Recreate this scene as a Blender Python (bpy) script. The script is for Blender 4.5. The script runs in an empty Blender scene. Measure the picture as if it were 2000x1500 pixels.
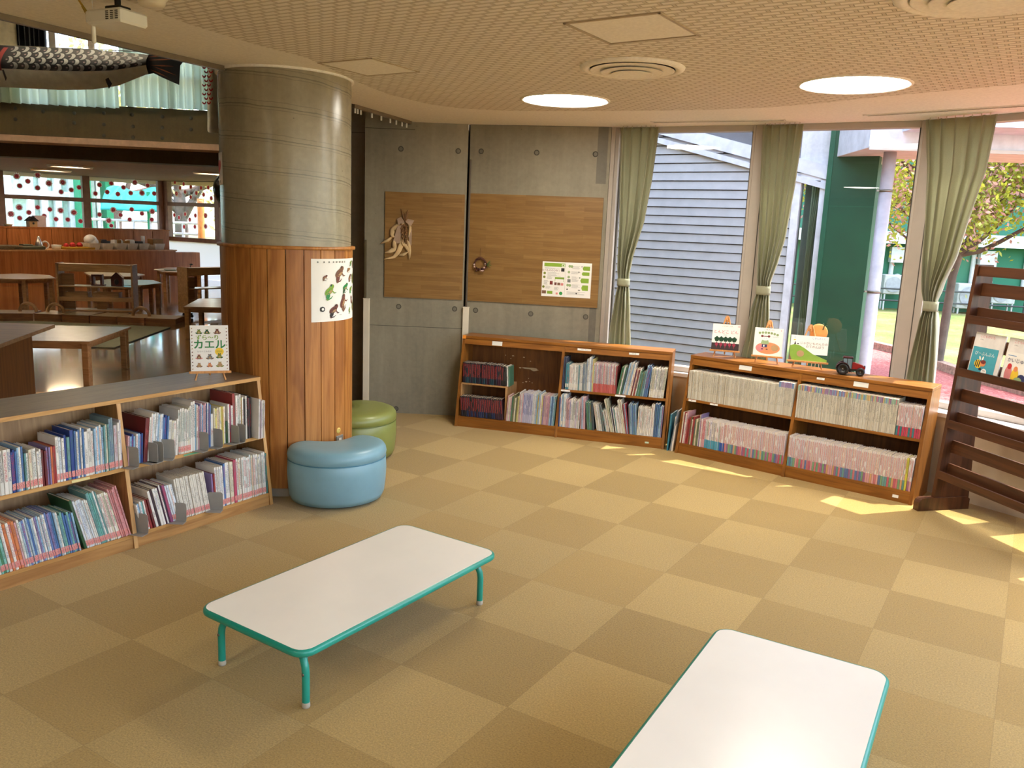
import bpy, math, random
from mathutils import Vector, Matrix
PI = math.pi
S = bpy.context.scene
C = S.collection

# ------------------------------------------------------------------ camera
FPX, PITCH, ROLL, EYE = 1616.4, 0.1876, 0.0408, 1.715
_f = Vector((0, math.cos(PITCH), -math.sin(PITCH)))
_r = Vector((1, 0, 0)); _u = _r.cross(_f)
CR = math.cos(ROLL)*_r + math.sin(ROLL)*_u
CU = -math.sin(ROLL)*_r + math.cos(ROLL)*_u
cam_d = bpy.data.cameras.new('camera'); cam = bpy.data.objects.new('camera', cam_d); C.objects.link(cam)
cam_d.sensor_width = 36; cam_d.lens = FPX/2000*36; cam_d.clip_start = 0.05; cam_d.clip_end = 300
m = Matrix((CR, CU, -_f)).transposed().to_4x4(); m.translation = (0, 0, EYE); cam.matrix_world = m
S.camera = cam

def at(x, y, z=0.0):
    """a point seen at a photograph pixel, on the level z"""
    d = _f + CR*(x-1000)/FPX - CU*(y-750)/FPX
    return Vector((0, 0, EYE)) + d*((z-EYE)/d.z)
def on(x, y, a, b):
    """a point seen at a photograph pixel, on the upright plane through floor points a, b"""
    a = Vector((a[0], a[1], 0)); b = Vector((b[0], b[1], 0)); n = (b-a).cross(Vector((0, 0, 1)))
    o = Vector((0, 0, EYE)); d = _f + CR*(x-1000)/FPX - CU*(y-750)/FPX
    return o + d*((a-o).dot(n)/d.dot(n))

# ------------------------------------------------------------------ sky, sun, exposure
SUN_DIR = Vector((0.40, 0.13, 0.90)).normalized()      # towards the sun
w = bpy.data.worlds.new('sky'); S.world = w; w.use_nodes = True
nt = w.node_tree; nt.nodes.clear()
wo = nt.nodes.new('ShaderNodeOutputWorld'); bg = nt.nodes.new('ShaderNodeBackground'); sk = nt.nodes.new('ShaderNodeTexSky')
sk.sky_type = 'NISHITA'; sk.sun_disc = False
sk.sun_elevation = math.asin(SUN_DIR.z); sk.sun_rotation = math.atan2(SUN_DIR.x, SUN_DIR.y)
sk.air_density = 1.0; sk.dust_density = 1.8; sk.ozone_density = 1.0
bg.inputs[1].default_value = 0.88
hz_ = nt.nodes.new('ShaderNodeMix'); hz_.data_type = 'RGBA'; hz_.inputs[0].default_value = .5; hz_.inputs[7].default_value = (.92, .90, .86, 1)   # pale warm tint mixed in to take blue out of the sky light
nt.links.new(sk.outputs[0], hz_.inputs[6]); nt.links.new(hz_.outputs[2], bg.inputs[0]); nt.links.new(bg.outputs[0], wo.inputs[0])
sd = bpy.data.lights.new('sun', 'SUN'); sd.energy = 3.5; sd.angle = math.radians(0.35); sd.color = (1.0, 0.95, 0.87)
so = bpy.data.objects.new('sun', sd); C.objects.link(so); so.rotation_euler = SUN_DIR.to_track_quat('Z', 'Y').to_euler()
so.location = (6, -2, 12)
S.view_settings.view_transform = 'Standard'; S.view_settings.look = 'None'
S.view_settings.gamma = 1; S.view_settings.use_curve_mapping = False
S.view_settings.exposure = 1.64
S.cycles.use_denoising = True
S.cycles.max_bounces = 9; S.cycles.diffuse_bounces = 5; S.cycles.glossy_bounces = 4
S.cycles.transparent_max_bounces = 16; S.cycles.transmission_bounces = 6
S.cycles.sample_clamp_indirect = 8.0; S.cycles.caustics_reflective = False; S.cycles.caustics_refractive = False

# ------------------------------------------------------------------ helpers
def lin(c):
    def f(v):
        v /= 255.0
        return v/12.92 if v <= .04045 else ((v+.055)/1.055)**2.4
    return (f(c[0]), f(c[1]), f(c[2]), 1.0)

MATS = {}
def _new(name):
    mt = bpy.data.materials.new(name); mt.use_nodes = True; n = mt.node_tree; n.nodes.clear()
    o = n.nodes.new('ShaderNodeOutputMaterial'); b = n.nodes.new('ShaderNodeBsdfPrincipled'); n.links.new(b.outputs[0], o.inputs[0])
    MATS[name] = mt
    return mt, n, b
def ramp(n, src, stops):
    r = n.nodes.new('ShaderNodeValToRGB'); e = r.color_ramp.elements
    e[0].position, e[0].color = stops[0]; e[1].position, e[1].color = stops[-1]
    for p, c in stops[1:-1]:
        k = e.new(p); k.color = c
    n.links.new(src, r.inputs[0]); return r.outputs[0]
def coords(n, kind='Object', scale=(1, 1, 1), rot=(0, 0, 0), loc=(0, 0, 0)):
    t = n.nodes.new('ShaderNodeTexCoord'); mp = n.nodes.new('ShaderNodeMapping')
    mp.inputs['Scale'].default_value = scale; mp.inputs['Rotation'].default_value = rot; mp.inputs['Location'].default_value = loc
    n.links.new(t.outputs[kind], mp.inputs[0]); return mp.outputs[0]
def noise(n, vec, scale, detail=3, rough=.55, dist=0):
    t = n.nodes.new('ShaderNodeTexNoise'); t.inputs['Scale'].default_value = scale; t.inputs['Detail'].default_value = detail
    t.inputs['Roughness'].default_value = rough; t.inputs['Distortion'].default_value = dist
    n.links.new(vec, t.inputs['Vector']); return t.outputs['Fac']
def bump(n, b, h, strength=.3, dist=.002):
    k = n.nodes.new('ShaderNodeBump'); k.inputs['Strength'].default_value = strength; k.inputs['Distance'].default_value = dist
    n.links.new(h, k.inputs['Height']); n.links.new(k.outputs[0], b.inputs['Normal'])
def math_(n, op, a, b=None):
    k = n.nodes.new('ShaderNodeMath'); k.operation = op
    for i, v in enumerate((a, b)):
        if v is None: continue
        if isinstance(v, (int, float)): k.inputs[i].default_value = v
        else: n.links.new(v, k.inputs[i])
    return k.outputs[0]
def mix(n, fac, a, b):
    k = n.nodes.new('ShaderNodeMix'); k.data_type = 'RGBA'
    for i, v in ((0, fac), (6, a), (7, b)):
        if isinstance(v, (int, float)): k.inputs[i].default_value = v
        elif isinstance(v, tuple): k.inputs[i].default_value = v
        else: n.links.new(v, k.inputs[i])
    return k.outputs[2]
def shade(c, k): return tuple(max(0, min(255, v*k)) for v in c)

def plain(name, col, rough=.5, metal=0, var=.06, sc=9, bmp=0, spec=.5):
    if name in MATS: return MATS[name]
    mt, n, b = _new(name)
    v = coords(n); f = noise(n, v, sc, 4)
    n.links.new(ramp(n, f, [(.3, lin(shade(col, 1-var))), (.7, lin(shade(col, 1+var)))]), b.inputs['Base Color'])
    b.inputs['Roughness'].default_value = rough; b.inputs['Metallic'].default_value = metal
    b.inputs['Specular IOR Level'].default_value = spec
    if bmp: bump(n, b, noise(n, v, sc*12, 3), .4, bmp)
    return mt
def wood(name, c1, c2, axis='X', sc=1.0, rough=.35, plank=None, coat=0, stretch=12):
    """grain running along axis; c1/c2 dark and light of the grain"""
    if name in MATS: return MATS[name]
    mt, n, b = _new(name)
    s = {'X': (1, stretch, stretch), 'Y': (stretch, 1, stretch), 'Z': (stretch, stretch, 1)}[axis]
    v = coords(n, scale=tuple(k*sc for k in s))
    f1 = noise(n, v, 2.2, 5, .6, .8)
    v2 = coords(n, scale=tuple(k*sc*.35 for k in s)); f2 = noise(n, v2, 1.3, 2, .5, 1.6)
    wv = n.nodes.new('ShaderNodeMath'); wv.operation = 'SINE'
    n.links.new(math_(n, 'MULTIPLY', f2, 34.0), wv.inputs[0])
    f = math_(n, 'ADD', math_(n, 'MULTIPLY', wv.outputs[0], .13), f1)
    n.links.new(ramp(n, f, [(.25, lin(c1)), (.75, lin(c2))]), b.inputs['Base Color'])
    b.inputs['Roughness'].default_value = rough
    if coat: b.inputs['Coat Weight'].default_value = coat; b.inputs['Coat Roughness'].default_value = .12
    bump(n, b, f1, .15, .001)
    return mt

class MB:
    def __init__(s): s.v = []; s.f = []; s.m = []; s.sm = []
    def add(s, vs, fs, mi=0, smooth=False):
        o = len(s.v); s.v += [tuple(p) for p in vs]
        for f in fs: s.f.append(tuple(i+o for i in f)); s.m.append(mi); s.sm.append(smooth)
    def box(s, a, b, mi=0, M=None):
        x0, y0, z0 = a; x1, y1, z1 = b
        vs = [Vector(p) for p in ((x0,y0,z0),(x1,y0,z0),(x1,y1,z0),(x0,y1,z0),(x0,y0,z1),(x1,y0,z1),(x1,y1,z1),(x0,y1,z1))]
        if M is not None: vs = [M @ p for p in vs]
        s.add(vs, [(0,3,2,1),(4,5,6,7),(0,1,5,4),(1,2,6,5),(2,3,7,6),(3,0,4,7)], mi)
    def bbox(s, a, b, bev=.004, mi=0, M=None, seg=2):
        """box with rounded upright edges and chamfered top and bottom"""
        x0, y0, z0 = a; x1, y1, z1 = b
        r = min(bev, (x1-x0)*.49, (y1-y0)*.49, (z1-z0)*.49)
        def ring(ins, z):
            pts = []; q = r
            for cx, cy, a0 in ((x1-r, y0+r, -PI/2), (x1-r, y1-r, 0), (x0+r, y1-r, PI/2), (x0+r, y0+r, PI)):
                for k in range(seg+1):
                    an = a0+k*PI/2/seg; pts.append(Vector((cx+(r-ins)*math.cos(an), cy+(r-ins)*math.sin(an), z)))
            return pts
        rings = [ring(r*.7, z0), ring(0, z0+r*.7), ring(0, z1-r*.7), ring(r*.7, z1)]
        n = len(rings[0]); vs = [p for k in rings for p in k]
        if M is not None: vs = [M @ p for p in vs]
        fs = [tuple(range(n-1, -1, -1)), tuple(3*n+i for i in range(n))]
        for k in range(3):
            for i in range(n): j = (i+1) % n; fs.append((k*n+i, k*n+j, (k+1)*n+j, (k+1)*n+i))
        s.add(vs, fs, mi)
    def prism(s, poly, z0, z1, mi=0, M=None, cap=True, smooth=False, mi_top=None):
        n = len(poly); vs = [Vector((p[0], p[1], z0)) for p in poly]+[Vector((p[0], p[1], z1)) for p in poly]
        if M is not None: vs = [M @ p for p in vs]
        s.add(vs, [(i, (i+1) % n, n+(i+1) % n, n+i) for i in range(n)], mi, smooth)
        if cap:
            s.add(vs[:n], [tuple(range(n-1, -1, -1))], mi); s.add(vs[n:], [tuple(range(n))], mi if mi_top is None else mi_top)
    def face(s, pts, mi=0): s.add(pts, [tuple(range(len(pts)))], mi)
    def tube(s, path, r, seg=10, mi=0, cap=True, taper=None):
        path = [Vector(p) for p in path]; n = len(path); rings = []
        up = Vector((0, 0, 1)); px = None
        for i, p in enumerate(path):
            t = (path[min(i+1, n-1)]-path[max(i-1, 0)]).normalized()
            if px is None:
                a = up if abs(t.z) < .9 else Vector((1, 0, 0)); px = t.cross(a).normalized()
            else: px = (px - t*px.dot(t)).normalized()
            py = t.cross(px); rr = r if taper is None else r*taper[i] if isinstance(taper, (list, tuple)) else r*(1+(taper-1)*i/(n-1))
            rings.append([p+(px*math.cos(2*PI*k/seg)+py*math.sin(2*PI*k/seg))*rr for k in range(seg)])
        vs = [q for k in rings for q in k]; fs = []
        for i in range(n-1):
            for k in range(seg): j = (k+1) % seg; fs.append((i*seg+k, i*seg+j, (i+1)*seg+j, (i+1)*seg+k))
        s.add(vs, fs, mi, True)
        if cap: s.add(rings[0], [tuple(range(seg-1, -1, -1))], mi); s.add(rings[-1], [tuple(range(seg))], mi)
    def lathe(s, prof, seg=32, mi=0, c=(0, 0, 0), M=None, smooth=True):
        vs = []; n = len(prof)
        for r, z in prof:
            for k in range(seg): a = 2*PI*k/seg; vs.append(Vector((c[0]+r*math.cos(a), c[1]+r*math.sin(a), c[2]+z)))
        if M is not None: vs = [M @ p for p in vs]
        fs = []
        for i in range(n-1):
            for k in range(seg): j = (k+1) % seg; fs.append((i*seg+k, i*seg+j, (i+1)*seg+j, (i+1)*seg+k))
        s.add(vs, fs, mi, smooth)
        if prof[0][0] > 1e-6: s.add(vs[:seg], [tuple(range(seg-1, -1, -1))], mi)
        if prof[-1][0] > 1e-6: s.add(vs[-seg:], [tuple(range(seg))], mi)
    def ball(s, c, r, mi=0, seg=10, rings=6, sq=(1, 1, 1)):
        vs = []; fs = []
        for i in range(rings+1):
            a = PI*i/rings
            for k in range(seg):
                b = 2*PI*k/seg; vs.append((c[0]+r*sq[0]*math.sin(a)*math.cos(b), c[1]+r*sq[1]*math.sin(a)*math.sin(b), c[2]+r*sq[2]*math.cos(a)))
        for i in range(rings):
            for k in range(seg): j = (k+1) % seg; fs.append((i*seg+k, (i+1)*seg+k, (i+1)*seg+j, i*seg+j))
        s.add(vs, fs, mi, True)
    def grid(s, fn, nu, nv, mi=0, smooth=True):
        vs = [fn(i/nu, j/nv) for j in range(nv+1) for i in range(nu+1)]
        s.add(vs, [(j*(nu+1)+i, j*(nu+1)+i+1, (j+1)*(nu+1)+i+1, (j+1)*(nu+1)+i) for j in range(nv) for i in range(nu)], mi, smooth)
    def build(s, name, mats, parent=None, loc=None, rz=None, **props):
        me = bpy.data.meshes.new(name); me.from_pydata(s.v, [], s.f); 
        if not isinstance(mats, (list, tuple)): mats = [mats]
        for k in mats: me.materials.append(k)
        me.polygons.foreach_set('material_index', s.m); me.polygons.foreach_set('use_smooth', s.sm); me.update()
        o = bpy.data.objects.new(name, me); C.objects.link(o)
        if parent is not None: o.parent = parent
        if loc is not None: o.location = loc
        if rz is not None: o.rotation_euler = (0, 0, rz)
        for k, v in props.items(): o[k] = v
        return o
def solid(o, t, off=0):
    k = o.modifiers.new('thickness', 'SOLIDIFY'); k.thickness = t; k.offset = off; return o
def thing(name, label, cat, loc=(0, 0, 0), rz=0, group=None):
    o = bpy.data.objects.new(name, None); C.objects.link(o); o.empty_display_size = .1
    o.location = loc; o.rotation_euler = (0, 0, rz); o['label'] = label; o['category'] = cat
    if group: o['group'] = group
    return o
def tag(o, label, cat, group=None):
    o['label'] = label; o['category'] = cat
    if group: o['group'] = group
    return o
def struct(o, label=None):
    o['kind'] = 'structure'
    if label: o['label'] = label
    return o
def dup(root, loc, rz, label, group=None):
    r = root.copy(); C.objects.link(r); r.location = loc; r.rotation_euler = (0, 0, rz); r['label'] = label
    if group: r['group'] = group
    for ch in list(root.children):
        c = ch.copy(); C.objects.link(c); c.parent = r
        for g in list(ch.children):
            d = g.copy(); C.objects.link(d); d.parent = c
    return r

_TX = {}
def glyphs(txt):
    """outline of a piece of writing, height about 1, as flat faces"""
    if txt not in _TX:
        cu = bpy.data.curves.new('t', 'FONT'); cu.body = txt; cu.size = 1; cu.resolution_u = 3; cu.align_x = 'CENTER'; cu.align_y = 'CENTER'
        o = bpy.data.objects.new('t', cu); C.objects.link(o); dg = bpy.context.evaluated_depsgraph_get(); dg.update()
        me = bpy.data.meshes.new_from_object(o.evaluated_get(dg))
        _TX[txt] = ([tuple(v.co) for v in me.vertices], [tuple(p.vertices) for p in me.polygons])
        bpy.data.objects.remove(o); bpy.data.curves.remove(cu); bpy.data.meshes.remove(me)
    return _TX[txt]
def write(mb, txt, org, right, up, size, mi, off=.0006, sx=1.0):
    vs, fs = glyphs(txt); right = Vector(right).normalized(); up = Vector(up).normalized(); nn = right.cross(up)
    org = Vector(org)
    mb.add([org+right*(p[0]*size*sx)+up*(p[1]*size)+nn*off for p in vs], fs, mi)
class Sheet:
    """flat artwork on a plane: shapes in local u (right), v (up), each a hair above the one below"""
    def __init__(s, mb, org, right, up):
        s.mb = mb; s.o = Vector(org); s.r = Vector(right).normalized(); s.u = Vector(up).normalized(); s.n = s.r.cross(s.u)
    def P(s, x, y, k): return s.o+s.r*x+s.u*y+s.n*(.0004*k)
    def poly(s, pts, mi, k=1): s.mb.face([s.P(x, y, k) for x, y in pts], mi)
    def rect(s, x, y, w, h, mi, k=1): s.poly([(x, y), (x+w, y), (x+w, y+h), (x, y+h)], mi, k)
    def oval(s, x, y, rx, ry, mi, k=1, n=16, a=0):
        s.poly([(x+rx*math.cos(t)*math.cos(a)-ry*math.sin(t)*math.sin(a), y+rx*math.cos(t)*math.sin(a)+ry*math.sin(t)*math.cos(a)) for t in [2*PI*i/n for i in range(n)]], mi, k)
    def star(s, x, y, r, r2, n, mi, k=1): s.poly([(x+(r if i % 2 == 0 else r2)*math.cos(PI*i/n), y+(r if i % 2 == 0 else r2)*math.sin(PI*i/n)) for i in range(2*n)], mi, k)
    def line(s, x0, y0, x1, y1, w, mi, k=1):
        dx, dy = x1-x0, y1-y0; l = math.hypot(dx, dy) or 1; nx, ny = -dy/l*w/2, dx/l*w/2
        s.poly([(x0-nx, y0-ny), (x1-nx, y1-ny), (x1+nx, y1+ny), (x0+nx, y0+ny)], mi, k)
    def text(s, t, x, y, size, mi, k=2, sx=1.0): write(s.mb, t, s.P(x, y, 0), s.r, s.u, size, mi, .0004*k, sx)

# ------------------------------------------------------------------ materials
def m_carpet():
    mt, n, b = _new('carpet')
    v = coords(n, scale=(2, 2, 2))              # object space = tile grid, one unit = half a metre
    sep = n.nodes.new('ShaderNodeSeparateXYZ'); n.links.new(v, sep.inputs[0])
    ch = n.nodes.new('ShaderNodeTexChecker'); ch.inputs['Scale'].default_value = 1.0
    n.links.new(v, ch.inputs['Vector'])
    ch.inputs[1].default_value = (0, 0, 0, 1); ch.inputs[2].default_value = (1, 1, 1, 1)
    fl = n.nodes.new('ShaderNodeVectorMath'); fl.operation = 'FLOOR'; n.links.new(v, fl.inputs[0])
    wn = n.nodes.new('ShaderNodeTexWhiteNoise'); wn.noise_dimensions = '2D'; n.links.new(fl.outputs[0], wn.inputs['Vector'])
    pile = noise(n, v, 72, 4, .8); big = noise(n, v, .6, 2)
    base = mix(n, ch.outputs[1], lin((166, 136, 72)), lin((178, 149, 86)))
    t1 = math_(n, 'ADD', math_(n, 'MULTIPLY', math_(n, 'SUBTRACT', pile, .22), 1.75), math_(n, 'MULTIPLY', wn.outputs['Value'], .14))
    t1 = math_(n, 'ADD', t1, math_(n, 'MULTIPLY', big, .2))
    k = n.nodes.new('ShaderNodeVectorMath'); k.operation = 'SCALE'
    n.links.new(base, k.inputs[0]); n.links.new(math_(n, 'ADD', math_(n, 'MULTIPLY', t1, .95), .30), k.inputs['Scale'])
    # thin joints between the tiles
    fr = n.nodes.new('ShaderNodeVectorMath'); fr.operation = 'FRACTION'; n.links.new(v, fr.inputs[0])
    s2 = n.nodes.new('ShaderNodeSeparateXYZ'); n.links.new(fr.outputs[0], s2.inputs[0])
    e = math_(n, 'MINIMUM', math_(n, 'ABSOLUTE', math_(n, 'SUBTRACT', s2.outputs[0], .5)), 1)
    e2 = math_(n, 'ABSOLUTE', math_(n, 'SUBTRACT', s2.outputs[1], .5))
    jt = math_(n, 'GREATER_THAN', math_(n, 'MAXIMUM', e, e2), .4975)
    n.links.new(mix(n, math_(n, 'MULTIPLY', jt, .25), k.outputs[0], lin((90, 66, 34))), b.inputs['Base Color'])
    b.inputs['Roughness'].default_value = .95; b.inputs['Specular IOR Level'].default_value = .15
    b.inputs['Sheen Weight'].default_value = .2
    bump(n, b, pile, .6, .004)
    return mt
def m_floorwood():
    mt, n, b = _new('hall_floorboards')
    v = coords(n, rot=(0, 0, math.radians(38)))
    br = n.nodes.new('ShaderNodeTexBrick'); n.links.new(v, br.inputs['Vector']); br.inputs['Scale'].default_value = 1
    br.inputs['Brick Width'].default_value = 1.6; br.inputs['Row Height'].default_value = .09; br.inputs['Mortar Size'].default_value = .0018
    br.inputs[1].default_value = lin((150, 106, 58)); br.inputs[2].default_value = lin((176, 130, 78)); br.inputs[3].default_value = lin((84, 55, 28))
    g = noise(n, coords(n, rot=(0, 0, math.radians(38)), scale=(1, 14, 1)), 3, 4)
    n.links.new(mix(n, math_(n, 'MULTIPLY', g, .35), br.outputs[0], lin((120, 80, 40))), b.inputs['Base Color'])
    b.inputs['Roughness'].default_value = .2; b.inputs['Specular IOR Level'].default_value = .8; b.inputs['Coat Weight'].default_value = 1.0; b.inputs['Coat Roughness'].default_value = .07; b.inputs['Coat IOR'].default_value = 1.9
    bump(n, b, br.outputs['Fac'], .3, -.002)
    return mt
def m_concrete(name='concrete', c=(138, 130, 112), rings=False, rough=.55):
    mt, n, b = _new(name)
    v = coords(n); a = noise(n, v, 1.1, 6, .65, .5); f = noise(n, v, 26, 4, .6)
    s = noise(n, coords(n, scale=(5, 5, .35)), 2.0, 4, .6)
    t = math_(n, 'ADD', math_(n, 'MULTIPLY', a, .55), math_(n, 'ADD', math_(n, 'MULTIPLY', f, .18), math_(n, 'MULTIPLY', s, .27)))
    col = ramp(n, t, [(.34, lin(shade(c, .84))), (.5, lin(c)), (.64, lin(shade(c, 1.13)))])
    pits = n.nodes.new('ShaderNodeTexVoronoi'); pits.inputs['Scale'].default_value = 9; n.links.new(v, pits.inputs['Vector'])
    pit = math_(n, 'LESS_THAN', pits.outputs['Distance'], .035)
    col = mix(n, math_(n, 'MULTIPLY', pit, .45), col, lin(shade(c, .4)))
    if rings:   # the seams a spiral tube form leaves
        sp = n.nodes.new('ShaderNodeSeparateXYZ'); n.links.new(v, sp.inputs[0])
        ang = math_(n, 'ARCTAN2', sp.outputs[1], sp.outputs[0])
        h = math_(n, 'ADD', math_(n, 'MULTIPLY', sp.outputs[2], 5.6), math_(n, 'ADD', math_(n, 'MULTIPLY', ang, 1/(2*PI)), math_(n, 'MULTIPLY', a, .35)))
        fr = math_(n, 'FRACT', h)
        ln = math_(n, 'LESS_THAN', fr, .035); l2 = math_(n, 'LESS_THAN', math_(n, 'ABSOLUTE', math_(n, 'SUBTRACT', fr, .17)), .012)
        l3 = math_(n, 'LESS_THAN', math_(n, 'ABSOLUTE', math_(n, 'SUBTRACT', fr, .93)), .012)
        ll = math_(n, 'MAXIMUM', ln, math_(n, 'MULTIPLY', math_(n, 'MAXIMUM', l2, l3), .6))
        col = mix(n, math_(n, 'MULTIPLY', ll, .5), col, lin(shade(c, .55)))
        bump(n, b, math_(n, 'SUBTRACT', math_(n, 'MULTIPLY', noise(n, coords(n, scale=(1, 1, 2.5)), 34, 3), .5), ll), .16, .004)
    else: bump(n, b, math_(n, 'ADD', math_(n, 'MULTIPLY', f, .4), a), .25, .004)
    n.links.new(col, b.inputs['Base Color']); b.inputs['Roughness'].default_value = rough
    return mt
def m_ceiltex():
    mt, n, b = _new('ceiling_relief')
    v = coords(n, rot=(0, 0, .5589))
    br = n.nodes.new('ShaderNodeTexBrick'); n.links.new(v, br.inputs['Vector']); br.inputs['Scale'].default_value = 1
    br.inputs['Brick Width'].default_value = .084; br.inputs['Row Height'].default_value = .042; br.inputs['Mortar Size'].default_value = .0085
    br.inputs['Mortar Smooth'].default_value = .3
    br.inputs[1].default_value = lin((238, 231, 220)); br.inputs[2].default_value = lin((232, 225, 214)); br.inputs[3].default_value = lin((206, 196, 180))
    n.links.new(br.outputs[0], b.inputs['Base Color']); b.inputs['Roughness'].default_value = .8
    bump(n, b, math_(n, 'SUBTRACT', 1.0, br.outputs['Fac']), 1.0, .022)
    return mt
def m_glass(name='window_glass', tint=(.97, .99, .98)):
    mt, n, b = _new(name)
    n.nodes.remove(b); o = [k for k in n.nodes if k.type == 'OUTPUT_MATERIAL'][0]
    tr = n.nodes.new('ShaderNodeBsdfTransparent'); tr.inputs[0].default_value = tint+(1,)
    gl = n.nodes.new('ShaderNodeBsdfGlossy'); gl.inputs['Roughness'].default_value = .005
    fr = n.nodes.new('ShaderNodeFresnel'); fr.inputs[0].default_value = 1.5
    mx = n.nodes.new('ShaderNodeMixShader'); n.links.new(fr.outputs[0], mx.inputs[0]); n.links.new(tr.outputs[0], mx.inputs[1]); n.links.new(gl.outputs[0], mx.inputs[2])
    n.links.new(mx.outputs[0], o.inputs[0])
    return mt
def m_emit(name, col, st):
    mt, n, b = _new(name); b.inputs['Base Color'].default_value = lin(col); b.inputs['Emission Color'].default_value = lin(col); b.inputs['Emission Strength'].default_value = st
    return mt
CARPET = m_carpet(); HALLFLOOR = m_floorwood(); CONC = m_concrete(); CONC_COL = m_concrete('column_concrete', (152, 142, 120), True, .24)
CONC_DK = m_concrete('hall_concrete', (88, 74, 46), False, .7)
CEILTEX = m_ceiltex(); GLASS = m_glass()
CEILING = plain('ceiling_board', (240, 235, 226), .85, var=.03, sc=60)
LAMP = m_emit('lamp_diffuser', (255, 249, 234), 16.0)
CEDAR = wood('cedar_boards', (150, 90, 36), (188, 126, 60), 'Z', 1.0, .45, stretch=14)
CEDAR2 = wood('cedar_boards_dark', (140, 82, 32), (178, 116, 54), 'Z', 1.15, .45, stretch=11)
OAK = wood('honey_oak', (122, 72, 22), (158, 100, 38), 'X', 1.1, .38)
OAKZ = wood('honey_oak_upright', (118, 70, 22), (154, 98, 36), 'Z', 1.1, .38)
OAK_BACK = wood('shelf_back_board', (98, 56, 22), (128, 80, 36), 'Z', 1.0, .5)
EDGE = wood('shelf_edge', (172, 124, 66), (198, 152, 92), 'X', 1.0, .45)
EDGEZ = wood('shelf_edge_upright', (172, 124, 66), (198, 152, 92), 'Z', 1.0, .45)
TOPGREY = wood('worn_shelf_top', (112, 90, 66), (138, 114, 86), 'X', 1.3, .33)
LIGHTW = wood('light_board', (160, 118, 72), (190, 146, 98), 'Z', 1.0, .5)
DARKW = wood('dark_rack_wood', (62, 34, 18), (92, 54, 30), 'X', 1.0, .38)
DARKWZ = wood('dark_rack_wood_upright', (62, 34, 18), (92, 54, 30), 'Z', 1.0, .38)
EASEL = wood('easel_wood', (190, 128, 70), (214, 154, 92), 'Z', 2, .5)
WHITETOP = plain('table_laminate', (240, 235, 222), .26, var=.015, sc=2.5)
TEAL = plain('teal_paint', (30, 142, 122), .32, var=.03)
RUBBER = plain('rubber_tip', (176, 166, 146), .7)
STEEL = plain('dull_steel', (120, 112, 100), .4, .8)
GREYP = plain('grey_metal', (146, 142, 136), .5, .1)
ALU = plain('window_frame_metal', (186, 176, 166), .45, .15, var=.02)
ALUD = plain('window_gasket', (74, 70, 64), .6)
WALLW = plain('cream_wall_paint', (206, 192, 168), .8, var=.03)
CREAM = plain('cream_plastic', (216, 204, 182), .5, var=.02)
WHITEP = plain('white_plastic', (232, 230, 222), .4, var=.02)
BLACK = plain('black_plastic', (24, 22, 22), .4)
DARKLINE = plain('dark_gap', (38, 30, 22), .8)
BLUE = plain('blue_vinyl', (122, 160, 172), .34, var=.02, bmp=.0004)
BLUED = plain('blue_piping', (72, 128, 150), .45)
GREENV = plain('green_vinyl', (128, 134, 70), .34, var=.02, bmp=.0004)
GREEND = plain('green_piping', (96, 106, 42), .45)
PAPER = plain('white_paper', (236, 232, 226), .7, var=.01)
PAGES = plain('book_pages', (222, 210, 188), .8, var=.05, sc=40)
CURT = None
def m_curtain():
    mt, n, b = _new('sage_curtain')
    v = coords(n); f = noise(n, v, 300, 2)
    n.links.new(ramp(n, f, [(.3, lin((158, 158, 130))), (.7, lin((178, 178, 150)))]), b.inputs['Base Color']); b.inputs['Roughness'].default_value = .8
    b.inputs['Sheen Weight'].default_value = .3
    o = [k for k in n.nodes if k.type == 'OUTPUT_MATERIAL'][0]
    tl = n.nodes.new('ShaderNodeBsdfTranslucent'); tl.inputs[0].default_value = lin((214, 214, 184))
    mx = n.nodes.new('ShaderNodeMixShader'); mx.inputs[0].default_value = .32
    n.links.new(b.outputs[0], mx.inputs[1]); n.links.new(tl.outputs[0], mx.inputs[2]); n.links.new(mx.outputs[0], o.inputs[0])
    return mt
CURT = m_curtain()
def m_oakpanel():
    mt, n, b = _new('oak_parquet_panel')
    v = coords(n)
    sw = n.nodes.new('ShaderNodeSeparateXYZ'); n.links.new(v, sw.inputs[0]); cb = n.nodes.new('ShaderNodeCombineXYZ'); n.links.new(sw.outputs[0], cb.inputs[0]); n.links.new(sw.outputs[2], cb.inputs[1])
    br = n.nodes.new('ShaderNodeTexBrick'); n.links.new(cb.outputs[0], br.inputs['Vector']); br.inputs['Scale'].default_value = 1
    br.inputs['Brick Width'].default_value = .34; br.inputs['Row Height'].default_value = .038; br.inputs['Mortar Size'].default_value = .0003
    br.inputs[1].default_value = lin((132, 98, 52)); br.inputs[2].default_value = lin((152, 116, 66)); br.inputs[3].default_value = lin((112, 80, 42))
    g = noise(n, coords(n, scale=(1.2, 8, 22)), 3, 5, .6, 1.0)
    n.links.new(mix(n, ramp(n, g, [(.35, (.6, .6, .6, 1)), (.65, (0, 0, 0, 1))]), br.outputs[0], lin((116, 80, 38))), b.inputs['Base Color'])
    b.inputs['Roughness'].default_value = .4
    return mt
OAKPANEL = m_oakpanel()
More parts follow.
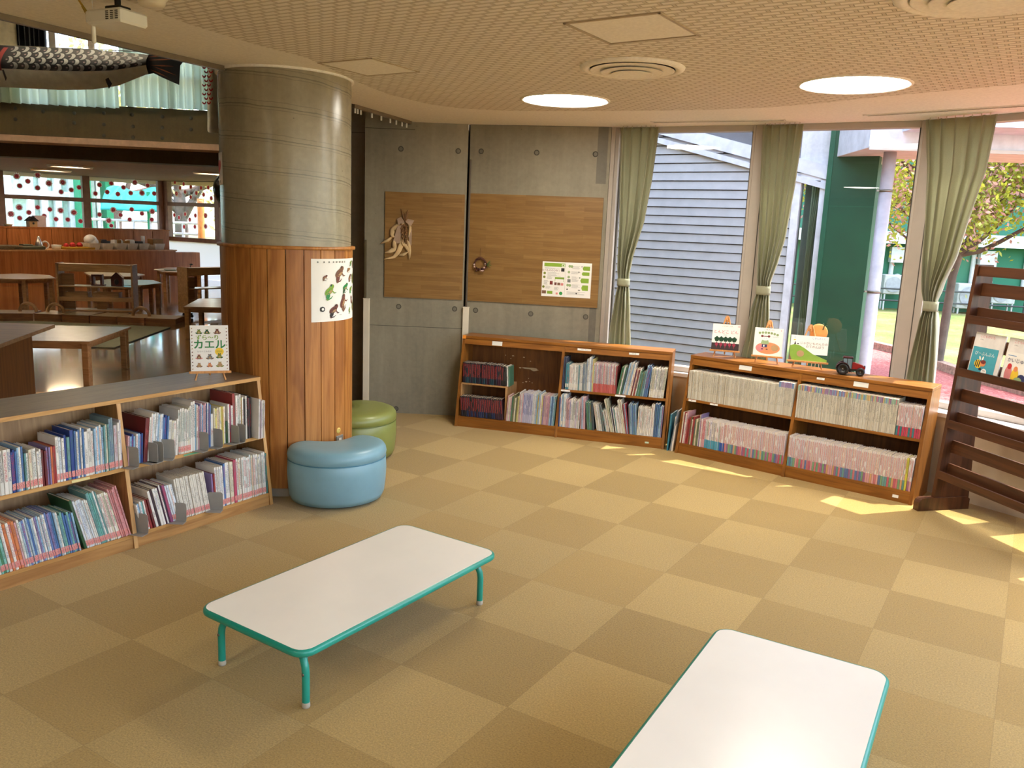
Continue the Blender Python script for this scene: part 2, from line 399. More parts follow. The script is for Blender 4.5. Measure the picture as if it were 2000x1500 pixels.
# ================================================================== THE SETTING
ZC = 2.5625
YAW = -.5589
P = [Vector((.775, 7.188)), Vector((1.806, 6.664)), Vector((2.818, 6.058)), Vector((3.509, 5.076)), Vector((3.93, 3.95)), Vector((4.06, 2.75)), Vector((3.95, 1.4)), Vector((3.6, .1)), Vector((2.7, -1.3)), Vector((1.4, -2.5))]
LB_R = Vector((-1.422, 4.801)); LB_D = Vector((.543, .840)); LB_N = Vector((-.840, .543))
COL = Vector((-1.468, 5.342))
bnd = [Vector((-6.6, -2.7)), LB_R + LB_N*.25 - LB_D*.9, COL.copy(), Vector((-1.35, 7.38))]

def flat(name, poly, z, mat, th=.1, up=True):
    mb = MB(); mb.prism(poly, z-th if up else z, z if up else z+th, 0); return mb.build(name, mat)
# carpet floor: the object is turned and placed on the tile grid
org = Vector((-.4975, 6.6067)); ca, sa = math.cos(-YAW), math.sin(-YAW)
poly = bnd[:] + [Vector((-1.35, 7.6)), Vector((.80, 7.35))] + [p for p in P[1:]] + [Vector((1.4, -2.7))]
loc2 = [((p.x-org.x)*ca-(p.y-org.y)*sa, (p.x-org.x)*sa+(p.y-org.y)*ca) for p in poly]
mb = MB(); mb.prism(loc2[::-1], -.08, 0)
fl = mb.build('floor', CARPET, loc=(org.x, org.y, 0), rz=YAW); struct(fl, 'library floor of gold-brown carpet tiles, turned-pile sheen painted as two tones')
hall = [bnd[0], bnd[1], bnd[2], bnd[3], Vector((-1.35, 8.3)), Vector((-2.5, 8.3)), Vector((-2.5, 21)), Vector((-7, 25)), Vector((-12, 25)), Vector((-20, 17)), Vector((-20, -2.7))]
o = flat('floor', [(p.x, p.y) for p in hall], -.001, HALLFLOOR); struct(o, 'polished wooden floor of the hall')

# library ceiling: smooth slab with a relief field
edge = [Vector((-.94, 7.40)), Vector((-1.272, 6.389)), Vector((-1.50, 5.5)), Vector((-1.741, 5.058)), Vector((-2.355, 3.928)), Vector((-4.7, -.4)), Vector((-5.9, -2.7))]
outl = edge + [Vector((1.6, -2.7)), Vector((2.85, -1.45)), Vector((3.64, .07)), Vector((4.0, 1.38)), Vector((4.11, 2.75)), Vector((3.98, 3.97)), Vector((3.555, 5.10)), Vector((2.855, 6.10)), Vector((1.83, 6.705)), Vector((1.93, 6.90)), Vector((.92, 7.44)), Vector((.80, 7.40))]  # juts out over the first window, added to block a stray sun stripe
mb = MB(); mb.prism([(p.x, p.y) for p in outl], ZC, ZC+.32)
ceil = mb.build('ceiling', CEILING); struct(ceil, 'beige library ceiling')
fieldpx = [(250, 0), (375, 48), (500, 86), (600, 112), (700, 160), (760, 184), (840, 203), (900, 211), (1000, 216), (1150, 216), (1300, 215), (1400, 213), (1500, 209), (1600, 201), (1700, 190), (1850, 176), (2000, 163)]
fld = [at(x, y, ZC) for x, y in fieldpx] + [Vector((3.3, 3.4, 0)), Vector((3.2, 1.6, 0)), Vector((2.6, 0, 0)), Vector((1.2, -1.6, 0)), Vector((-3.2, -1.6, 0)), Vector((-3.3, 1, 0))]
mb = MB(); mb.prism([(p.x, p.y) for p in fld], ZC-.003, ZC+.02)
struct(mb.build('ceiling', CEILTEX), 'relief patterned ceiling field')

def upright(name, a, b, z0, z1, th, mat, side=1, mi=0, mb=None):
    """wall slab from floor point a to b; thickness goes to the left of a->b when side=1"""
    a = Vector((a[0], a[1])); b = Vector((b[0], b[1])); d = (b-a).normalized(); n = Vector((-d.y, d.x))*side*th
    own = mb is None; mb = mb or MB(); mb.prism([a, b, b+n, a+n] if side > 0 else [b, a, a+n, b+n], z0, z1, mi)
    return mb.build(name, mat) if own else None
def wall_obj(name, a, b, z0, z1, th, mats, holes=(), joints=(), bands=(), side=1):
    """concrete wall in its own frame: x along a->b, y into the wall, z up; tie holes and form joints on its face"""
    a = Vector((a[0], a[1])); b = Vector((b[0], b[1])); L = (b-a).length; an = math.atan2(b.y-a.y, b.x-a.x)
    mb = MB(); mb.box((0, 0, z0), (L, th, z1), 0)
    for x, z in holes:
        M = Matrix.Translation((x, 0, z)) @ Matrix.Rotation(PI/2, 4, 'X')
        mb.lathe([(.0235, 0), (.0225, .0016), (.017, .0016), (.016, .0004), (0.0, .0004)], 20, 1, M=M)
        mb.lathe([(.0165, .0006), (.006, .0010), (0.0, .0010)], 16, 2, M=M)
    for x0, x1, z in joints: mb.box((x0, -.0008, z-.0022), (x1, .01, z+.0022), 1)
    for x0, x1, u0, u1 in bands: mb.box((x0, -.0012, u0), (x1, .01, u1), 2)
    return struct(mb.build(name, mats, loc=(a.x, a.y, 0), rz=an))
CONC2 = m_concrete('patched_concrete', (108, 102, 90)); HOLE = plain('tie_hole', (74, 70, 60), .8)
wa = wall_obj('wall_back', (-1.35, 7.387), (-.462, 7.376), 0, 3.3, .25, [CONC, HOLE, CONC2], [(.31, 2.336), (.805, 2.337), (.31, .975), (.811, .975), (.30, .04)], [(0, .43, 2.50), (.02, .888, .80)])
wa['label'] = 'left concrete panel of the back wall'
wb = wall_obj('wall_back', (-.445, 7.389), (.742, 7.163), 0, 2.57, .25, [CONC, HOLE, CONC2], [(.10, 2.342), (.585, 2.342), (1.085, 2.341), (.095, .971), (.595, .969), (1.08, .971)], [(0, 1.2, 2.562), (0, 1.2, .62)], [(1.11, 1.17, .0, 1.98), (1.10, 1.185, 2.1, 2.56)])
wb['label'] = 'right concrete panel of the back wall'
struct(upright('wall_back', (-.47, 7.44), (-.44, 7.44), 0, 2.57, .1, DARKLINE))
struct(wall_obj('wall_hall', (-2.55, 7.80), (-1.30, 7.80), 0, 5.6, .25, [CONC, HOLE, CONC2], [(.9, 2.34), (.9, .97)], [(0, 1.2, 2.5)]))
struct(upright('wall_hall', (-1.35, 7.55), (-1.35, 7.82), 0, 5.6, .2, CONC, -1))
struct(upright('wall_hall', (-1.35, 7.637), (-.2, 7.637), 2.6, 5.6, .2, CONC_DK, 1))
# narrow conduits and plastic cable covers on the back wall
def trunk(name, x, y, z0, z1, wd, dp, mat, label, cat, rz=0, group=None):
    mb = MB(); mb.bbox((-wd/2, -dp, z0), (wd/2, 0, z1), .004, 0)
    if wd > .03: mb.bbox((-wd/2-.002, -dp-.002, z1-.012), (wd/2+.002, 0, z1), .003, 0)
    o = mb.build(name, mat, loc=(x, y, 0), rz=rz); return tag(o, label, cat, group)
trunk('cable_cover', -1.325, 7.385, 0, 1.04, .055, .03, CREAM, 'cream plastic cable cover running up the left edge of the concrete wall', 'cable cover')
trunk('cable_cover', -.437, 7.375, 0.0, 1.00, .055, .03, CREAM, 'cream plastic cable cover rising behind the left end of the low bookcase', 'cable cover')
trunk('conduit', -1.338, 7.385, 1.04, 1.55, .02, .02, CONC_DK, 'thin grey conduit above the left cable cover', 'conduit')
trunk('conduit', -.436, 7.376, 1.0, 2.27, .016, .02, plain('brown_conduit', (84, 72, 58), .5), 'thin brown conduit between the two wood wall panels', 'conduit')

# round concrete column with cedar cladding
CZ = 1.548
col = thing('round_column', 'thick round concrete column clad in cedar boards to shoulder height', 'column', (COL.x, COL.y, 0))
col['kind'] = 'structure'
mb = MB(); mb.lathe([(.398, CZ-.05), (.398, 3.0)], 72); mb.build('concrete_shaft', CONC_COL, col)
for k in range(24):
    a0 = math.radians(-1.3-15*k); a1 = a0-math.radians(15); g = .0075
    mb = MB(); R0, R1 = .392, .409; n = 4; pts = []
    for i in range(n+1): t = a1+g+(a0-a1-2*g)*i/n; pts.append((R1*math.cos(t), R1*math.sin(t)))
    for i in range(n, -1, -1): t = a1+.0015+(a0-a1-.003)*i/n; pts.append((R0*math.cos(t), R0*math.sin(t)))
    mb.prism(pts, .055, CZ-.016)
    mb.build('cladding_board', [CEDAR, CEDAR2, CEDAR][(k*7) % 3], col)
mb = MB(); mb.lathe([(.38, CZ-.018), (.424, CZ-.018), (.426, CZ-.008), (.424, CZ), (.398, CZ+.002)], 72); mb.build('cap_ring', CEDAR, col)
mb = MB(); mb.lathe([(.40, 0), (.40, .056), (.38, .056)], 72); mb.build('skirting', plain('grey_skirting', (150, 140, 124), .7), col)
mb = MB(); mb.lathe([(.40, ZC-.012), (.412, ZC-.012), (.412, ZC+.0)], 72); mb.build('ceiling_trim', CEILING, col)

# window wall
SILLM = plain('sill_stone', (226, 224, 222), .35, var=.02)
def window(n, a, b, z0, z1, post=.09, label=None, postb=None, dep=.10):
    a = Vector((a[0], a[1])); b = Vector((b[0], b[1])); L = (b-a).length; an = math.atan2(b.y-a.y, b.x-a.x)
    root = bpy.data.objects.new('window_%d' % n, None); C.objects.link(root); root.location = (a.x, a.y, 0); root.rotation_euler = (0, 0, an)
    root['kind'] = 'structure'; root['label'] = label or 'tall fixed window in a pale metal frame'
    pb = post if postb is None else postb
    fr = MB(); fr.bbox((0, -.01, z0), (post, dep, z1), .004); fr.bbox((L-pb, -.01, z0), (L, dep, z1), .004)
    fr.bbox((post, 0, z1-.045), (L-pb, dep-.01, z1), .004); fr.bbox((post, 0, z0), (L-pb, dep-.01, z0+.045), .004)
    fr.box((post, .03, z0+.045), (post+.012, .06, z1-.045), 1); fr.box((L-pb-.012, .03, z0+.045), (L-pb, .06, z1-.045), 1)
    if post > .08: fr.box((post*.62, -.0125, z0), (post*.62+.006, -.009, z1), 1)
    fr.build('window_frame', [ALU, ALUD], root)
    g = MB(); g.face([(post, .045, z0+.04), (L-pb, .045, z0+.04), (L-pb, .045, z1-.04), (post, .045, z1-.04)]); g.build('pane', GLASS, root)
    return root
ZS = .575
labs = ['window between the concrete wall and the first pale post', 'window behind the easels, looking at the green wall', 'window behind the dark display rack']
window(1, P[0], P[1], ZS, ZC, .045, labs[0], .02)
window(2, P[1], P[2], ZS, ZC, .13, labs[1], .02)
window(3, P[2], P[3], ZS, ZC, .155, labs[2], .05)
for i in range(3, 9): window(i+1, P[i], P[i+1], ZS, ZC, .12, None, .03)
offs = {0: .05, 1: .085, 2: .136}
for i in range(9):
    a, b = P[i], P[i+1]; d = (b-a).normalized(); n = Vector((d.y, -d.x)); k = offs.get(i, .13)
    mb = MB(); mb.prism([a+n*k-d*.02, b+n*k+d*.05, b-n*.12+d*.03, a-n*.12-d*.02][::-1], 0, ZS-.03); o = struct(mb.build('wall_window_side', WALLW))
    mb = MB(); mb.prism([a+n*(k+.015), b+n*(k+.015)+d*.05, b-n*.11, a-n*.11][::-1], ZS-.03, ZS-.001); struct(mb.build('trim_%d' % (i+1), SILLM), 'pale window sill')
mb = MB(); mb.prism([(.745, 7.165), (.775, 7.15), (.80, 7.24), (.77, 7.42)][::-1], 0, ZC); struct(mb.build('trim_10', ALU), 'pale corner post beside the concrete wall')
# outside head of the windows, then the closed sides of the room behind the camera
struct(upright('wall_near', (1.4, -2.6), (-20, -2.6), 0, 5.6, .2, WALLW, 1))
struct(upright('wall_near', P[8]-Vector((0, 0)), (1.3, -2.7), 2.5, 2.6, .2, WALLW, 1))

# ---- the tall hall to the left
BA, BB = Vector((-20.0, 12.95)), Vector((-2.4, 14.35))
mb = MB(); d = (BB-BA).normalized(); n = Vector((-d.y, d.x))
def slab(z0, z1, y0, y1, mi=0, mb=None, x0=0, x1=None):
    x1 = (BB-BA).length if x1 is None else x1
    p = [BA+d*x0+n*y0, BA+d*x1+n*y0, BA+d*x1+n*y1, BA+d*x0+n*y1]; mb.prism(p, z0, z1, mi)
zb = lambda x, y: on(x, y, BA, BB).z
sb = lambda x, y=100: (Vector(on(x, y, BA, BB)[:2])-BA).dot(d)
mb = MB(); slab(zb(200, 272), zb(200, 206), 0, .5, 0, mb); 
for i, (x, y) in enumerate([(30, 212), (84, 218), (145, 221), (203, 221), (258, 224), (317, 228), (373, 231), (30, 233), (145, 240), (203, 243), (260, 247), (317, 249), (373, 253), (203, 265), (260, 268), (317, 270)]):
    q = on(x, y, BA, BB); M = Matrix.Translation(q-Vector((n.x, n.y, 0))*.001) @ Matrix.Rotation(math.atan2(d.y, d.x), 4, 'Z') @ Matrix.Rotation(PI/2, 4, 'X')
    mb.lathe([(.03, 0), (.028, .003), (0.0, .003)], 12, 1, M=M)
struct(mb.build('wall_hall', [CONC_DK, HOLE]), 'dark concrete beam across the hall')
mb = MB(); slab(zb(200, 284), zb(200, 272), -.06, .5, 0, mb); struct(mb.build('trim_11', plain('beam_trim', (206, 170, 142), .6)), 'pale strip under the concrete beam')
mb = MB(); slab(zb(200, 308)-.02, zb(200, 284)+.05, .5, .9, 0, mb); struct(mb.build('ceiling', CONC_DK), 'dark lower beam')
LZ = zb(200, 308)
lowroof = [BA+n*.6, BB+n*.6, Vector((-2.4, 21.5)), Vector((-7, 26)), Vector((-12, 26)), Vector((-20.5, 17))]
mb = MB(); mb.prism(lowroof, LZ, LZ+.25); struct(mb.build('ceiling', plain('soffit_paint', (150, 118, 92), .75)), 'low ceiling in front of the far window')
# clerestory wall above the beam
zt = 5.6; z_s = zb(200, 206)
mb = MB(); slab(z_s, zt, 0, .2, 0, mb, 0, sb(38, 90)); struct(mb.build('wall_hall', plain('hall_cream', (214, 202, 170), .8)), 'cream upper wall of the hall')
xs = [sb(38), sb(97), sb(104), sb(176), sb(250), sb(310), sb(425)]
clz0 = 3.9
mb = MB()
for px in (103, 179, 251): s_ = sb(px, 90); slab(z_s, zt, -.02, .1, 0, mb, s_-.05, s_+.05)
for s_ in (sb(330), sb(390), sb(450)): slab(z_s, zt, -.02, .1, 0, mb, s_-.04, s_+.04)
slab(4.95, 5.6, -.01, .1, 0, mb, sb(38), (BB-BA).length); slab(clz0-.06, clz0, 0, .1, 0, mb, sb(38), (BB-BA).length)
root = bpy.data.objects.new('window_10', None); C.objects.link(root); root['kind'] = 'structure'; root['label'] = 'row of high clerestory windows in the hall'
mb.build('window_frame', ALU, root)
mb = MB(); a = BA+d*sb(97)+n*.05; b = BB+n*.05; mb.face([(a.x, a.y, z_s), (b.x, b.y, z_s), (b.x, b.y, 4.97), (a.x, a.y, 4.97)]); mb.build('pane', GLASS, root)
# hall roof and outer walls
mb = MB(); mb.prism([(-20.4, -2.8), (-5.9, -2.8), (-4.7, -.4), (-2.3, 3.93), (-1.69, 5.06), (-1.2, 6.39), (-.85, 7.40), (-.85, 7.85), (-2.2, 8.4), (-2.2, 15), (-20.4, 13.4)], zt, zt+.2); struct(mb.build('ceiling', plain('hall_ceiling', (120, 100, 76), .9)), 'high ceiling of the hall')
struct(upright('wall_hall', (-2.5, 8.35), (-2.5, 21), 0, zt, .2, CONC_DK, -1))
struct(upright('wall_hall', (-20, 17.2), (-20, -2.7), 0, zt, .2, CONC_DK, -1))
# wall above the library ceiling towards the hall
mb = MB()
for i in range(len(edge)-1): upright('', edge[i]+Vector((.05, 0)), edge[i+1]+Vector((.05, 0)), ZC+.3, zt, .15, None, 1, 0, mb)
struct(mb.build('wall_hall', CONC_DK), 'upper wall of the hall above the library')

# far window of the hall: two runs meeting in a corner
WC = Vector(on(320, 400, (-30, 23.2), (10, 23.2))[:2]); WD1 = Vector((.717, .697)); WD2 = Vector((.848, -.53))
WA = WC-WD1*10.5; WE = WC+WD2*4.2
def z_at(x, y, a, b): return on(x, y, a, b).z
wz1 = z_at(318, 336, WA, WC); wz0 = z_at(318, 452, WA, WC)-.02; wm = z_at(300, 397, WA, WC); w2z0 = z_at(400, 470, WC, WE)
print('hall window', WC, wz0, wz1, wm, w2z0)
def hallwin(n, a, b, zs0, posts, zm, label):
    a = Vector(a); b = Vector(b); L = (b-a).length; an = math.atan2(b.y-a.y, b.x-a.x)
    root = bpy.data.objects.new('window_%d' % n, None); C.objects.link(root); root.location = (a.x, a.y, 0); root.rotation_euler = (0, 0, an); root['kind'] = 'structure'; root['label'] = label
    fr = MB(); pk = plain('pink_grey_frame', (178, 150, 146), .5)
    for s_ in posts: fr.bbox((s_-.09, -.02, zs0), (s_+.09, .14, wz1), .01)
    fr.bbox((0, 0, zm-.05), (L, .1, zm+.05), .01); fr.bbox((0, -.02, wz1-.02), (L, .12, LZ), .01); fr.bbox((0, -.02, zs0-.06), (L, .12, zs0+.05), .01)
    fr.build('window_frame', pk, root)
    g = MB(); g.face([(0, .05, zs0), (L, .05, zs0), (L, .05, wz1), (0, .05, wz1)]); g.build('pane', GLASS, root)
    return root
def s_on(px, py, a, b): a = Vector(a); q = Vector(on(px, py, a, b)[:2]); return (q-a).dot((Vector(b)-a).normalized())
hw1 = hallwin(11, WA, WC, wz0, [.1, s_on(2, 400, WA, WC), s_on(170, 400, WA, WC), 10.5-.06], wm, 'long far window of the hall behind the serving counter')
hw2 = hallwin(12, WC, WE, w2z0, [.09, s_on(424, 420, WC, WE)], wm, 'far window of the hall right of the corner post')
struct(upright('wall_hall', WA-WD1*2, WC, 0, wz0-.05, .15, WALLW, 1))
def m_frost():
    mt, n_, b = _new('frosted_panel'); n_.nodes.remove(b); o = [k for k in n_.nodes if k.type == 'OUTPUT_MATERIAL'][0]
    t = n_.nodes.new('ShaderNodeBsdfTranslucent'); t.inputs[0].default_value = (.9, .9, .92, 1); dd = n_.nodes.new('ShaderNodeBsdfDiffuse'); dd.inputs[0].default_value = (.85, .84, .84, 1)
    mx = n_.nodes.new('ShaderNodeMixShader'); mx.inputs[0].default_value = .7; n_.links.new(dd.outputs[0], mx.inputs[1]); n_.links.new(t.outputs[0], mx.inputs[2]); n_.links.new(mx.outputs[0], o.inputs[0]); return mt
FROST = m_frost()
mb = MB(); q = Vector((WD2.y, -WD2.x)); mb.face([(WC.x, WC.y, 0), (WE.x, WE.y, 0), (WE.x, WE.y, w2z0-.05), (WC.x, WC.y, w2z0-.05)]); struct(mb.build('wall_hall', FROST), 'frosted lower panels under the far window')
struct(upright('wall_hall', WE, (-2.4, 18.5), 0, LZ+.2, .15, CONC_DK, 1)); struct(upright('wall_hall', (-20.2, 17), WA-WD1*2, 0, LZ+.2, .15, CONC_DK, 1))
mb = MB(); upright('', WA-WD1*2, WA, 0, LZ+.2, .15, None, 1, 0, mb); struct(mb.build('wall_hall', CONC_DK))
# ================================================================== LOW FOLDING TABLES
def rrect(L, W, r, seg=6, ins=0):
    pts = []
    for cx, cy, a0 in ((L/2-r, -W/2+r, -PI/2), (L/2-r, W/2-r, 0), (-L/2+r, W/2-r, PI/2), (-L/2+r, -W/2+r, PI)):
        for k in range(seg+1): a = a0+k*PI/2/seg; pts.append((cx+(r-ins)*math.cos(a), cy+(r-ins)*math.sin(a)))
    return pts
def low_table(label, loc, rz, L=1.19, W=.59, H=.25):
    t = thing('low_table', label, 'low table', loc, rz, 'folding low tables on the carpet')
    mb = MB(); mb.prism(rrect(L-.012, W-.012, .052), H-.022, H, 0); mb.build('table_top', WHITETOP, t)
    mb = MB(); n = 28
    prof = [(-.003, H-.0005), (.006, H-.001), (.011, H-.006), (.0125, H-.014), (.011, H-.022), (.006, H-.027), (-.004, H-.027)]
    rings = [[(x, y, z) for x, y in rrect(L-.012, W-.012, .052, ins=-o)] for o, z in prof]; k = len(rings[0]); vs = [p for r in rings for p in r]
    mb.add(vs, [(i*k+j, i*k+(j+1) % k, (i+1)*k+(j+1) % k, (i+1)*k+j) for i in range(len(rings)-1) for j in range(k)], 0, True)
    mb.build('edge_band', TEAL, t)
    mb = MB(); mb.box((-L/2+.1, -W/2+.08, H-.030), (L/2-.1, W/2-.08, H-.022)); mb.build('underside_board', plain('underboard', (150, 120, 84), .7), t)
    for sx in (-1, 1):
        for sy in (-1, 1):
            x = sx*(L/2-.062); y = sy*(W/2-.052); mb = MB()
            path = [(x, y, .015), (x, y, .13)]+[(x-sx*.02*(1-math.cos(a)), y-sy*.085*(1-math.cos(a)), .13+.088*math.sin(a)) for a in (.3, .6, .9, 1.2, 1.5)]
            path += [(x-sx*.022, y-sy*.13, H-.031)]
            mb.tube(path, .0142, 12); leg = mb.build('leg', TEAL, t)
            m2 = MB(); m2.lathe([(.0, 0), (.0145, 0), (.0155, .006), (.015, .02), (.0135, .021)], 14, c=(x, y, 0)); m2.build('rubber_foot', RUBBER, leg)
            m3 = MB(); m3.lathe([(.006, 0), (.005, .003), (0, .004)], 8, M=Matrix.Translation((x+sx*.013, y, .13)) @ Matrix.Rotation(sx*PI/2, 4, 'Y')); m3.build('rivet', STEEL, leg)
        m4 = MB(); x = sx*(L/2-.062)
        for sy in (-1, 1): m4.tube([(x, sy*(W/2-.055), .175), (x-sx*.07, sy*(W/2-.09), .20), (x-sx*.11, sy*(W/2-.10), .222), (x-sx*.13, sy*(W/2-.12), .224)], .0055, 8)
        m4.tube([(x-sx*.022, -W/2+.16, .219), (x-sx*.022, W/2-.16, .219)], .0142, 8)
        m4.build('folding_brace', STEEL, t)
    return t
q = [at(387.5, 1185, .25), at(586.4, 1280.7, .25), at(974.3, 1078.3, .25), at(789, 1019.6, .25)]
c1 = sum(q, Vector((0, 0, 0)))/4; u1 = (q[2]-q[1]).normalized()
low_table('white topped low folding table with teal legs standing nearer the blue stool', (c1.x, c1.y, 0), math.atan2(u1.y, u1.x), 1.172, .574)
fr_, rt_ = at(1404, 1222, .25), at(1740, 1316, .25); cr = (fr_+rt_)/2
lb_, rb_ = at(1157, 1500, .25), at(1660, 1500, .25)
e1 = (lb_-fr_); e2 = rb_-rt_; e1.z = 0; e2.z = 0
dirn = Vector(((rt_-fr_).y, -(rt_-fr_).x, 0)).normalized()
ctr = cr+dirn*1.172/2
low_table('white topped low table with teal edge, cut off by the bottom of the photo', (ctr.x, ctr.y, 0), math.atan2(dirn.y, dirn.x), 1.172, .60)

# ================================================================== CRESCENT STOOLS
def stool(label, loc, rz, mat, pip, R=.335, H=.385, D=.40):
    """a round seat with a bite taken out: local -y is the convex front, +y the hollow back"""
    t = thing('crescent_stool', label, 'stool', loc, rz, 'vinyl crescent stools round the column')
    def outline(ins):
        pts = []; rr = R-ins; a0 = math.radians(26)
        for i in range(33): a = PI-a0*-1+(PI+2*a0*-1+4*a0*0)*i/32 if 0 else (PI-a0*.0)+PI*i/32; pts.append((rr*math.cos(a), -.06+rr*.93*math.sin(a)))
        # rounded right lobe, concave back, rounded left lobe
        w_ = rr; lb = .105-ins*.5
        for i in range(1, 9): a = PI*.62*i/8; pts.append((w_-lb+lb*math.cos(a), -.06+ (lb)*1.25*math.sin(a)))
        x1, y1 = pts[-1]
        for i in range(1, 16): s_ = i/16; x = x1+(-x1-x1)*s_; pts.append((x, y1-(.075-ins*.1)*math.sin(PI*s_)))
        for i in range(8): a = PI-PI*.62*(8-i)/8; pts.append((-w_+lb+lb*math.cos(a), -.06+lb*1.25*math.sin(a)))
        return pts
    def loft(mb, prof, mi=0, cap=True):
        rings = [[(x, y, z) for x, y in outline(i_)] for i_, z in prof]; k = len(rings[0]); vs = [p for r in rings for p in r]
        mb.add(vs, [(i*k+j, i*k+(j+1) % k, (i+1)*k+(j+1) % k, (i+1)*k+j) for i in range(len(rings)-1) for j in range(k)], mi, True)
        if cap: mb.add(rings[-1], [tuple(range(k))], mi, True)
    hs = H*.76
    mb = MB(); loft(mb, [(.05, .012), (.022, .018), (.008, .05), (.0, .12), (-.004, .2), (.0, hs-.01), (.006, hs)]); mb.build('body', mat, t)
    mb = MB(); loft(mb, [(.01, hs-.004), (.001, hs+.004), (-.004, hs+.03), (.001, H-.032), (.014, H-.014), (.04, H-.003), (.08, H), (.15, H+.002)]); mb.build('cushion', mat, t)
    mb = MB(); mb.tube([(x, y, hs) for x, y in outline(.001)]+[(outline(.001)[0][0], outline(.001)[0][1], hs)], .0028, 6); mb.build('piping', pip, t)
    mb = MB(); loft(mb, [(.07, 0), (.05, .014)]); mb.build('glide_base', BLACK, t)
    return t
stool('pale blue vinyl crescent stool in front of the wood clad column', (-1.105, 5.035, 0), math.radians(32), BLUE, BLUED, .305, .36)
stool('olive green vinyl crescent stool half behind the column', (-1.205, 5.975, 0), math.radians(84), GREENV, GREEND, .315, .36)

# ================================================================== BOOKS
INK = [(60, 50, 60), (170, 60, 60), (50, 70, 130), (90, 90, 90), (40, 100, 90)]
def spine_mat(col, ink, busy=.5, bottom=None, top=None):
    name = 'spine_%02x%02x%02x_%d_%d_%s' % (*[int(v) for v in col], ink, int(busy*10), ''.join('%02x' % int(v) for v in (bottom or ()))+('t'+''.join('%02x' % int(v) for v in top) if top else ''))
    if name in MATS: return MATS[name]
    mt, n, b = _new(name); MATS[name] = mt
    t = n.nodes.new('ShaderNodeTexCoord'); s = n.nodes.new('ShaderNodeSeparateXYZ'); n.links.new(t.outputs['Generated'], s.inputs[0])
    ob = n.nodes.new('ShaderNodeObjectInfo')
    mp = n.nodes.new('ShaderNodeMapping'); mp.inputs['Scale'].default_value = (420, 0, 260); n.links.new(t.outputs['Object'], mp.inputs[0])
    off = n.nodes.new('ShaderNodeVectorMath'); off.operation = 'ADD'; n.links.new(mp.outputs[0], off.inputs[0])
    cmb = n.nodes.new('ShaderNodeCombineXYZ'); n.links.new(math_(n, 'MULTIPLY', ob.outputs['Random'], 517.0), cmb.inputs[2]); n.links.new(cmb.outputs[0], off.inputs[1])
    g = noise(n, off.outputs[0], 1.0, 1)
    big = n.nodes.new('ShaderNodeMapping'); big.inputs['Scale'].default_value = (0, 0, 26); n.links.new(off.outputs[0], big.inputs[0])
    g2 = noise(n, off.outputs[0], .06, 0)
    m1 = math_(n, 'GREATER_THAN', g, .56-.08*busy)
    inx = math_(n, 'LESS_THAN', math_(n, 'ABSOLUTE', math_(n, 'SUBTRACT', s.outputs[0], .5)), .34)
    inz = math_(n, 'MULTIPLY', math_(n, 'GREATER_THAN', s.outputs[2], .28), math_(n, 'LESS_THAN', s.outputs[2], .94))
    gap = math_(n, 'GREATER_THAN', g2, .50-.12*busy)
    msk = math_(n, 'MULTIPLY', math_(n, 'MULTIPLY', m1, gap), math_(n, 'MULTIPLY', inx, inz))
    c = mix(n, math_(n, 'MULTIPLY', msk, .85), lin(col), lin(INK[ink]))
    if bottom: c = mix(n, math_(n, 'LESS_THAN', s.outputs[2], .30), c, lin(bottom))
    if top: c = mix(n, math_(n, 'GREATER_THAN', s.outputs[2], .84), c, lin(top))
    n.links.new(c, b.inputs['Base Color']); b.inputs['Roughness'].default_value = .4
    return mt
def sticker_mat():
    mt, n, b = _new('call_number_sticker')
    v = coords(n, scale=(600, 0, 420)); g = noise(n, v, 1, 1); t = n.nodes.new('ShaderNodeTexCoord')
    s = n.nodes.new('ShaderNodeSeparateXYZ'); n.links.new(t.outputs['Generated'], s.inputs[0])
    sm = n.nodes.new('ShaderNodeSeparateXYZ'); n.links.new(t.outputs['Object'], sm.inputs[0])
    k = math_(n, 'MULTIPLY', math_(n, 'GREATER_THAN', g, .45), 1)
    n.links.new(mix(n, k, lin((232, 222, 214)), lin((196, 52, 44))), b.inputs['Base Color']); b.inputs['Roughness'].default_value = .4
    return mt
STICK = sticker_mat()
STICKB = plain('plain_sticker', (220, 214, 202), .5)
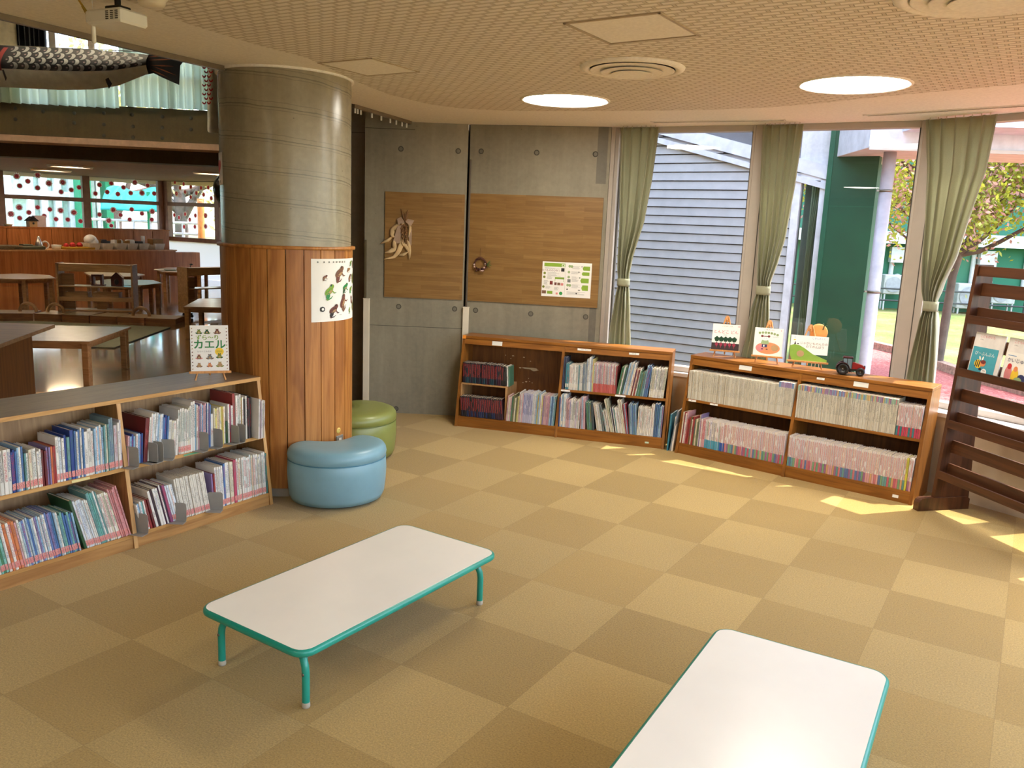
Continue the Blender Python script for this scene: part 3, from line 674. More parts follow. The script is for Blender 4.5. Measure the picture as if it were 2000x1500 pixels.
class Case:
    """slanted front bookcase; local x along the front, y to the back, z up"""
    def __init__(s, name, label, cat, right_bottom, direction, W, H, slant, dtop, header, mids, base, matset, group=None, two_sided=False, open_left=False, topmat=None):
        s.W, s.H, s.sl = W, H, slant; D = Vector(direction).normalized(); o = Vector(right_bottom)-D*W
        s.root = thing(name, label, cat, (o.x, o.y, 0), math.atan2(D.y, D.x), group); s.th = .022; s.base = base; s.mids = mids; s.M = None
        X, XZ, BK, EX, EZ = matset; th = s.th; dt = dtop; db = slant+dtop if not two_sided else slant*2+dtop
        yf = lambda z: slant*z/H
        yb = (lambda z: db-slant*z/H) if two_sided else (lambda z: db)
        s.yf = yf; s.db = db
        def side(x0, x1):
            mb = MB(); z0, z1 = 0, H-th
            p = lambda x: [Vector((x, yf(z0), z0)), Vector((x, yb(z0), z0)), Vector((x, yb(z1), z1)), Vector((x, yf(z1), z1))]
            a, b = p(x0), p(x1); mb.add(a+b, [(3, 2, 1, 0), (4, 5, 6, 7), (1, 2, 6, 5), (2, 3, 7, 6), (0, 1, 5, 4)], 0); 
            mb.add([a[0], b[0], b[3], a[3]], [(0, 1, 2, 3)], 1); return mb
        side(0, th).build('side_panel', [XZ, EZ], s.root); side(W-th, W).build('side_panel', [XZ, EZ], s.root)
        side(W/2-th/2, W/2+th/2).build('divider', [XZ, EZ], s.root)
        mb = MB(); mb.bbox((-.001, yf(H)-.006, H-th), (W+.001, yb(H)+.002, H), .003, 0)
        # front edge strip
        mb.box((0, yf(H)-.0075, H-th+.001), (W, yf(H)-.005, H-.001), 1); mb.build('top_board', [topmat or X, EX], s.root)
        if header:
            mb = MB(); z0, z1 = header, H-th
            for x0, x1 in ((th, W/2-th/2), (W/2+th/2, W-th)):
                a = [(x0, yf(z0)+.004, z0), (x1, yf(z0)+.004, z0), (x1, yf(z1)+.004, z1), (x0, yf(z1)+.004, z1)]; b_ = [(x, y+.018, z) for x, y, z in a]
                mb.add(a+b_, [(0, 1, 2, 3), (7, 6, 5, 4), (0, 4, 5, 1), (3, 2, 6, 7)], 0)
            mb.build('header_rail', [X], s.root)
        for bi, (x0, x1) in enumerate(((th, W/2-th/2), (W/2+th/2, W-th))):
            for z in [base]+([mids[bi]] if mids[bi] else []):
                yback = (db/2 if two_sided else db-.01)
                mb = MB(); mb.box((x0, yf(z)+.003, z-.02), (x1, yback, z), 0); mb.box((x0, yf(z)+.0015, z-.019), (x1, yf(z)+.0035, z-.001), 1)
                mb.build('shelf', [X, EX], s.root)
        mb = MB(); 
        if two_sided: mb.box((th, db/2-.004, 0), (W-th, db/2+.004, H-th), 0)
        else: mb.box((th, db-.012, 0), (W-th, db-.004, H-th), 0)
        mb.build('back_panel', BK, s.root)
        mb = MB(); mb.box((th, yf(.04)+.006, 0), (W-th, yf(.04)+.024, base-.02), 0); mb.build('plinth', X, s.root)
        if two_sided:
            mb = MB(); mb.box((th, db-.03, 0), (W-th, db-.012, base-.02)); 
            mb.box((th, db/2, base-.02), (W-th, db-.02, base)); mb.box((th, db/2, .4), (W-th, db-.09, .42)); mb.build('rear_shelf', X, s.root)
        s.mw = Matrix.Translation((o.x, o.y, 0)) @ Matrix.Rotation(math.atan2(D.y, D.x), 4, 'Z')
        s.rz = math.atan2(D.y, D.x)
        s.n = 0
    def place(s, x, y, z): return s.mw @ Vector((x, y, z))
WHITE_SP = (216, 206, 192); CREAMSP = (212, 202, 176)
rng = random.Random(11)
def book_mesh(t, h, d, cover, spine, sticker=0, page=True, hard=True):
    mb = MB(); c = .0018 if hard else .0008; c = min(c, t*.2); o = .003 if hard else .0
    mb.box((0, .0, 0), (c, d, h), 0); mb.box((t-c, 0, 0), (t, d, h), 0)
    # rounded spine
    mb.add([(0, 0, 0), (t*.2, -.0016, 0), (t*.8, -.0016, 0), (t, 0, 0), (0, 0, h), (t*.2, -.0016, h), (t*.8, -.0016, h), (t, 0, h)], [(0, 1, 5, 4), (1, 2, 6, 5), (2, 3, 7, 6), (3, 2, 1, 0), (4, 5, 6, 7)], 1)
    mb.box((c, 0.0005, o), (t-c, d-o, h-o), 2)
    if sticker: 
        z0 = .012 if sticker == 1 else .02; z1 = z0+.03
        mb.box((t*.06, -.0022, z0), (t*.94, -.0012, z1), 3)
    me = bpy.data.meshes.new('book'); me.from_pydata(mb.v, [], mb.f)
    for k in (cover, spine, PAGES, STICK if sticker == 1 else STICKB): me.materials.append(k)
    me.polygons.foreach_set('material_index', mb.m); me.update(); return me
ORD = ['first', 'second', 'third', 'fourth', 'fifth', 'sixth', 'seventh', 'eighth', 'ninth', 'tenth', 'eleventh', 'twelfth', 'thirteenth', 'fourteenth', 'fifteenth', 'sixteenth', 'seventeenth', 'eighteenth', 'nineteenth']
TENS = {2: 'twent', 3: 'thirt', 4: 'fort', 5: 'fift', 6: 'sixt', 7: 'sevent', 8: 'eight', 9: 'ninet'}
def ordinal(k):
    if k < 20: return ORD[k-1]
    a, b = divmod(k, 10); return TENS[a]+('ieth' if b == 0 else 'y-'+ORD[b-1])
def cname(c):
    r, g, b = c; mx, mn = max(c), min(c)
    if mx < 70: return 'black'
    if mx-mn < 26: return 'white' if mn > 185 else 'grey' if mn > 90 else 'dark grey'
    if r == mx and g > r*.82: return 'yellow' if b < 120 else 'cream'
    if r == mx: return ('orange' if g > 95 and b < 110 else 'red' if b < 100 else 'pink') if r > 140 else ('brown' if b < 60 else 'maroon')
    if g == mx: return 'green' if b < g*.85 else 'teal'
    return 'purple' if r > g*1.08 else ('pale blue' if mn > 130 else 'blue')
def desat(c, k):
    g = sum(c)/3; return tuple(v+(g*1.0-v)*k for v in c)
def row(case, x0, z, runs, where, group, seed, noun='book', depth=.165, front=.006, xmax=None, ds=.28):
    """runs: (count, (t0,t1), (h0,h1), [colours], lean degrees, options); thicknesses are fitted to the bay"""
    r = random.Random(seed); items = []
    for run in runs:
        if run[0] == 'gap': items.append(('gap', run[1])); continue
        n, (t0, t1), (h0, h1), cols, lean, opt = run
        for i in range(n):
            t = r.uniform(t0, t1); h = r.uniform(h0, h1); le = math.radians(lean + (r.uniform(-1, 1)*opt.get('jit', .5)))
            col = cols[i % len(cols)] if opt.get('seq') else r.choice(cols)
            items.append((t, h, le, col, opt, r.uniform(.93, 1.04), r.uniform(-.004, .004), r.randrange(5), r.random(), r.random()))
    def lay(s):
        x = x0; pl = 0.0; ph = 0; out = []
        for it in items:
            if it[0] == 'gap': x += it[1]; continue
            t, h, le = it[0]*s, it[1], it[2]
            if le < pl-.03: x += min(ph or h, h)*(math.sin(pl)-math.sin(le))*.98
            out.append((x, t)); x += t/math.cos(le)+(.0012 if t > .009 else .0006); pl = le; ph = h
        return out, x + (ph*math.sin(pl) if pl > 0 else 0)
    s = 1.0
    if xmax:
        for _ in range(12):
            e = lay(s)[1]; s *= 1+(xmax-e)/(xmax-x0)
    pos, xe_ = lay(s); k = 0
    for (x, t), it in zip(pos, [q for q in items if q[0] != 'gap']):
        _, h, le, col, opt, dk, jt, ik, rb, rt = it; k += 1; col = desat(col, .42 if case is B1_ref[0] else ds)
        bot = opt.get('bottom'); bot = bot[int(rb*len(bot))] if bot else None; top = opt.get('top'); top = top[int(rt*len(top))] if top else None
        ink = opt['ink'] if 'ink' in opt else ik
        sp = spine_mat(col, ink, opt.get('busy', .5), bot, top)
        cc = opt.get('cover', col); cov = plain('cover_%02x%02x%02x' % tuple(int(v) for v in cc), cc, .35, var=.04)
        me = book_mesh(t, h, opt.get('d', depth)*dk, cov, sp, opt.get('st', 0), hard=opt.get('hard', t > .006))
        o = bpy.data.objects.new(noun.replace(' ', '_'), me); C.objects.link(o)
        lift = t*math.sin(le) if le > 0 else 0
        o.matrix_world = case.mw @ Matrix.Translation((x, case.yf(z)+front-opt.get('jut', 0)+jt, z+lift+.0004)) @ Matrix.Rotation(le, 4, 'Y')
        o['label'] = opt.get('share') or '%s %s, %s from left %s' % (cname(col), noun, ordinal(k), where)
        o['category'] = 'magazine' if noun == 'magazine' else 'book'; o['group'] = opt.get('group', group)
    print('row', seed, k, 'end', round(xe_, 3), 'scale', round(s, 2)); return xe_
MS_OAK = (OAK, OAKZ, OAK_BACK, OAK, OAKZ)
MS_LB = (wood('lb_oak', (150, 104, 56), (184, 138, 82), 'X', 1.1, .45), wood('lb_oak_upright', (142, 98, 54), (176, 130, 78), 'Z', 1.1, .45), wood('lb_back', (140, 104, 68), (168, 130, 90), 'Z', 1.3, .5), EDGE, EDGEZ)
H = .775
B1_ref = [None]
LB = Case('bookcase', 'long two-bay low bookcase with worn grey-brown top beside the column', 'bookcase', (-1.422, 4.801), (.543, .840), 1.80, H, .105, .40, None, (.425, .425), .075, MS_LB, 'low slanted bookcases', two_sided=True, topmat=TOPGREY)
b1d = Vector((1.243+.486, 6.469-6.975)); B1 = Case('bookcase', 'low oak bookcase under the wood wall panels with half-empty left bay', 'bookcase', (1.243, 6.469), b1d, 1.80, H, .155, .215, .705, (None, .40), .09, MS_OAK, 'low slanted bookcases')
b2d = Vector((2.684-1.315, 5.285-6.388)); B2 = Case('bookcase', 'low oak bookcase packed with white magazines under the easels and toy tractor', 'bookcase', (2.690, 5.280), b2d, 1.765, H, .155, .245, .70, (.435, .435), .085, MS_OAK, 'low slanted bookcases')

W_ = (222, 214, 204); WG = (206, 200, 190); WB = (204, 212, 222); PK = (214, 150, 160); RD = (178, 44, 44); DR = (120, 24, 30); OR = (226, 110, 50); YL = (218, 196, 84); GN = (70, 140, 90); TL = (90, 150, 150); BL = (60, 110, 180); DB = (30, 60, 150); LB_ = (130, 176, 214); PU = (130, 110, 170); BK = (34, 32, 34); CR_ = (216, 204, 170); GRN2 = (40, 90, 50); MG = (150, 60, 110)
# ---- left bookcase
u = LB
row(u, .03, .425, [(6, (.012, .02), (.19, .23), [W_, WG, LB_, CR_], 0, {'st': 1}), (10, (.010, .016), (.20, .22), [CR_, YL, W_, WG], 0, {'st': 1}), (2, (.012, .014), (.20, .21), [BK], 0, {}), (5, (.012, .02), (.205, .215), [W_, WG], 0, {'busy': .9}),
   (6, (.009, .013), (.19, .21), [GN, W_, BL, LB_, DB], 0, {'st': 1}), (7, (.010, .014), (.17, .19), [TL, W_, CR_, LB_, WG], 0, {'st': 1}), (2, (.012, .014), (.165, .175), [DR, (110, 40, 80)], 0, {}), (5, (.009, .012), (.165, .185), [RD, OR, PU, RD], 0, {'st': 0}),
   (5, (.013, .017), (.20, .24), [DB, W_, WB, BL, TL], 0, {'st': 1}), (1, (.02, .02), (.245, .245), [DB], 0, {'st': 1}), (5, (.009, .013), (.23, .25), [W_, CR_, YL, BL], 0, {'st': 1}), (2, (.02, .022), (.22, .25), [WG, W_], 0, {'st': 1}), (9, (.009, .012), (.22, .245), [W_, WG, CR_, TL, LB_], 0, {'st': 1}),
   (2, (.012, .014), (.26, .27), [(110, 140, 150), W_], 0, {'st': 1}), (4, (.010, .013), (.22, .25), [WG, W_, (190, 180, 186)], 0, {'st': 1})], 'on upper left shelf of bookcase by column', 'books on the upper left shelf of the bookcase by the column', 1, xmax=0.886)
row(u, .03, .075, [(10, (.012, .016), (.18, .21), [W_, WG, BL, W_], -7, {'st': 1, 'jit': .3}), (1, (.02, .02), (.25, .25), [(190, 176, 40)], -7, {'jit': .1}), (6, (.010, .013), (.24, .25), [W_, (110, 190, 170), GN, W_], -9, {'st': 1, 'jit': .3}), (4, (.012, .015), (.235, .245), [OR, W_, OR, (230, 120, 60)], -9, {'st': 1, 'jit': .3, 'seq': 1}),
   (20, (.0085, .0105), (.225, .24), [BL, LB_, PU, W_, PK, (90, 120, 190), (150, 180, 200)], -9, {'st': 1, 'jit': .2}), (7, (.009, .011), (.20, .22), [TL, LB_, (110, 180, 160), BL], -9, {'st': 1, 'jit': .2}),
   (1, (.014, .014), (.27, .27), [GRN2], -14, {'jit': .1, 'd': .2}), (8, (.008, .010), (.25, .265), [W_, WG, WB], -14, {'st': 1, 'jit': .2}), (6, (.008, .010), (.28, .29), [TL, W_, (90, 170, 160)], -14, {'st': 1, 'jit': .2}), (5, (.010, .012), (.26, .27), [W_, CR_], -14, {'st': 1, 'jit': .2, 'busy': 1}), (5, (.009, .011), (.27, .29), [(200, 110, 110), (214, 130, 130)], -14, {'st': 1, 'jit': .2})],
   'on lower left shelf of bookcase by column', 'books on the lower left shelf of the bookcase by the column', 2, xmax=0.884)
xe = row(u, .912, .425, [(8, (.009, .011), (.15, .165), [BL, W_, YL, LB_, PK, DB], 3, {'jit': .2}), (1, (.022, .022), (.235, .235), [DR], 6, {'jit': .1, 'd': .22}), (8, (.008, .011), (.235, .255), [W_, LB_, WB, BL, W_], 6, {'jit': .2}), (3, (.010, .012), (.22, .235), [(90, 30, 50), DB, BL], 5, {'jit': .2}), (1, (.022, .022), (.20, .20), [WG], 4, {}), (3, (.010, .012), (.19, .205), [(190, 120, 130), CR_, W_], 4, {'jit': .2}),
   (8, (.008, .011), (.24, .265), [W_, WG, CR_, W_], 2, {'busy': 1, 'st': 1, 'jit': .3}), (2, (.012, .013), (.275, .285), [PK, W_], 2, {'busy': 1}), (8, (.007, .010), (.245, .265), [W_, PK, PU, LB_, W_], 2, {'busy': 1, 'jit': .3}), (4, (.007, .009), (.24, .26), [BL, LB_, (50, 80, 140), W_], 2, {'jit': .3}), (1, (.02, .02), (.19, .19), [WG], 0, {}),
   (7, (.009, .014), (.215, .225), [CR_, OR, YL, W_, CR_], 0, {'jit': .2}), (1, (.012, .012), (.13, .13), [GRN2], 0, {}), (3, (.010, .014), (.215, .24), [W_, RD, W_], 0, {'seq': 1}), (1, (.018, .018), (.285, .285), [(170, 50, 46)], 0, {'d': .2}), (3, (.010, .012), (.27, .28), [W_, WG], 0, {'jit': .2}), (2, (.010, .011), (.25, .26), [(150, 140, 40), W_], 0, {'seq': 1}), (5, (.008, .011), (.24, .265), [BK, W_, BK, (90, 70, 80)], 0, {'jit': .2, 'seq': 1})],
   'on upper right shelf of bookcase by column', 'books on the upper right shelf of the bookcase by the column', 3, xmax=1.7)
row(u, 1.705, .425, [(6, (.005, .008), (.225, .245), [W_, WG, W_, (190, 170, 176)], 2, {'jit': .3, 'jut': .055, 'd': .15})], 'jutting out at the right end of bookcase by column', 'thin booklets jutting out at the right end of the bookcase by the column', 33)
row(u, .912, .075, [(5, (.008, .011), (.15, .17), [BL, W_, LB_, (90, 170, 170)], -10, {'st': 1, 'jit': .3}), (2, (.012, .014), (.16, .17), [RD, DR], -12, {'seq': 1}), (4, (.012, .014), (.21, .22), [W_, (60, 40, 50), W_], -13, {'seq': 1, 'jit': .2}), (3, (.008, .009), (.22, .23), [(70, 30, 60), W_], -13, {'seq': 1, 'jit': .1}), (1, (.016, .016), (.225, .225), [MG], -13, {'jit': .1}), (4, (.009, .012), (.215, .22), [W_, WB], -13, {'st': 1, 'jit': .2}),
   (17, (.0095, .0105), (.235, .24), [(216, 206, 188)], -9, {'st': 1, 'jit': .1, 'busy': .2, 'ink': 0}), ('gap', .02), (2, (.010, .012), (.20, .21), [PU, RD], -3, {'seq': 1, 'jit': .2}), (4, (.011, .014), (.235, .25), [W_, W_], -3, {'st': 1}), (2, (.013, .014), (.25, .255), [BL, W_], -2, {'st': 1, 'seq': 1}), (3, (.012, .014), (.25, .26), [CR_, W_], -2, {'st': 1, 'jit': .2}), (1, (.018, .018), (.26, .26), [(200, 56, 90)], -2, {'st': 1}),
   (17, (.0095, .013), (.25, .265), [W_, WG, CR_, (200, 206, 200), W_], -2, {'st': 1, 'jit': .2, 'busy': .9}), (1, (.012, .012), (.25, .25), [(50, 120, 110)], -2, {})],
   'on lower right shelf of bookcase by column', 'books on the lower right shelf of the bookcase by the column', 4, xmax=1.774)
# bookends
def bookend(x, z, label, lean=0, hgt=.105, jut=.03):
    mb = MB(); mb.prism(rrect(.085, hgt, .014, 4), -.001, .001, 0, M=Matrix.Translation((0, 0, hgt/2)) @ Matrix.Rotation(PI/2, 4, 'X') @ Matrix.Rotation(0, 4, 'Z'))
    o = mb.build('bookend', GREYP); tag(o, label, 'bookend', 'grey metal bookends in the bookcase by the column')
    m2 = MB(); m2.bbox((-.0425, -.05, 0), (.0425, 0, .002), .001); m2.build('foot_plate', GREYP, o)
    o.matrix_world = LB.mw @ Matrix.Translation((x, LB.yf(z)-.012, z+.001)) @ Matrix.Rotation(math.radians(-lean+8), 4, 'Z')
    return o
for x, z, ln, lab in [(.925, .425, 80, 'grey metal bookend against the divider on the upper right shelf by the column'), (1.035, .425, 84, 'grey metal bookend next to the big dark red book, upper right shelf'), (1.068, .425, 84, 'grey metal bookend just right of the one by the dark red book'),
                      (1.125, .425, 60, 'grey metal bookend turned sideways before the cream books, upper right shelf'), (1.345, .425, 82, 'grey metal bookend among the pink and white books, upper right shelf'), (1.44, .425, 84, 'grey metal bookend beside the pale grey book, upper right shelf'), (1.555, .425, 88, 'grey metal bookend under the crimson book near the right end'),
                      (1.60, .425, 88, 'grey metal bookend left of the black books near the right end'), (.93, .075, 80, 'grey metal bookend against the divider on the lower right shelf by the column'), (1.15, .075, 66, 'grey metal bookend at the left end of the row of matching cream volumes'), (1.385, .075, 62, 'grey metal bookend at the right end of the matching cream volumes')]:
    bookend(x, z, lab, ln)
# coloured tape on shelf edges
def tape(case, x, z, w_, h_, mat, name, label, cat='label', out=.0030, yy=None, txt=None, tmat=None):
    mb = MB(); y = case.yf(z) - out if yy is None else yy
    a = math.atan2(case.sl, case.H)
    mb.box((-w_/2, -.0006, -h_/2), (w_/2, .0006, h_/2), 0)
    if txt:
        write(mb, txt, (0, -.0006, 0), (1, 0, 0), (0, 0, 1), h_*.5, 1)
    o = mb.build(name, [mat, tmat or BLACK]); o.matrix_world = case.mw @ Matrix.Translation((x, y, z)) @ Matrix.Rotation(-a, 4, 'X')
    return tag(o, label, cat)
tape(LB, 1.52, H-.011, .09, .012, plain('green_tape', (90, 150, 110), .5), 'edge_tape', 'faded green tape on the top edge of the bookcase by the column', 'tape', .0045)
tape(LB, .50, H-.011, .035, .012, plain('violet_tape', (130, 124, 150), .5), 'edge_tape', 'faded violet tape on the top edge at the far left', 'tape', .0045)
tape(LB, .66, .415, .09, .012, plain('cream_tape', (206, 190, 130), .5), 'edge_tape', 'cream tape with blue marks on the middle shelf edge, left bay', 'tape', -.0005)
tape(LB, 1.30, .415, .13, .010, plain('green_tape', (90, 150, 110), .5), 'edge_tape', 'long green tape on the middle shelf edge, right bay', 'tape', -.0005)

# ---- bookcase under the wood panels
u = B1; B1_ref[0] = B1
DK = [(44, 24, 54), (32, 28, 44), (60, 24, 40), (28, 28, 32), (70, 34, 34), (26, 44, 58)]
mb = MB(); w2 = .42; zt_ = .375; y0 = u.yf(.09)+.02
mb.box((.026, u.yf(.375)+.002, zt_-.014), (.026+w2, u.db-.02, zt_), 0); mb.box((.026+w2-.016, u.yf(.3)+.002, .0905), (.026+w2, u.db-.02, zt_-.014), 0); mb.box((.026, u.yf(.3)+.002, .0905), (.034, u.db-.02, zt_-.014), 0)
o = mb.build('inner_box_shelf', LIGHTW); o.matrix_world = u.mw.copy(); tag(o, 'small plain board shelf standing inside the left bay under dark comics', 'shelf')
row(u, .034, .376, [(22, (.0135, .0155), (.172, .178), DK, 0, {'busy': 1, 'ink': 1, 'jit': .1, 'bottom': [(24, 60, 74), (60, 26, 46), (30, 30, 46)]}), (2, (.02, .022), (.165, .17), [BK], 0, {}), (2, (.012, .014), (.17, .175), [W_, (50, 130, 90)], -3, {'seq': 1})], 'on top of the small inner shelf', 'dark comic volumes in the left bay', 21, 'comic', .12)
row(u, .036, .0915, [(22, (.0125, .0135), (.172, .178), DK, -6, {'busy': 1, 'ink': 1, 'jit': .1, 'bottom': [(30, 42, 80), (56, 26, 44), (26, 26, 40)]})], 'inside the small inner shelf', 'dark comic volumes in the left bay', 22, 'comic', .12, xmax=0.43)
row(u, .455, .09, [(4, (.010, .014), (.19, .22), [PK, W_, GN, CR_], 3, {'jit': .3}), (4, (.011, .015), (.20, .24), [YL, (120, 120, 60), CR_, (90, 120, 140)], 3, {'jit': .3}), (4, (.009, .013), (.24, .26), [W_, PK, WG], 2, {'jit': .3}), (6, (.012, .014), (.255, .258), [(176, 172, 210)], 2, {'busy': 1, 'ink': 2, 'jit': .1}), (8, (.009, .012), (.24, .265), [WB, LB_, W_, CR_, YL], 2, {'jit': .3}), (6, (.009, .011), (.245, .25), [(200, 120, 150), PK, PU], 2, {'jit': .2}), (4, (.010, .012), (.245, .25), [BL, LB_, TL], 2, {'jit': .2})],
    'on the bottom of the half-empty bay', 'picture books at the bottom of the half-empty bay', 23, 'picture book', xmax=0.886)
row(u, .913, .40, [(2, (.008, .01), (.265, .27), [(60, 70, 110), BK], 2, {}), (2, (.012, .014), (.215, .22), [(40, 140, 160)], 0, {'st': 2}), (7, (.009, .012), (.205, .215), [W_, WG, CR_], 0, {'st': 2}), (1, (.010, .010), (.21, .21), [TL], 0, {}), (4, (.011, .014), (.215, .235), [(110, 130, 140), WG, (150, 160, 160)], 0, {}), (4, (.010, .016), (.255, .285), [WG, WB, (150, 170, 190)], 0, {}), (1, (.01, .01), (.27, .27), [YL], 0, {}), (16, (.0095, .0115), (.235, .245), [W_, PK, WG, (200, 150, 160)], 0, {'busy': 1, 'bottom': [(196, 104, 98), (186, 90, 86)], 'jit': .1}), (1, (.012, .012), (.23, .23), [RD], 0, {'d': .2}),
   (5, (.008, .010), (.22, .24), [GN, W_, (60, 90, 90)], 9, {'jit': .2}), (5, (.009, .012), (.26, .28), [TL, LB_, WG, W_], 10, {'jit': .2}), (5, (.009, .012), (.22, .23), [W_, RD, CR_], 9, {'jit': .2, 'busy': 1}), (6, (.008, .010), (.19, .215), [TL, GN, (90, 140, 150)], 8, {'jit': .3}), (4, (.009, .011), (.24, .26), [LB_, BL, WB], 6, {'jit': .3}), (12, (.0085, .0105), (.235, .25), [W_, CR_, WG], 4, {'busy': 1, 'st': 2, 'jit': .2})],
    'on upper right shelf under the wood panels', 'books on the upper right shelf under the wood panels', 24, 'picture book', xmax=1.774)
row(u, .913, .09, [(1, (.010, .010), (.25, .25), [DB], 0, {}), (4, (.009, .012), (.265, .28), [W_, WB, LB_, CR_], 0, {'st': 2}), (9, (.009, .012), (.23, .25), [WG, (190, 170, 200), W_, PK], 0, {'busy': 1}), (4, (.007, .009), (.265, .27), [PK, (200, 160, 190), LB_], -2, {}), (6, (.007, .010), (.20, .235), [TL, (60, 80, 90), GN, BL], -6, {'jit': .4}), (7, (.007, .009), (.21, .23), [W_, CR_, WG, (110, 120, 120)], -11, {'jit': .3}), (4, (.006, .008), (.17, .2), [PK, TL, WG], -13, {'jit': .3}), (3, (.006, .008), (.26, .28), [CR_, (190, 190, 150), W_], -15, {'jit': .3}), (8, (.006, .008), (.2, .22), [W_, WG, TL, BK], -12, {'jit': .4}),
   (3, (.008, .010), (.27, .28), [W_, CR_], -12, {'jit': .3}), (3, (.006, .008), (.24, .25), [(190, 30, 60), LB_, W_], -10, {'jit': .3}), (7, (.007, .009), (.235, .255), [LB_, BL, TL, (70, 100, 110), WG], -5, {'jit': .3}), (9, (.009, .011), (.225, .235), [W_, WG, CR_], 0, {'st': 2, 'jit': .2}), (3, (.006, .008), (.255, .26), [W_], 0, {}), (3, (.009, .011), (.27, .28), [BL, (40, 90, 190), LB_], 1, {}), (3, (.007, .009), (.25, .26), [PU, LB_], 1, {})],
    'on lower right shelf under the wood panels', 'books on the lower right shelf under the wood panels', 25, 'picture book', xmax=1.774)
for x, w3, lab, tx in [(.315, .082, 'white blank name plate on the header of the half-empty bay', None)]:
    tape(u, x, .728, .09, .036, WHITEP, 'name_plate', lab, 'label', -.0028)
tape(u, 1.075, .735, .115, .016, PAPER, 'shelf_label', 'cream shelf label strip above the upper right books', 'label', -.0028, txt='\u3048\u307b\u3093\u3000\u3042\u2015\u3053', tmat=BLACK)
tape(u, 1.49, .735, .082, .016, PAPER, 'shelf_label', 'short cream shelf label with green mark at the right of the header', 'label', -.0028, txt='\u3048\u307b\u3093 \u25cf', tmat=plain('green_ink', (60, 110, 60), .6))
tape(u, .945, .389, .085, .014, PAPER, 'shelf_label', 'white label at the left of the middle shelf edge', 'label', -.0008, txt='\u25cf \u2015\u2015', tmat=BLACK)
tape(u, 1.41, .389, .085, .014, PAPER, 'shelf_label', 'white label at the middle of the middle shelf edge', 'label', -.0008, txt='\u3048\u307b\u3093', tmat=BLACK)
tape(u, 1.66, .045, .032, .026, plain('tag_green', (180, 196, 170), .5), 'asset_tag', 'small pale green tag on the plinth under the right bay', 'label', -.0055)
tape(u, .016, H-.012, .03, .03, plain('orange_tape', (232, 140, 40), .5), 'corner_tape', 'orange tape on the left top corner of the bookcase', 'tape', .008)
def m_peel():
    mb = MB(); r = random.Random(5)
    for cx, cz, w3, h3 in [(.555, .50, .15, .018), (.60, .492, .08, .022), (.47, .50, .03, .012), (.40, .60, .03, .008), (.50, .595, .02, .012), (.56, .565, .018, .006), (.33, .60, .012, .008), (.38, .575, .012, .006), (.53, .38, .02, .012), (.56, .385, .012, .008), (.585, .375, .01, .01), (.50, .37, .02, .005), (.55, .41, .008, .008)]:
        n_ = 11; pts = [(cx+w3/2*math.cos(2*PI*i/n_)*r.uniform(.6, 1.1), u.db-.0128, cz+h3/2*math.sin(2*PI*i/n_)*r.uniform(.5, 1.2)) for i in range(n_)]
        mb.face(pts)
    o = mb.build('peeled_tape_marks', plain('peel', (206, 184, 150), .8), B1.root); return o
m_peel()
# two picture books standing on the floor between the bookcases
gx = Vector((1.262, 6.445, 0))
for i, (dx, t, h, c, le, lab) in enumerate([(0.0, .010, .30, (60, 130, 150), 2, 'tall teal picture book on the floor between the two low bookcases'), (.022, .012, .335, (120, 130, 140), 7, 'grey open-topped folder leaning between the two low bookcases'), (.036, .014, .285, (232, 220, 206), 3, 'cream picture book with red dots on the floor between the bookcases')]):
    me = book_mesh(t, h, .21, plain('fcov%d' % i, c, .4), spine_mat(c, 3, .3)); o = bpy.data.objects.new('book', me); C.objects.link(o)
    o.matrix_world = Matrix.Translation(gx+Vector((dx*.9, -dx*.4, 0))) @ Matrix.Rotation(math.radians(-25), 4, 'Z') @ Matrix.Rotation(math.radians(le), 4, 'Y') @ Matrix.Translation((0, 0, t*math.sin(math.radians(le))))
    tag(o, lab, 'book')

# ---- magazine bookcase
u = B2
MG1 = [(206, 196, 174), (212, 204, 184), (198, 188, 166), (214, 208, 192)]
BOT = [(186, 92, 112), (96, 116, 160), (100, 150, 150), (200, 156, 110), (150, 100, 136), (120, 156, 120), (196, 116, 122), (206, 150, 150)]
B1_ref[0] = None
SPW = [(222, 212, 212), (226, 216, 206), (216, 206, 210)]
sh1 = 'thin cream-spined magazine in the packed upper left shelf of the magazine bookcase'
sh2 = 'thin cream-spined magazine with coloured top in the upper right shelf of the magazine bookcase'
row(u, .026, .435, [(82, (.0082, .0088), (.222, .226), MG1, 0, {'busy': .3, 'ink': 3, 'hard': False, 'jit': .05, 'share': sh1, 'group': 'magazines packed in the upper left shelf'}), (13, (.0082, .0088), (.243, .246), MG1, 0, {'busy': .3, 'ink': 3, 'hard': False, 'jit': .05, 'top': [(150, 130, 170), (120, 150, 190), (180, 150, 180)], 'share': 'taller cream-spined magazine with violet top at the right end of the upper left shelf', 'group': 'taller magazines at the end of the upper left shelf'})],
    '', 'magazines packed in the upper left shelf', 41, 'magazine', .17, xmax=0.868)
x_ = row(u, .896, .435, [(76, (.0081, .0087), (.240, .244), MG1, 0, {'busy': .3, 'ink': 3, 'hard': False, 'jit': .05, 'top': [(190, 130, 140), (120, 150, 190), (150, 180, 160), (200, 170, 120), (150, 120, 160)], 'share': sh2, 'group': 'magazines packed in the upper right shelf'})],
    '', 'magazines packed in the upper right shelf', 42, 'magazine', .17)
row(u, x_+.004, .435, [(12, (.0155, .0165), (.215, .22), SPW, 0, {'busy': 1, 'ink': 1, 'bottom': [(190, 60, 90), (60, 120, 130), (190, 80, 90)], 'jit': .05})], 'at right end of magazine bookcase upper shelf', 'white paperbacks at the right end of the upper shelf', 43, 'paperback', .13, xmax=1.74)
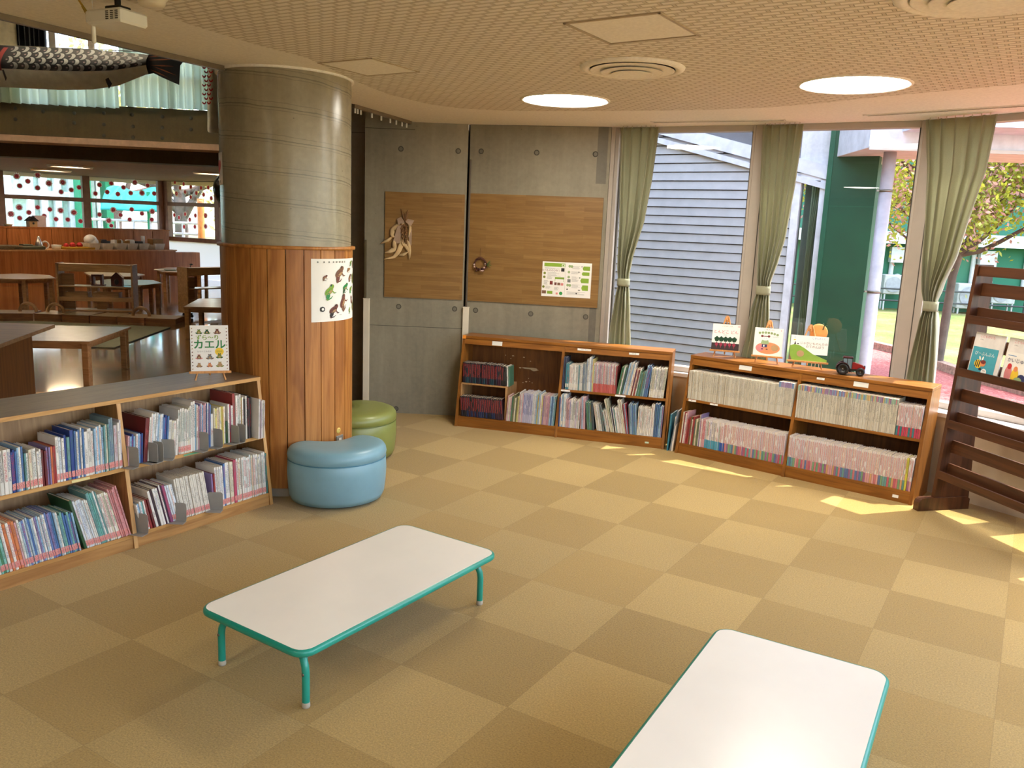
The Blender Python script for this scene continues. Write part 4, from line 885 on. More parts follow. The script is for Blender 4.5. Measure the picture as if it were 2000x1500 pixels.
row(u, .026, .085, [(4, (.009, .012), (.24, .26), [W_, CR_, PK, RD], 3, {'jit': .3}), (5, (.010, .013), (.20, .24), [W_, GN, RD, CR_, (120, 90, 50)], 3, {'jit': .4}), (3, (.010, .013), (.19, .22), [(110, 120, 80), CR_, WG], 2, {'jit': .3}), (2, (.008, .010), (.25, .26), [W_, PU], 2, {'seq': 1}), (3, (.011, .013), (.22, .225), [W_, PK], 1, {'busy': 1, 'ink': 1}),
   (9, (.0125, .0135), (.222, .226), SPW, 0, {'busy': 1, 'bottom': [(70, 150, 180)], 'jit': .05}), (3, (.0125, .0135), (.222, .226), SPW, 0, {'busy': 1, 'ink': 1, 'bottom': [(50, 90, 170)], 'jit': .05}), (33, (.0125, .0135), (.222, .228), SPW, 0, {'busy': 1, 'ink': 1, 'bottom': BOT, 'jit': .05})], 'on lower left shelf of magazine bookcase', 'books on the lower left shelf of the magazine bookcase', 44, 'paperback', .13, xmax=0.868)
row(u, .896, .085, [(57, (.0135, .0143), (.222, .228), SPW, 0, {'busy': 1, 'ink': 1, 'bottom': BOT, 'jit': .05}), (1, (.014, .014), (.225, .225), [(220, 210, 40)], 0, {'busy': .4, 'ink': 0}), (2, (.0135, .0143), (.222, .228), SPW, 0, {'busy': 1, 'ink': 1, 'bottom': BOT, 'jit': .05})], 'on lower right shelf of magazine bookcase', 'books on the lower right shelf of the magazine bookcase', 45, 'paperback', .13, xmax=1.74)
tape(u, .46, .733, .10, .034, WHITEP, 'name_plate', 'white name plate on the left header of the magazine bookcase', 'label', -.0028)
tape(u, 1.31, .733, .10, .034, WHITEP, 'name_plate', 'white name plate on the right header of the magazine bookcase', 'label', -.0028)
tape(u, 1.03, .733, .055, .015, PAPER, 'shelf_label', 'small white label between the divider and right name plate', 'label', -.0028, txt='\u3053\u3069\u3082', tmat=BLACK)
tape(u, .075, .424, .065, .014, PAPER, 'shelf_label', 'white label at the left end of the magazine shelf edge', 'label', -.0008, txt='\u25cf \u2015', tmat=BLACK)
tape(u, .26, .424, .065, .014, PAPER, 'shelf_label', 'white label right of the leftmost one on the magazine shelf edge', 'label', -.0008, txt='\u3053\u3069\u3082', tmat=BLACK)
tape(u, 1.655, .04, .038, .028, WHITEP, 'asset_tag', 'small white bracket tag on the plinth by the dark rack', 'label', -.0055)
# ================================================================== EASELS AND PICTURE BOOKS
INKS = dict(red=plain('ink_red', (196, 44, 50), .6), black=plain('ink_black', (36, 32, 34), .6), green=plain('ink_green', (44, 140, 70), .6), dgreen=plain('ink_dark_green', (24, 70, 40), .6), lime=plain('ink_lime', (150, 186, 60), .6), brown=plain('ink_brown', (120, 84, 60), .6),
            tan=plain('ink_tan', (176, 140, 96), .6), olive=plain('ink_olive', (120, 130, 40), .6), orange=plain('ink_orange', (228, 140, 90), .6), pink=plain('ink_pink', (214, 130, 130), .6), yellow=plain('ink_yellow', (236, 196, 50), .6), blue=plain('ink_blue', (110, 150, 196), .6),
            navy=plain('ink_navy', (44, 50, 96), .6), soil=plain('ink_soil', (44, 22, 22), .6), beet=plain('ink_beet', (150, 30, 60), .6), grass=plain('ink_grass', (130, 164, 50), .6), grey=plain('ink_grey', (120, 120, 116), .6), cyan=plain('ink_cyan', (70, 158, 176), .6), white=plain('ink_white', (240, 238, 232), .6), sage=plain('ink_sage', (150, 170, 120), .6), maroon=plain('ink_maroon', (120, 44, 44), .6), wine=plain('ink_wine', (110, 60, 50), .6))
IK = list(INKS); IM = [INKS[k] for k in IK]; I = {k: i+1 for i, k in enumerate(IK)}
def easel(loc, rz, bw, bh, label, blabel, art, cover=PAPER, hgt=.31, tilt=.27, jut=0):
    t = thing('table_easel', label, 'easel', loc, rz, 'small wooden table easels')
    tn = math.tan(tilt); tw = max(bw*1.1, .2); fx = tw*.36
    for sx in (-1, 1):
        mb = MB(); mb.tube([(sx*fx, -.045, .004), (sx*.012, -.045+hgt*tn, hgt)], .0055, 4); mb.build('front_leg', EASEL, t)
    mb = MB(); mb.tube([(0, -.04+hgt*tn, hgt-.02), (.0, .13, .004)], .0055, 4); mb.build('rear_leg', EASEL, t)
    zt_ = .056; y = -.045+zt_*tn
    mb = MB(); mb.bbox((-tw/2, y-.034, zt_-.008), (tw/2, y-.002, zt_), .002); mb.bbox((-tw/2, y-.036, zt_-.008), (tw/2, y-.031, zt_+.006), .002); mb.build('tray', EASEL, t)
    mb = MB(); mb.prism([(-.018, 0), (.018, 0), (.010, .05), (-.010, .05)], -.012, -.004, 0, M=Matrix.Translation((0, -.045+hgt*tn+.004, hgt-.038)) @ Matrix.Rotation(PI/2-tilt, 4, 'X')); mb.build('head_block', EASEL, t)
    M = Matrix.Translation(loc) @ Matrix.Rotation(rz, 4, 'Z') @ Matrix.Translation((0, y-.0125, zt_+.0008)) @ Matrix.Rotation(-tilt, 4, 'X')
    mb = MB(); mb.box((-bw/2, -.009, 0), (bw/2, -.0075, bh), 0); mb.box((-bw/2, .0035, 0), (bw/2, .005, bh), 0); mb.box((-bw/2, -.009, 0), (-bw/2+.0015, .005, bh), 0)
    m2 = MB(); m2.box((-bw/2+.002, -.0073, .002), (bw/2-.003, .0033, bh-.002), 0)
    sh = Sheet(mb, (0, -.0091, 0), (1, 0, 0), (0, 0, 1)); art(sh, bw, bh)
    b = mb.build('picture_book', [cover]+IM); b.matrix_world = M; tag(b, blabel, 'book')
    m2.build('page_block', PAGES, b)
    return t
def frog(s, x, y, k, body, dark, legs=True):
    if legs:
        for sx in (-1, 1): s.oval(x+sx*k*.62, y-k*.42, k*.42, k*.17, I[dark], 1, 10, sx*.5)
    s.oval(x, y-k*.1, k*.62, k*.52, I[body], 2, 14); s.oval(x, y+k*.42, k*.36, k*.30, I[body], 3, 12)
    for sx in (-1, 1): s.oval(x+sx*k*.26, y+k*.66, k*.13, k*.13, I[dark], 4, 8)
    s.oval(x, y-k*.15, k*.3, k*.26, I['tan'], 4, 10)
def art_kaeru(s, w_, h_):
    for j in range(13):
        for sx in (-1, 1): s.oval(sx*(w_/2-.010), .014+j*.0192, .0045, .003, I['wine' if j % 3 else 'tan'], 1, 6, .6)
    for (x, y, k, a, b) in [(-.055, .225, .019, 'olive', 'dgreen'), (-.012, .225, .019, 'dgreen', 'olive'), (.043, .226, .021, 'wine', 'brown'), (-.058, .082, .02, 'brown', 'pink'), (.0, .082, .022, 'grey', 'brown'), (.052, .086, .02, 'olive', 'dgreen'), (-.058, .035, .018, 'tan', 'brown'), (-.002, .035, .018, 'orange', 'brown'), (.053, .037, .022, 'tan', 'olive')]: frog(s, x, y, k, a, b)
    for ox, oy in ((-.0012, -.0012), (.0012, .0012), (.0012, -.0012), (-.0012, .0012)): s.text('\u30ab\u30a8\u30eb', 0+ox, .15+oy, .056, I['dgreen'], 2, 1.05)
    s.text('\u30ab\u30a8\u30eb', 0, .15, .056, I['green'], 3, 1.05)
    for ox in (-.001, .001): s.text('\u305a\u3089\u301c\u308a', -.01+ox, .191, .032, I['dgreen'], 2)
    s.text('\u305a\u3089\u301c\u308a', -.01, .191, .032, I['lime'], 3)
    s.text('\u306a\u3089\u3079\u3066\u307f\u308b\u3068', -.028, .113, .0115, I['grey'], 2)
    s.oval(.052, .112, .024, .022, I['yellow'], 1, 20); s.rect(.036, .115, .032, .002, I['olive'], 2); s.rect(.036, .109, .032, .002, I['olive'], 2)
def art_beets(s, w_, h_):
    s.rect(-w_/2, 0, w_, .055, I['soil'], 1)
    for i in range(5):
        x = -.066+i*.033
        s.oval(x, .045, .012, .014, I['beet'], 2, 12); s.poly([(x-.004, .034), (x, .012), (x+.004, .034)], I['beet'], 2)
        for dx, dy in ((-.010, .088), (0, .096), (.010, .088), (-.006, .078), (.006, .078)): s.oval(x+dx, dy, .010, .012, I['dgreen'], 3, 9)
        s.line(x, .055, x, .08, .004, I['dgreen'], 3)
    s.text('\u3068\u3093\u3069\u3053 \u3069\u3093', -.002, .142, .030, I['red'], 2); s.text('10', .092, .19, .018, I['red'], 2)
    s.text('\u3053\u3069\u3082\u306e\u3057\u305c\u3093', .008, .188, .012, I['olive'], 2); s.rect(-.02, .119, .03, .0018, I['grey'], 2)
def art_onion(s, w_, h_):
    s.oval(.0, .058, .088, .045, I['orange'], 1, 24); s.oval(-.055, .058, .03, .026, I['pink'], 2, 14); s.oval(.05, .062, .028, .024, I['tan'], 2, 14)
    s.oval(-.022, .135, .028, .022, I['white'], 3, 16); s.line(-.045, .147, .0, .147, .006, I['maroon'], 4)
    for x in (-.046, .002): s.oval(x, .148, .010, .009, I['maroon'], 5, 8)
    for x in (-.03, -.016): s.oval(x, .134, .0016, .0028, I['black'], 4, 6)
    s.poly([(-.045, .118), (.0, .118), (.008, .088), (-.055, .088)], I['sage'], 3)
    s.rect(-.044, .064, .038, .022, I['navy'], 4); s.rect(-.034, .068, .010, .014, I['white'], 5)
    for x in (-.040, -.006): s.oval(x, .05, .009, .004, I['black'], 4, 8)
    for i, ch in enumerate('\u307e\u3044\u3054\u306e\u304a\u306b\u304e'):
        x = -.066+i*.0215; y = .176-.00042*((i-2.2)**2)*10*.22; s.oval(x, y, .0095, .0095, I['sage'], 2, 12); s.text(ch, x, y, .015, I['olive'], 3)
    s.text('4', .088, .196, .016, I['red'], 2); s.text('\u3053\u3069\u3082\u306e\u3057\u305c\u3093', .0, .198, .011, I['maroon'], 2); s.rect(.028, .146, .045, .0015, I['grey'], 2)
def art_hill(s, w_, h_):
    s.poly([(-w_/2, 0), (w_/2, 0), (w_/2, .018), (.03, .055), (-.03, .095), (-.07, .115), (-.105, .118), (-w_/2, .108)], I['grass'], 1)
    s.poly([(w_/2, .018), (w_/2, .052), (.045, .05)], I['dgreen'], 2); s.poly([(-w_/2, 0), (-w_/2+.02, 0), (-w_/2, .05)], I['brown'], 2)
    s.oval(-.055, .052, .026, .024, I['tan'], 2, 18); s.poly([(-.105, .118), (-.098, .145), (-.091, .118)], I['black'], 2); s.rect(-.084, .12, .012, .008, I['black'], 2)
    s.text('\u3058\u3083\u304c\u3044\u3082\u306e\u3093\u305f\u306e', .032, .130, .0215, I['brown'], 2); s.text('\u306e\u3066\u306e\u3093\u307c\u3046', .042, .106, .0215, I['brown'], 2)
    s.text('2', -.103, .168, .018, I['blue'], 2); s.oval(-.103, .153, .009, .004, I['yellow'], 2, 10); s.text('\u3057\u305c\u3093\u306e\u304f\u306b', .065, .170, .016, I['blue'], 2)
def top_pt(case, px, py, y, z=.776):
    q = case.mw.inverted() @ at(px, py, z); return case.mw @ Vector((q.x, y, z))
p1 = top_pt(B2, 1418, 696, .275); p2 = top_pt(B2, 1505, 706, .275); p3 = top_pt(B2, 1586, 716, .275)
rz2 = B2.rz
easel(p1, rz2+.42, .208, .205, 'small wooden easel holding the book with beets, leftmost on the magazine bookcase', 'square picture book with a row of beets in dark soil and the number 10', art_beets)
easel(p2, rz2+.38, .208, .212, 'small wooden easel holding the book with the onion figure, middle of three', 'square picture book with a small figure on an orange plate and the number 4', art_onion)
easel(p3, rz2+.34, .262, .188, 'small wooden easel holding the wide green hill book, nearest the toy tractor', 'wide picture book with a green hill and the number 2', art_hill)
pl = LB.mw.inverted() @ at(412, 738, .776); pl = LB.mw @ Vector((pl.x, .33, .776))
easel(at(411, 741, .776), math.radians(21), .206, .262, 'small wooden easel on the worn top of the bookcase by the column', 'tall white picture book with frogs and green katakana title', art_kaeru, hgt=.25, tilt=.16)
# orange paper fruit on thin legs behind the hill book
mb = MB(); q = top_pt(B2, 1603, 714, .37); 
root = thing('paper_fruit', 'round orange paper fruit with a green leaf behind the hill book', 'ornament', q, rz2+.3)
mb.ball((0, 0, .262), .064, 0, 20, 12, (1, .22, 1)); mb.build('disc', plain('orange_paper', (232, 158, 84), .6), root)
mb = MB(); mb.tube([(.028, -.016, .285), (.034, -.018, .31), (.040, -.016, .335)], .004, 6); 
for a in (.6, 1.2, -.6, 2.4): mb.tube([(.038, -.016, .322), (.038+.022*math.cos(a), -.016, .322+.014*math.sin(a))], .003, 5)
mb.build('leaf', INKS['dgreen'], root)
for x in (-.016, 0, .016):
    mb = MB(); mb.tube([(x, 0, .205), (x*1.6, .0, 0)], .0026, 6); mb.build('leg', PAPER, root)

# toy tractor
q = top_pt(B2, 1672, 728, .25)
t = thing('toy_tractor', 'dark red toy tractor with black wheels on the end of the magazine bookcase', 'toy tractor', q, rz2+.30)
TR = plain('tractor_red', (140, 16, 22), .3); TD = plain('tractor_maroon', (60, 16, 20), .35); GL2 = plain('toy_glass', (110, 130, 140), .15)
def wheel(x, y, r, w_, nm='wheel'):
    mb = MB(); M = Matrix.Translation((x, y, r)) @ Matrix.Rotation(PI/2, 4, 'X')
    mb.lathe([(r*.45, -w_/2), (r*.92, -w_/2), (r, -w_*.3), (r, w_*.3), (r*.92, w_/2), (r*.5, w_/2), (r*.45, w_*.3), (r*.15, w_*.3), (.0, w_*.3)], 28, 0, M=M); mb.lathe([(r*.45, -w_/2), (0, -w_*.3)], 28, 0, M=M)
    for k in range(20): a = 2*PI*k/20; mb.box((-.0018, -w_/2, r*.97), (.0018, w_/2, r*1.04), 0, Matrix.Translation((x, y, r)) @ Matrix.Rotation(a, 4, 'Y'))
    o = mb.build(nm, BLACK, t)
    m2 = MB(); m2.lathe([(.0, -w_*.45), (.005, -w_*.45), (.005, w_*.45), (0, w_*.45)], 10, M=M); m2.build('hub', STEEL, o)
for y in (-.034, .034): wheel(-.055, y, .042, .026, 'rear_wheel'); wheel(.062, y*.88, .029, .018, 'front_wheel')
mb = MB(); mb.bbox((-.05, -.018, .03), (.07, .018, .045), .004); mb.bbox((-.012, -.036, .022), (.006, .036, .03), .002); mb.build('chassis', BLACK, t)
mb = MB(); mb.prism([(.0, .045), (.088, .045), (.09, .062), (.07, .076), (.016, .092), (.0, .088)], -.018, .018, 0, M=Matrix.Rotation(PI/2, 4, 'X')); mb.build('bonnet', TR, t)
mb = MB(); mb.bbox((.082, -.017, .05), (.093, .017, .072), .003); mb.build('grille', BLACK, t)
mb = MB(); mb.bbox((-.062, -.03, .118), (.008, .03, .130), .006); mb.build('cab_roof', TD, t)
mb = MB(); mb.prism([(-.055, .06), (.002, .045), (.004, .118), (-.058, .118)], -.0255, .0255, 0, M=Matrix.Rotation(PI/2, 4, 'X')); mb.build('cab_glass', GL2, t)
mb = MB()
for x, x2 in ((-.055, -.058), (-.028, -.029), (.003, .004)):
    for y in (-.026, .026): mb.tube([(x, y, .055), (x2, y, .12)], .0022, 6)
mb.build('cab_frame', BLACK, t)
for y in (-.036, .036):
    mb = MB(); n_ = 12; pts = [(-.055+.048*math.cos(a), .042+.048*math.sin(a)) for a in [PI*.05+PI*.95*i/n_ for i in range(n_+1)]]; pi_ = [(-.055+.0445*math.cos(a), .042+.0445*math.sin(a)) for a in [PI*.05+PI*.95*i/n_ for i in range(n_+1)]][::-1]
    mb.prism(pts+pi_, -.016, .016, 0, M=Matrix.Translation((0, y, 0)) @ Matrix.Rotation(PI/2, 4, 'X')); mb.build('fender', TD, t)

# ================================================================== DARK DISPLAY RACK
fd = Vector((.969, .247)); wd = Vector((.247, -.969)); RW = 1.02
t = thing('display_rack', 'tall dark brown wooden book display rack in front of the window at the right edge', 'display rack', (2.669, 5.202, 0), math.atan2(wd.y, wd.x))
yf = lambda z: .115+.057*z
yb = lambda z: .395-.045*z
for x0 in (0, RW-.026):
    mb = MB(); a = [(x0, yf(.06), .06), (x0, yb(.06), .06), (x0, yb(1.6), 1.6), (x0, yf(1.6), 1.6)]; b = [(x+.026, y, z) for x, y, z in a]
    mb.add(a+b, [(3, 2, 1, 0), (4, 5, 6, 7), (0, 1, 5, 4), (1, 2, 6, 5), (2, 3, 7, 6), (3, 0, 4, 7)]); mb.build('side_panel', DARKWZ, t)
    mb = MB(); pts = [(0, 0)]+[(0, .03)]+[(.035-.035*math.cos(a), .045+.04*math.sin(a)) for a in (.3, .8, 1.2, 1.57)]+[(.37, .085), (.392, .07), (.392, 0)]
    mb.prism(pts[::-1], 0, .05, 0, M=Matrix(((0, 0, 1, x0-.012), (1, 0, 0, 0), (0, 1, 0, 0), (0, 0, 0, 1)))); mb.build('foot', DARKWZ, t)
def slat(z0, z1, y, name='slat', th=.014, lean=.057):
    mb = MB(); x0, x1 = .026, RW-.026; a = [(x0, y+lean*z0, z0), (x1, y+lean*z0, z0), (x1, y+lean*z1, z1), (x0, y+lean*z1, z1)]; b = [(x, yy+th, z) for x, yy, z in a]
    mb.add(a+b, [(0, 1, 2, 3), (7, 6, 5, 4), (1, 0, 4, 5), (3, 2, 6, 7), (0, 3, 7, 4), (2, 1, 5, 6)]); return mb.build(name, DARKW, t)
for i, zl in enumerate((.245, .585, .925, 1.262)):
    o = slat(zl-.028, zl+.022, .112, 'ledge_lip', .016)
    mb = MB(); mb.box((.026, yf(zl)+.008, zl-.028), (RW-.026, yf(zl)+.095, zl-.014)); mb.build('ledge', DARKW, t)
    slat(zl-.004, zl+.072, .175); slat(zl+.145, zl+.225, .175)
slat(1.53, 1.592, .13)
# bagged picture books on the second ledge from the top
BAG = plain('clear_sleeve', (226, 220, 216), .3)
def sleeved(x, w_, label, art, bh=.185):
    zl = .912; tl = .13
    M = t.matrix_world_local if 0 else Matrix.Translation((2.669, 5.202, 0)) @ Matrix.Rotation(math.atan2(wd.y, wd.x), 4, 'Z') @ Matrix.Translation((x, yf(zl)+.034, zl)) @ Matrix.Rotation(-tl, 4, 'X')
    r_ = thing('sleeved_book', label, 'book'); r_.matrix_world = M
    mb = MB(); mb.box((-w_/2, 0, 0), (w_/2, .008, .275), 0); sh = Sheet(mb, (0, -.0002, 0), (1, 0, 0), (0, 0, 1))
    sh.text('\u3053\u3069\u3082\u306e\u3068\u3082', -.02, .252, .020, I['pink'], 2); sh.text('\u3048\u307b\u3093', -.06, .232, .010, I['grey'], 2); mb.build('sleeve', [BAG]+IM, r_)
    mb = MB(); sh = Sheet(mb, (0, -.0012, 0), (1, 0, 0), (0, 0, 1)); mb.box((-w_/2+.008, -.0010, .003), (w_/2-.03, .0001, bh), 0); art(sh, w_, bh); mb.build('cover', [PAPER]+IM, r_)
def art_bee(s, w_, h_):
    s.rect(-w_/2+.008, .003, w_-.038, h_-.003, I['cyan'], 1); s.text('\u3073\u30fc\u3076\u3093\u3076\u3093', -.01, .145, .026, I['white'], 3)
    s.oval(-.045, .080, .030, .026, I['yellow'], 3, 18, -.4)
    for dx in (-.018, -.004, .010): s.poly([(-.045+dx-.004, .062), (-.045+dx+.003, .060), (-.045+dx+.006, .102), (-.045+dx-.001, .104)], I['black'], 4)
    s.oval(-.008, .088, .022, .020, I['orange'], 5, 16); s.oval(-.006, .097, .021, .012, I['maroon'], 6, 14)
    for x in (-.012, .002): s.oval(x, .086, .002, .003, I['black'], 7, 6)
    for x, a in ((-.038, 2.0), (-.016, 1.3)): s.oval(x, .118, .014, .006, I['white'], 5, 10, a)
    s.oval(-.02, .05, .012, .008, I['black'], 4, 10); s.oval(.014, .035, .022, .022, I['white'], 6, 16); s.line(.004, .044, .024, .044, .003, I['brown'], 7)
def art_kids(s, w_, h_):
    s.rect(-w_/2+.02, .168, .06, .004, I['blue'], 2); s.text('\u304b\u3044\u3058\u3085\u3046', -.02, .142, .030, I['navy'], 3)
    s.oval(-.07, .06, .026, .05, I['pink'], 2, 14); s.oval(-.068, .105, .016, .018, I['red'], 3, 12); s.oval(-.02, .055, .026, .045, I['yellow'], 3, 14); s.oval(-.02, .095, .015, .016, I['orange'], 4, 12); s.oval(.03, .04, .03, .03, I['navy'], 3, 14); s.oval(.01, .03, .03, .02, I['sage'], 4, 12)
sleeved(.175, .235, 'cyan picture book with a bee in a clear sleeve on the dark rack', art_bee)
sleeved(.435, .235, 'white picture book with pink and yellow animals in a clear sleeve on the dark rack', art_kids, .19)

# ================================================================== CURTAINS
def curtain(a, b, off, rows, tie, label, folds=5, ylow=None):
    """rows: left and right edge of the cloth seen at a height; measured on an upright plane just inside the glass"""
    a = Vector(a); b = Vector(b); d = (b-a).normalized(); n = Vector((d.y, -d.x)); A = a+n*off; B = b+n*off
    R = []
    for xl, yl, xr, yr in rows:
        p, q = on(xl, yl, A, B), on(xr, yr, A, B); R.append(((p.z+q.z)/2, (p.xy-A).dot(d), (q.xy-A).dot(d)))
    R[0] = (ZC-.012, R[0][1], R[0][2])
    if ylow: R.append((ylow, R[-1][1]-(R[-2][1]-R[-1][1])*.2, R[-1][2]))
    R.sort(key=lambda r: -r[0])
    def at_z(z):
        for i in range(len(R)-1):
            if z >= R[i+1][0]:
                f = (z-R[i+1][0])/(R[i][0]-R[i+1][0]); f = max(0, min(1, f)); return R[i+1][1]+(R[i][1]-R[i+1][1])*f, R[i+1][2]+(R[i][2]-R[i+1][2])*f
        return R[-1][1], R[-1][2]
    zt_, zb_ = R[0][0], R[-1][0]; zti = [on(tie[0], tie[1], A, B).z, on(tie[0], tie[2], A, B).z]; zmid = sum(zti)/2
    wtop = R[0][2]-R[0][1]
    def fn(u_, v_):
        z = zt_+(zb_-zt_)*v_; l, r = at_z(z); w_ = r-l
        amp = .016+.030*max(0, 1-w_/wtop); 
        if abs(z-zmid) < .1: amp *= .35+.65*abs(z-zmid)/.1
        ph = u_*folds*2*PI + .5*math.sin(7*u_+2*v_)
        yy = amp*math.sin(ph)+.3*amp*math.sin(2.3*ph+1+4*v_)
        uu = u_+.22/folds*math.sin(ph+1.2)*(0 if u_ in (0, 1) else 1)
        p = A+d*(l+w_*uu)+n*(yy); return (p.x, p.y, z)
    mb = MB(); mb.grid(fn, 110, 70); t = thing('curtain', label, 'curtain', (0, 0, 0), 0, 'sage green curtains tied back at the windows')
    o = mb.build('cloth', CURT, t); solid(o, .0016)
    l, r = at_z(zmid); mb = MB(); N_ = 20; w_ = r-l
    def fb(u_, v_):
        an = 2*PI*u_; p = A+d*((l+r)/2+(w_/2+.010)*math.cos(an))+n*(.040*math.sin(an)); return (p.x, p.y, zti[1]-.006+(zti[0]-zti[1]+.012)*v_)
    mb.grid(fb, 24, 3); o = mb.build('tie_band', CURT, t); solid(o, .003)
    mb = MB(); 
    for k in range(8): s_ = R[0][1]+(R[0][2]-R[0][1])*(k+.5)/8; p = A+d*s_; mb.tube([(p.x, p.y, ZC-.016), (p.x, p.y, ZC+.0)], .003, 6)
    mb.build('curtain_hook', CREAM, t)
    return t
curtain(P[0], P[1], .085, [(1213, 250, 1285, 249), (1211, 350, 1271, 350), (1210, 433, 1256, 433), (1208, 500, 1235, 500), (1208, 535, 1228, 535), (1208, 556, 1227, 556), (1206, 567, 1228, 567), (1200, 600, 1229, 600), (1193, 633, 1229, 633), (1189, 667, 1230, 667)], (1215, 545, 557), 'narrow sage green curtain tied back beside the concrete wall', 4, .70)
curtain(P[1], P[2], .085, [(1490, 245, 1567, 245), (1485, 367, 1550, 367), (1482, 467, 1532, 467), (1480, 517, 1517, 517), (1480, 548, 1505, 548), (1480, 566, 1502, 566), (1476, 578, 1502, 578), (1467, 605, 1502, 605), (1455, 667, 1501, 667), (1448, 693, 1500, 693)], (1490, 560, 574), 'sage green curtain tied back behind the beet and onion books', 5, .72)
curtain(P[2], P[3], .10, [(1809, 232, 1944, 221), (1812, 333, 1922, 333), (1808, 433, 1888, 433), (1804, 500, 1867, 500), (1804, 550, 1842, 550), (1806, 585, 1829, 585), (1806, 598, 1829, 598), (1804, 612, 1830, 612), (1798, 640, 1830, 640), (1782, 700, 1827, 700), (1773, 745, 1823, 745)], (1817, 590, 606), 'wide sage green curtain tied back left of the dark rack', 5, .70)

# ================================================================== CEILING FITTINGS
def lamp_disc(c, r, label):
    t = thing('ceiling_lamp', label, 'ceiling light', (c.x, c.y, ZC-.003), 0, 'round lit lamps set into the ceiling')
    mb = MB(); mb.lathe([(r-.012, .012), (r-.012, -.002), (r, -.008), (r+.010, -.006), (r+.013, .0)], 64); mb.build('rim', CEILING, t)
    mb = MB(); mb.lathe([(0, -.0005), (r-.0125, .0)], 64); o = mb.build('diffuser', LAMP, t)
    return t
lamp_disc(at(1104, 195, ZC), .288, 'round lit ceiling lamp near the concrete wall, smaller in the photo')
lamp_disc(at(1669, 164, ZC), .288, 'round lit ceiling lamp near the window with the green wall')
for x, y in ((-.3, -1.0), (-2.6, .2)): lamp_disc(Vector((x, y, 0)), .288, 'added round ceiling lamp behind the camera, unseen fill light')  # unseen lamps added as fill light for the library
def vent(c, r, label):
    t = thing('ceiling_vent', label, 'air vent', (c.x, c.y, ZC-.003), 0, 'round air diffusers in the ceiling')
    mb = MB(); mb.lathe([(r*.80, .004), (r*.82, -.012), (r*.90, -.018), (r*.98, -.010), (r, 0)], 64); mb.build('outer_ring', CEILING, t)
    for k, (a, b, z) in enumerate([(.80, .58, -.006), (.60, .38, -.016), (.40, .17, -.024)]):
        mb = MB(); mb.lathe([(r*a, z-.010), (r*(a-.02), z-.012), (r*(b+.05), z+.012), (r*b, z+.014), (r*b, z+.011), (r*(a-.03), z-.014), (r*a, z-.012)], 56); mb.build('cone_ring', CEILING, t)
    mb = MB(); mb.lathe([(r*.17, -.026), (r*.15, -.034), (.0, -.036)], 40); mb.build('centre_disc', CEILING, t)
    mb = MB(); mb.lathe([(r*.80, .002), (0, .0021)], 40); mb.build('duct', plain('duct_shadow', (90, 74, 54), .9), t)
vent(at(1235, 131, ZC), .275, 'round ringed air diffuser between the square hatch and the smaller lamp')
vc = at(1843, 27, ZC); vent(Vector((vc.x, vc.y-.30, 0)), .30, 'round ringed air diffuser cut off by the top edge')
def hatch(pts, label, lip):
    c = sum((at(x, y, ZC) for x, y in pts), Vector((0, 0, 0)))/4; q = [at(x, y, ZC) for x, y in pts]
    w_ = ((q[1]-q[0]).length+(q[3]-q[2]).length)/2; h_ = ((q[2]-q[1]).length+(q[0]-q[3]).length)/2; an = math.atan2((q[1]-q[0]).y, (q[1]-q[0]).x)
    t = thing('ceiling_hatch', label, 'hatch', (c.x, c.y, ZC-.003), an, 'square hatches in the ceiling')
    mb = MB(); mb.box((-w_/2+.018, -h_/2+.018, -.0035), (w_/2-.018, h_/2-.018, .01)); mb.build('panel', CEILING, t)
    mb = MB(); f_ = .012
    for a, b in (((-w_/2, -h_/2), (w_/2, -h_/2+f_)), ((-w_/2, h_/2-f_), (w_/2, h_/2)), ((-w_/2, -h_/2), (-w_/2+f_, h_/2)), ((w_/2-f_, -h_/2), (w_/2, h_/2))): mb.box((a[0], a[1], -lip), (b[0], b[1], .01))
    mb.build('frame', plain('hatch_frame', (186, 168, 140), .5), t)
    mb = MB(); mb.box((-w_/2+.008, -h_/2+.008, -.0012), (w_/2-.008, h_/2-.008, .009)); mb.build('shadow_gap', DARKLINE, t)
hatch([(1098, 42), (1187, 82), (1372, 68), (1290, 22)], 'square ceiling hatch with a thin dark gap, right of the middle', .006)
hatch([(615, 120), (712, 145), (828, 140), (728, 113)], 'square ceiling hatch above the round column', .004)
def slot(p, q, label):
    a, b = at(*p, ZC), at(*q, ZC); L = (b-a).length; an = math.atan2((b-a).y, (b-a).x)
    t = thing('slot_diffuser', label, 'air vent', (a.x, a.y, ZC), an, 'long air slots along the windows')
    mb = MB(); mb.box((0, 0, -.004), (L, .012, .005)); mb.box((0, .070, -.004), (L, .082, .005)); mb.box((0, 0, -.004), (.012, .08, .005)); mb.box((L-.012, 0, -.004), (L, .08, .005)); mb.build('frame', CEILING, t)
    mb = MB(); mb.box((.012, .012, -.001), (L-.012, .070, .003)); mb.build('slot', plain('slot_dark', (96, 78, 56), .8), t)
    mb = MB(); mb.box((.012, .036, -.003), (L-.012, .044, .003)); mb.build('blade', CEILING, t)
slot((1270, 237), (1533, 233), 'long narrow air slot in the ceiling above the first curtain')
slot((1685, 224), (2015, 203), 'long narrow air slot in the ceiling above the widest curtain')
q = at(302, 0, ZC); t = thing('smoke_detector', 'cream round detector cut off by the top edge above the projector', 'detector', (q.x, q.y-.03, ZC))
mb = MB(); mb.lathe([(0, -.034), (.045, -.032), (.052, -.022), (.056, -.008), (.066, 0)], 36); mb.build('housing', CREAM, t)
q = at(228, 42, 2.47); fwd = Vector((-.45, -.89, 0))
t = thing('projector', 'small white projector with yellow cable hanging under the ceiling edge', 'projector', (q.x, q.y, 2.45), math.radians(-24))
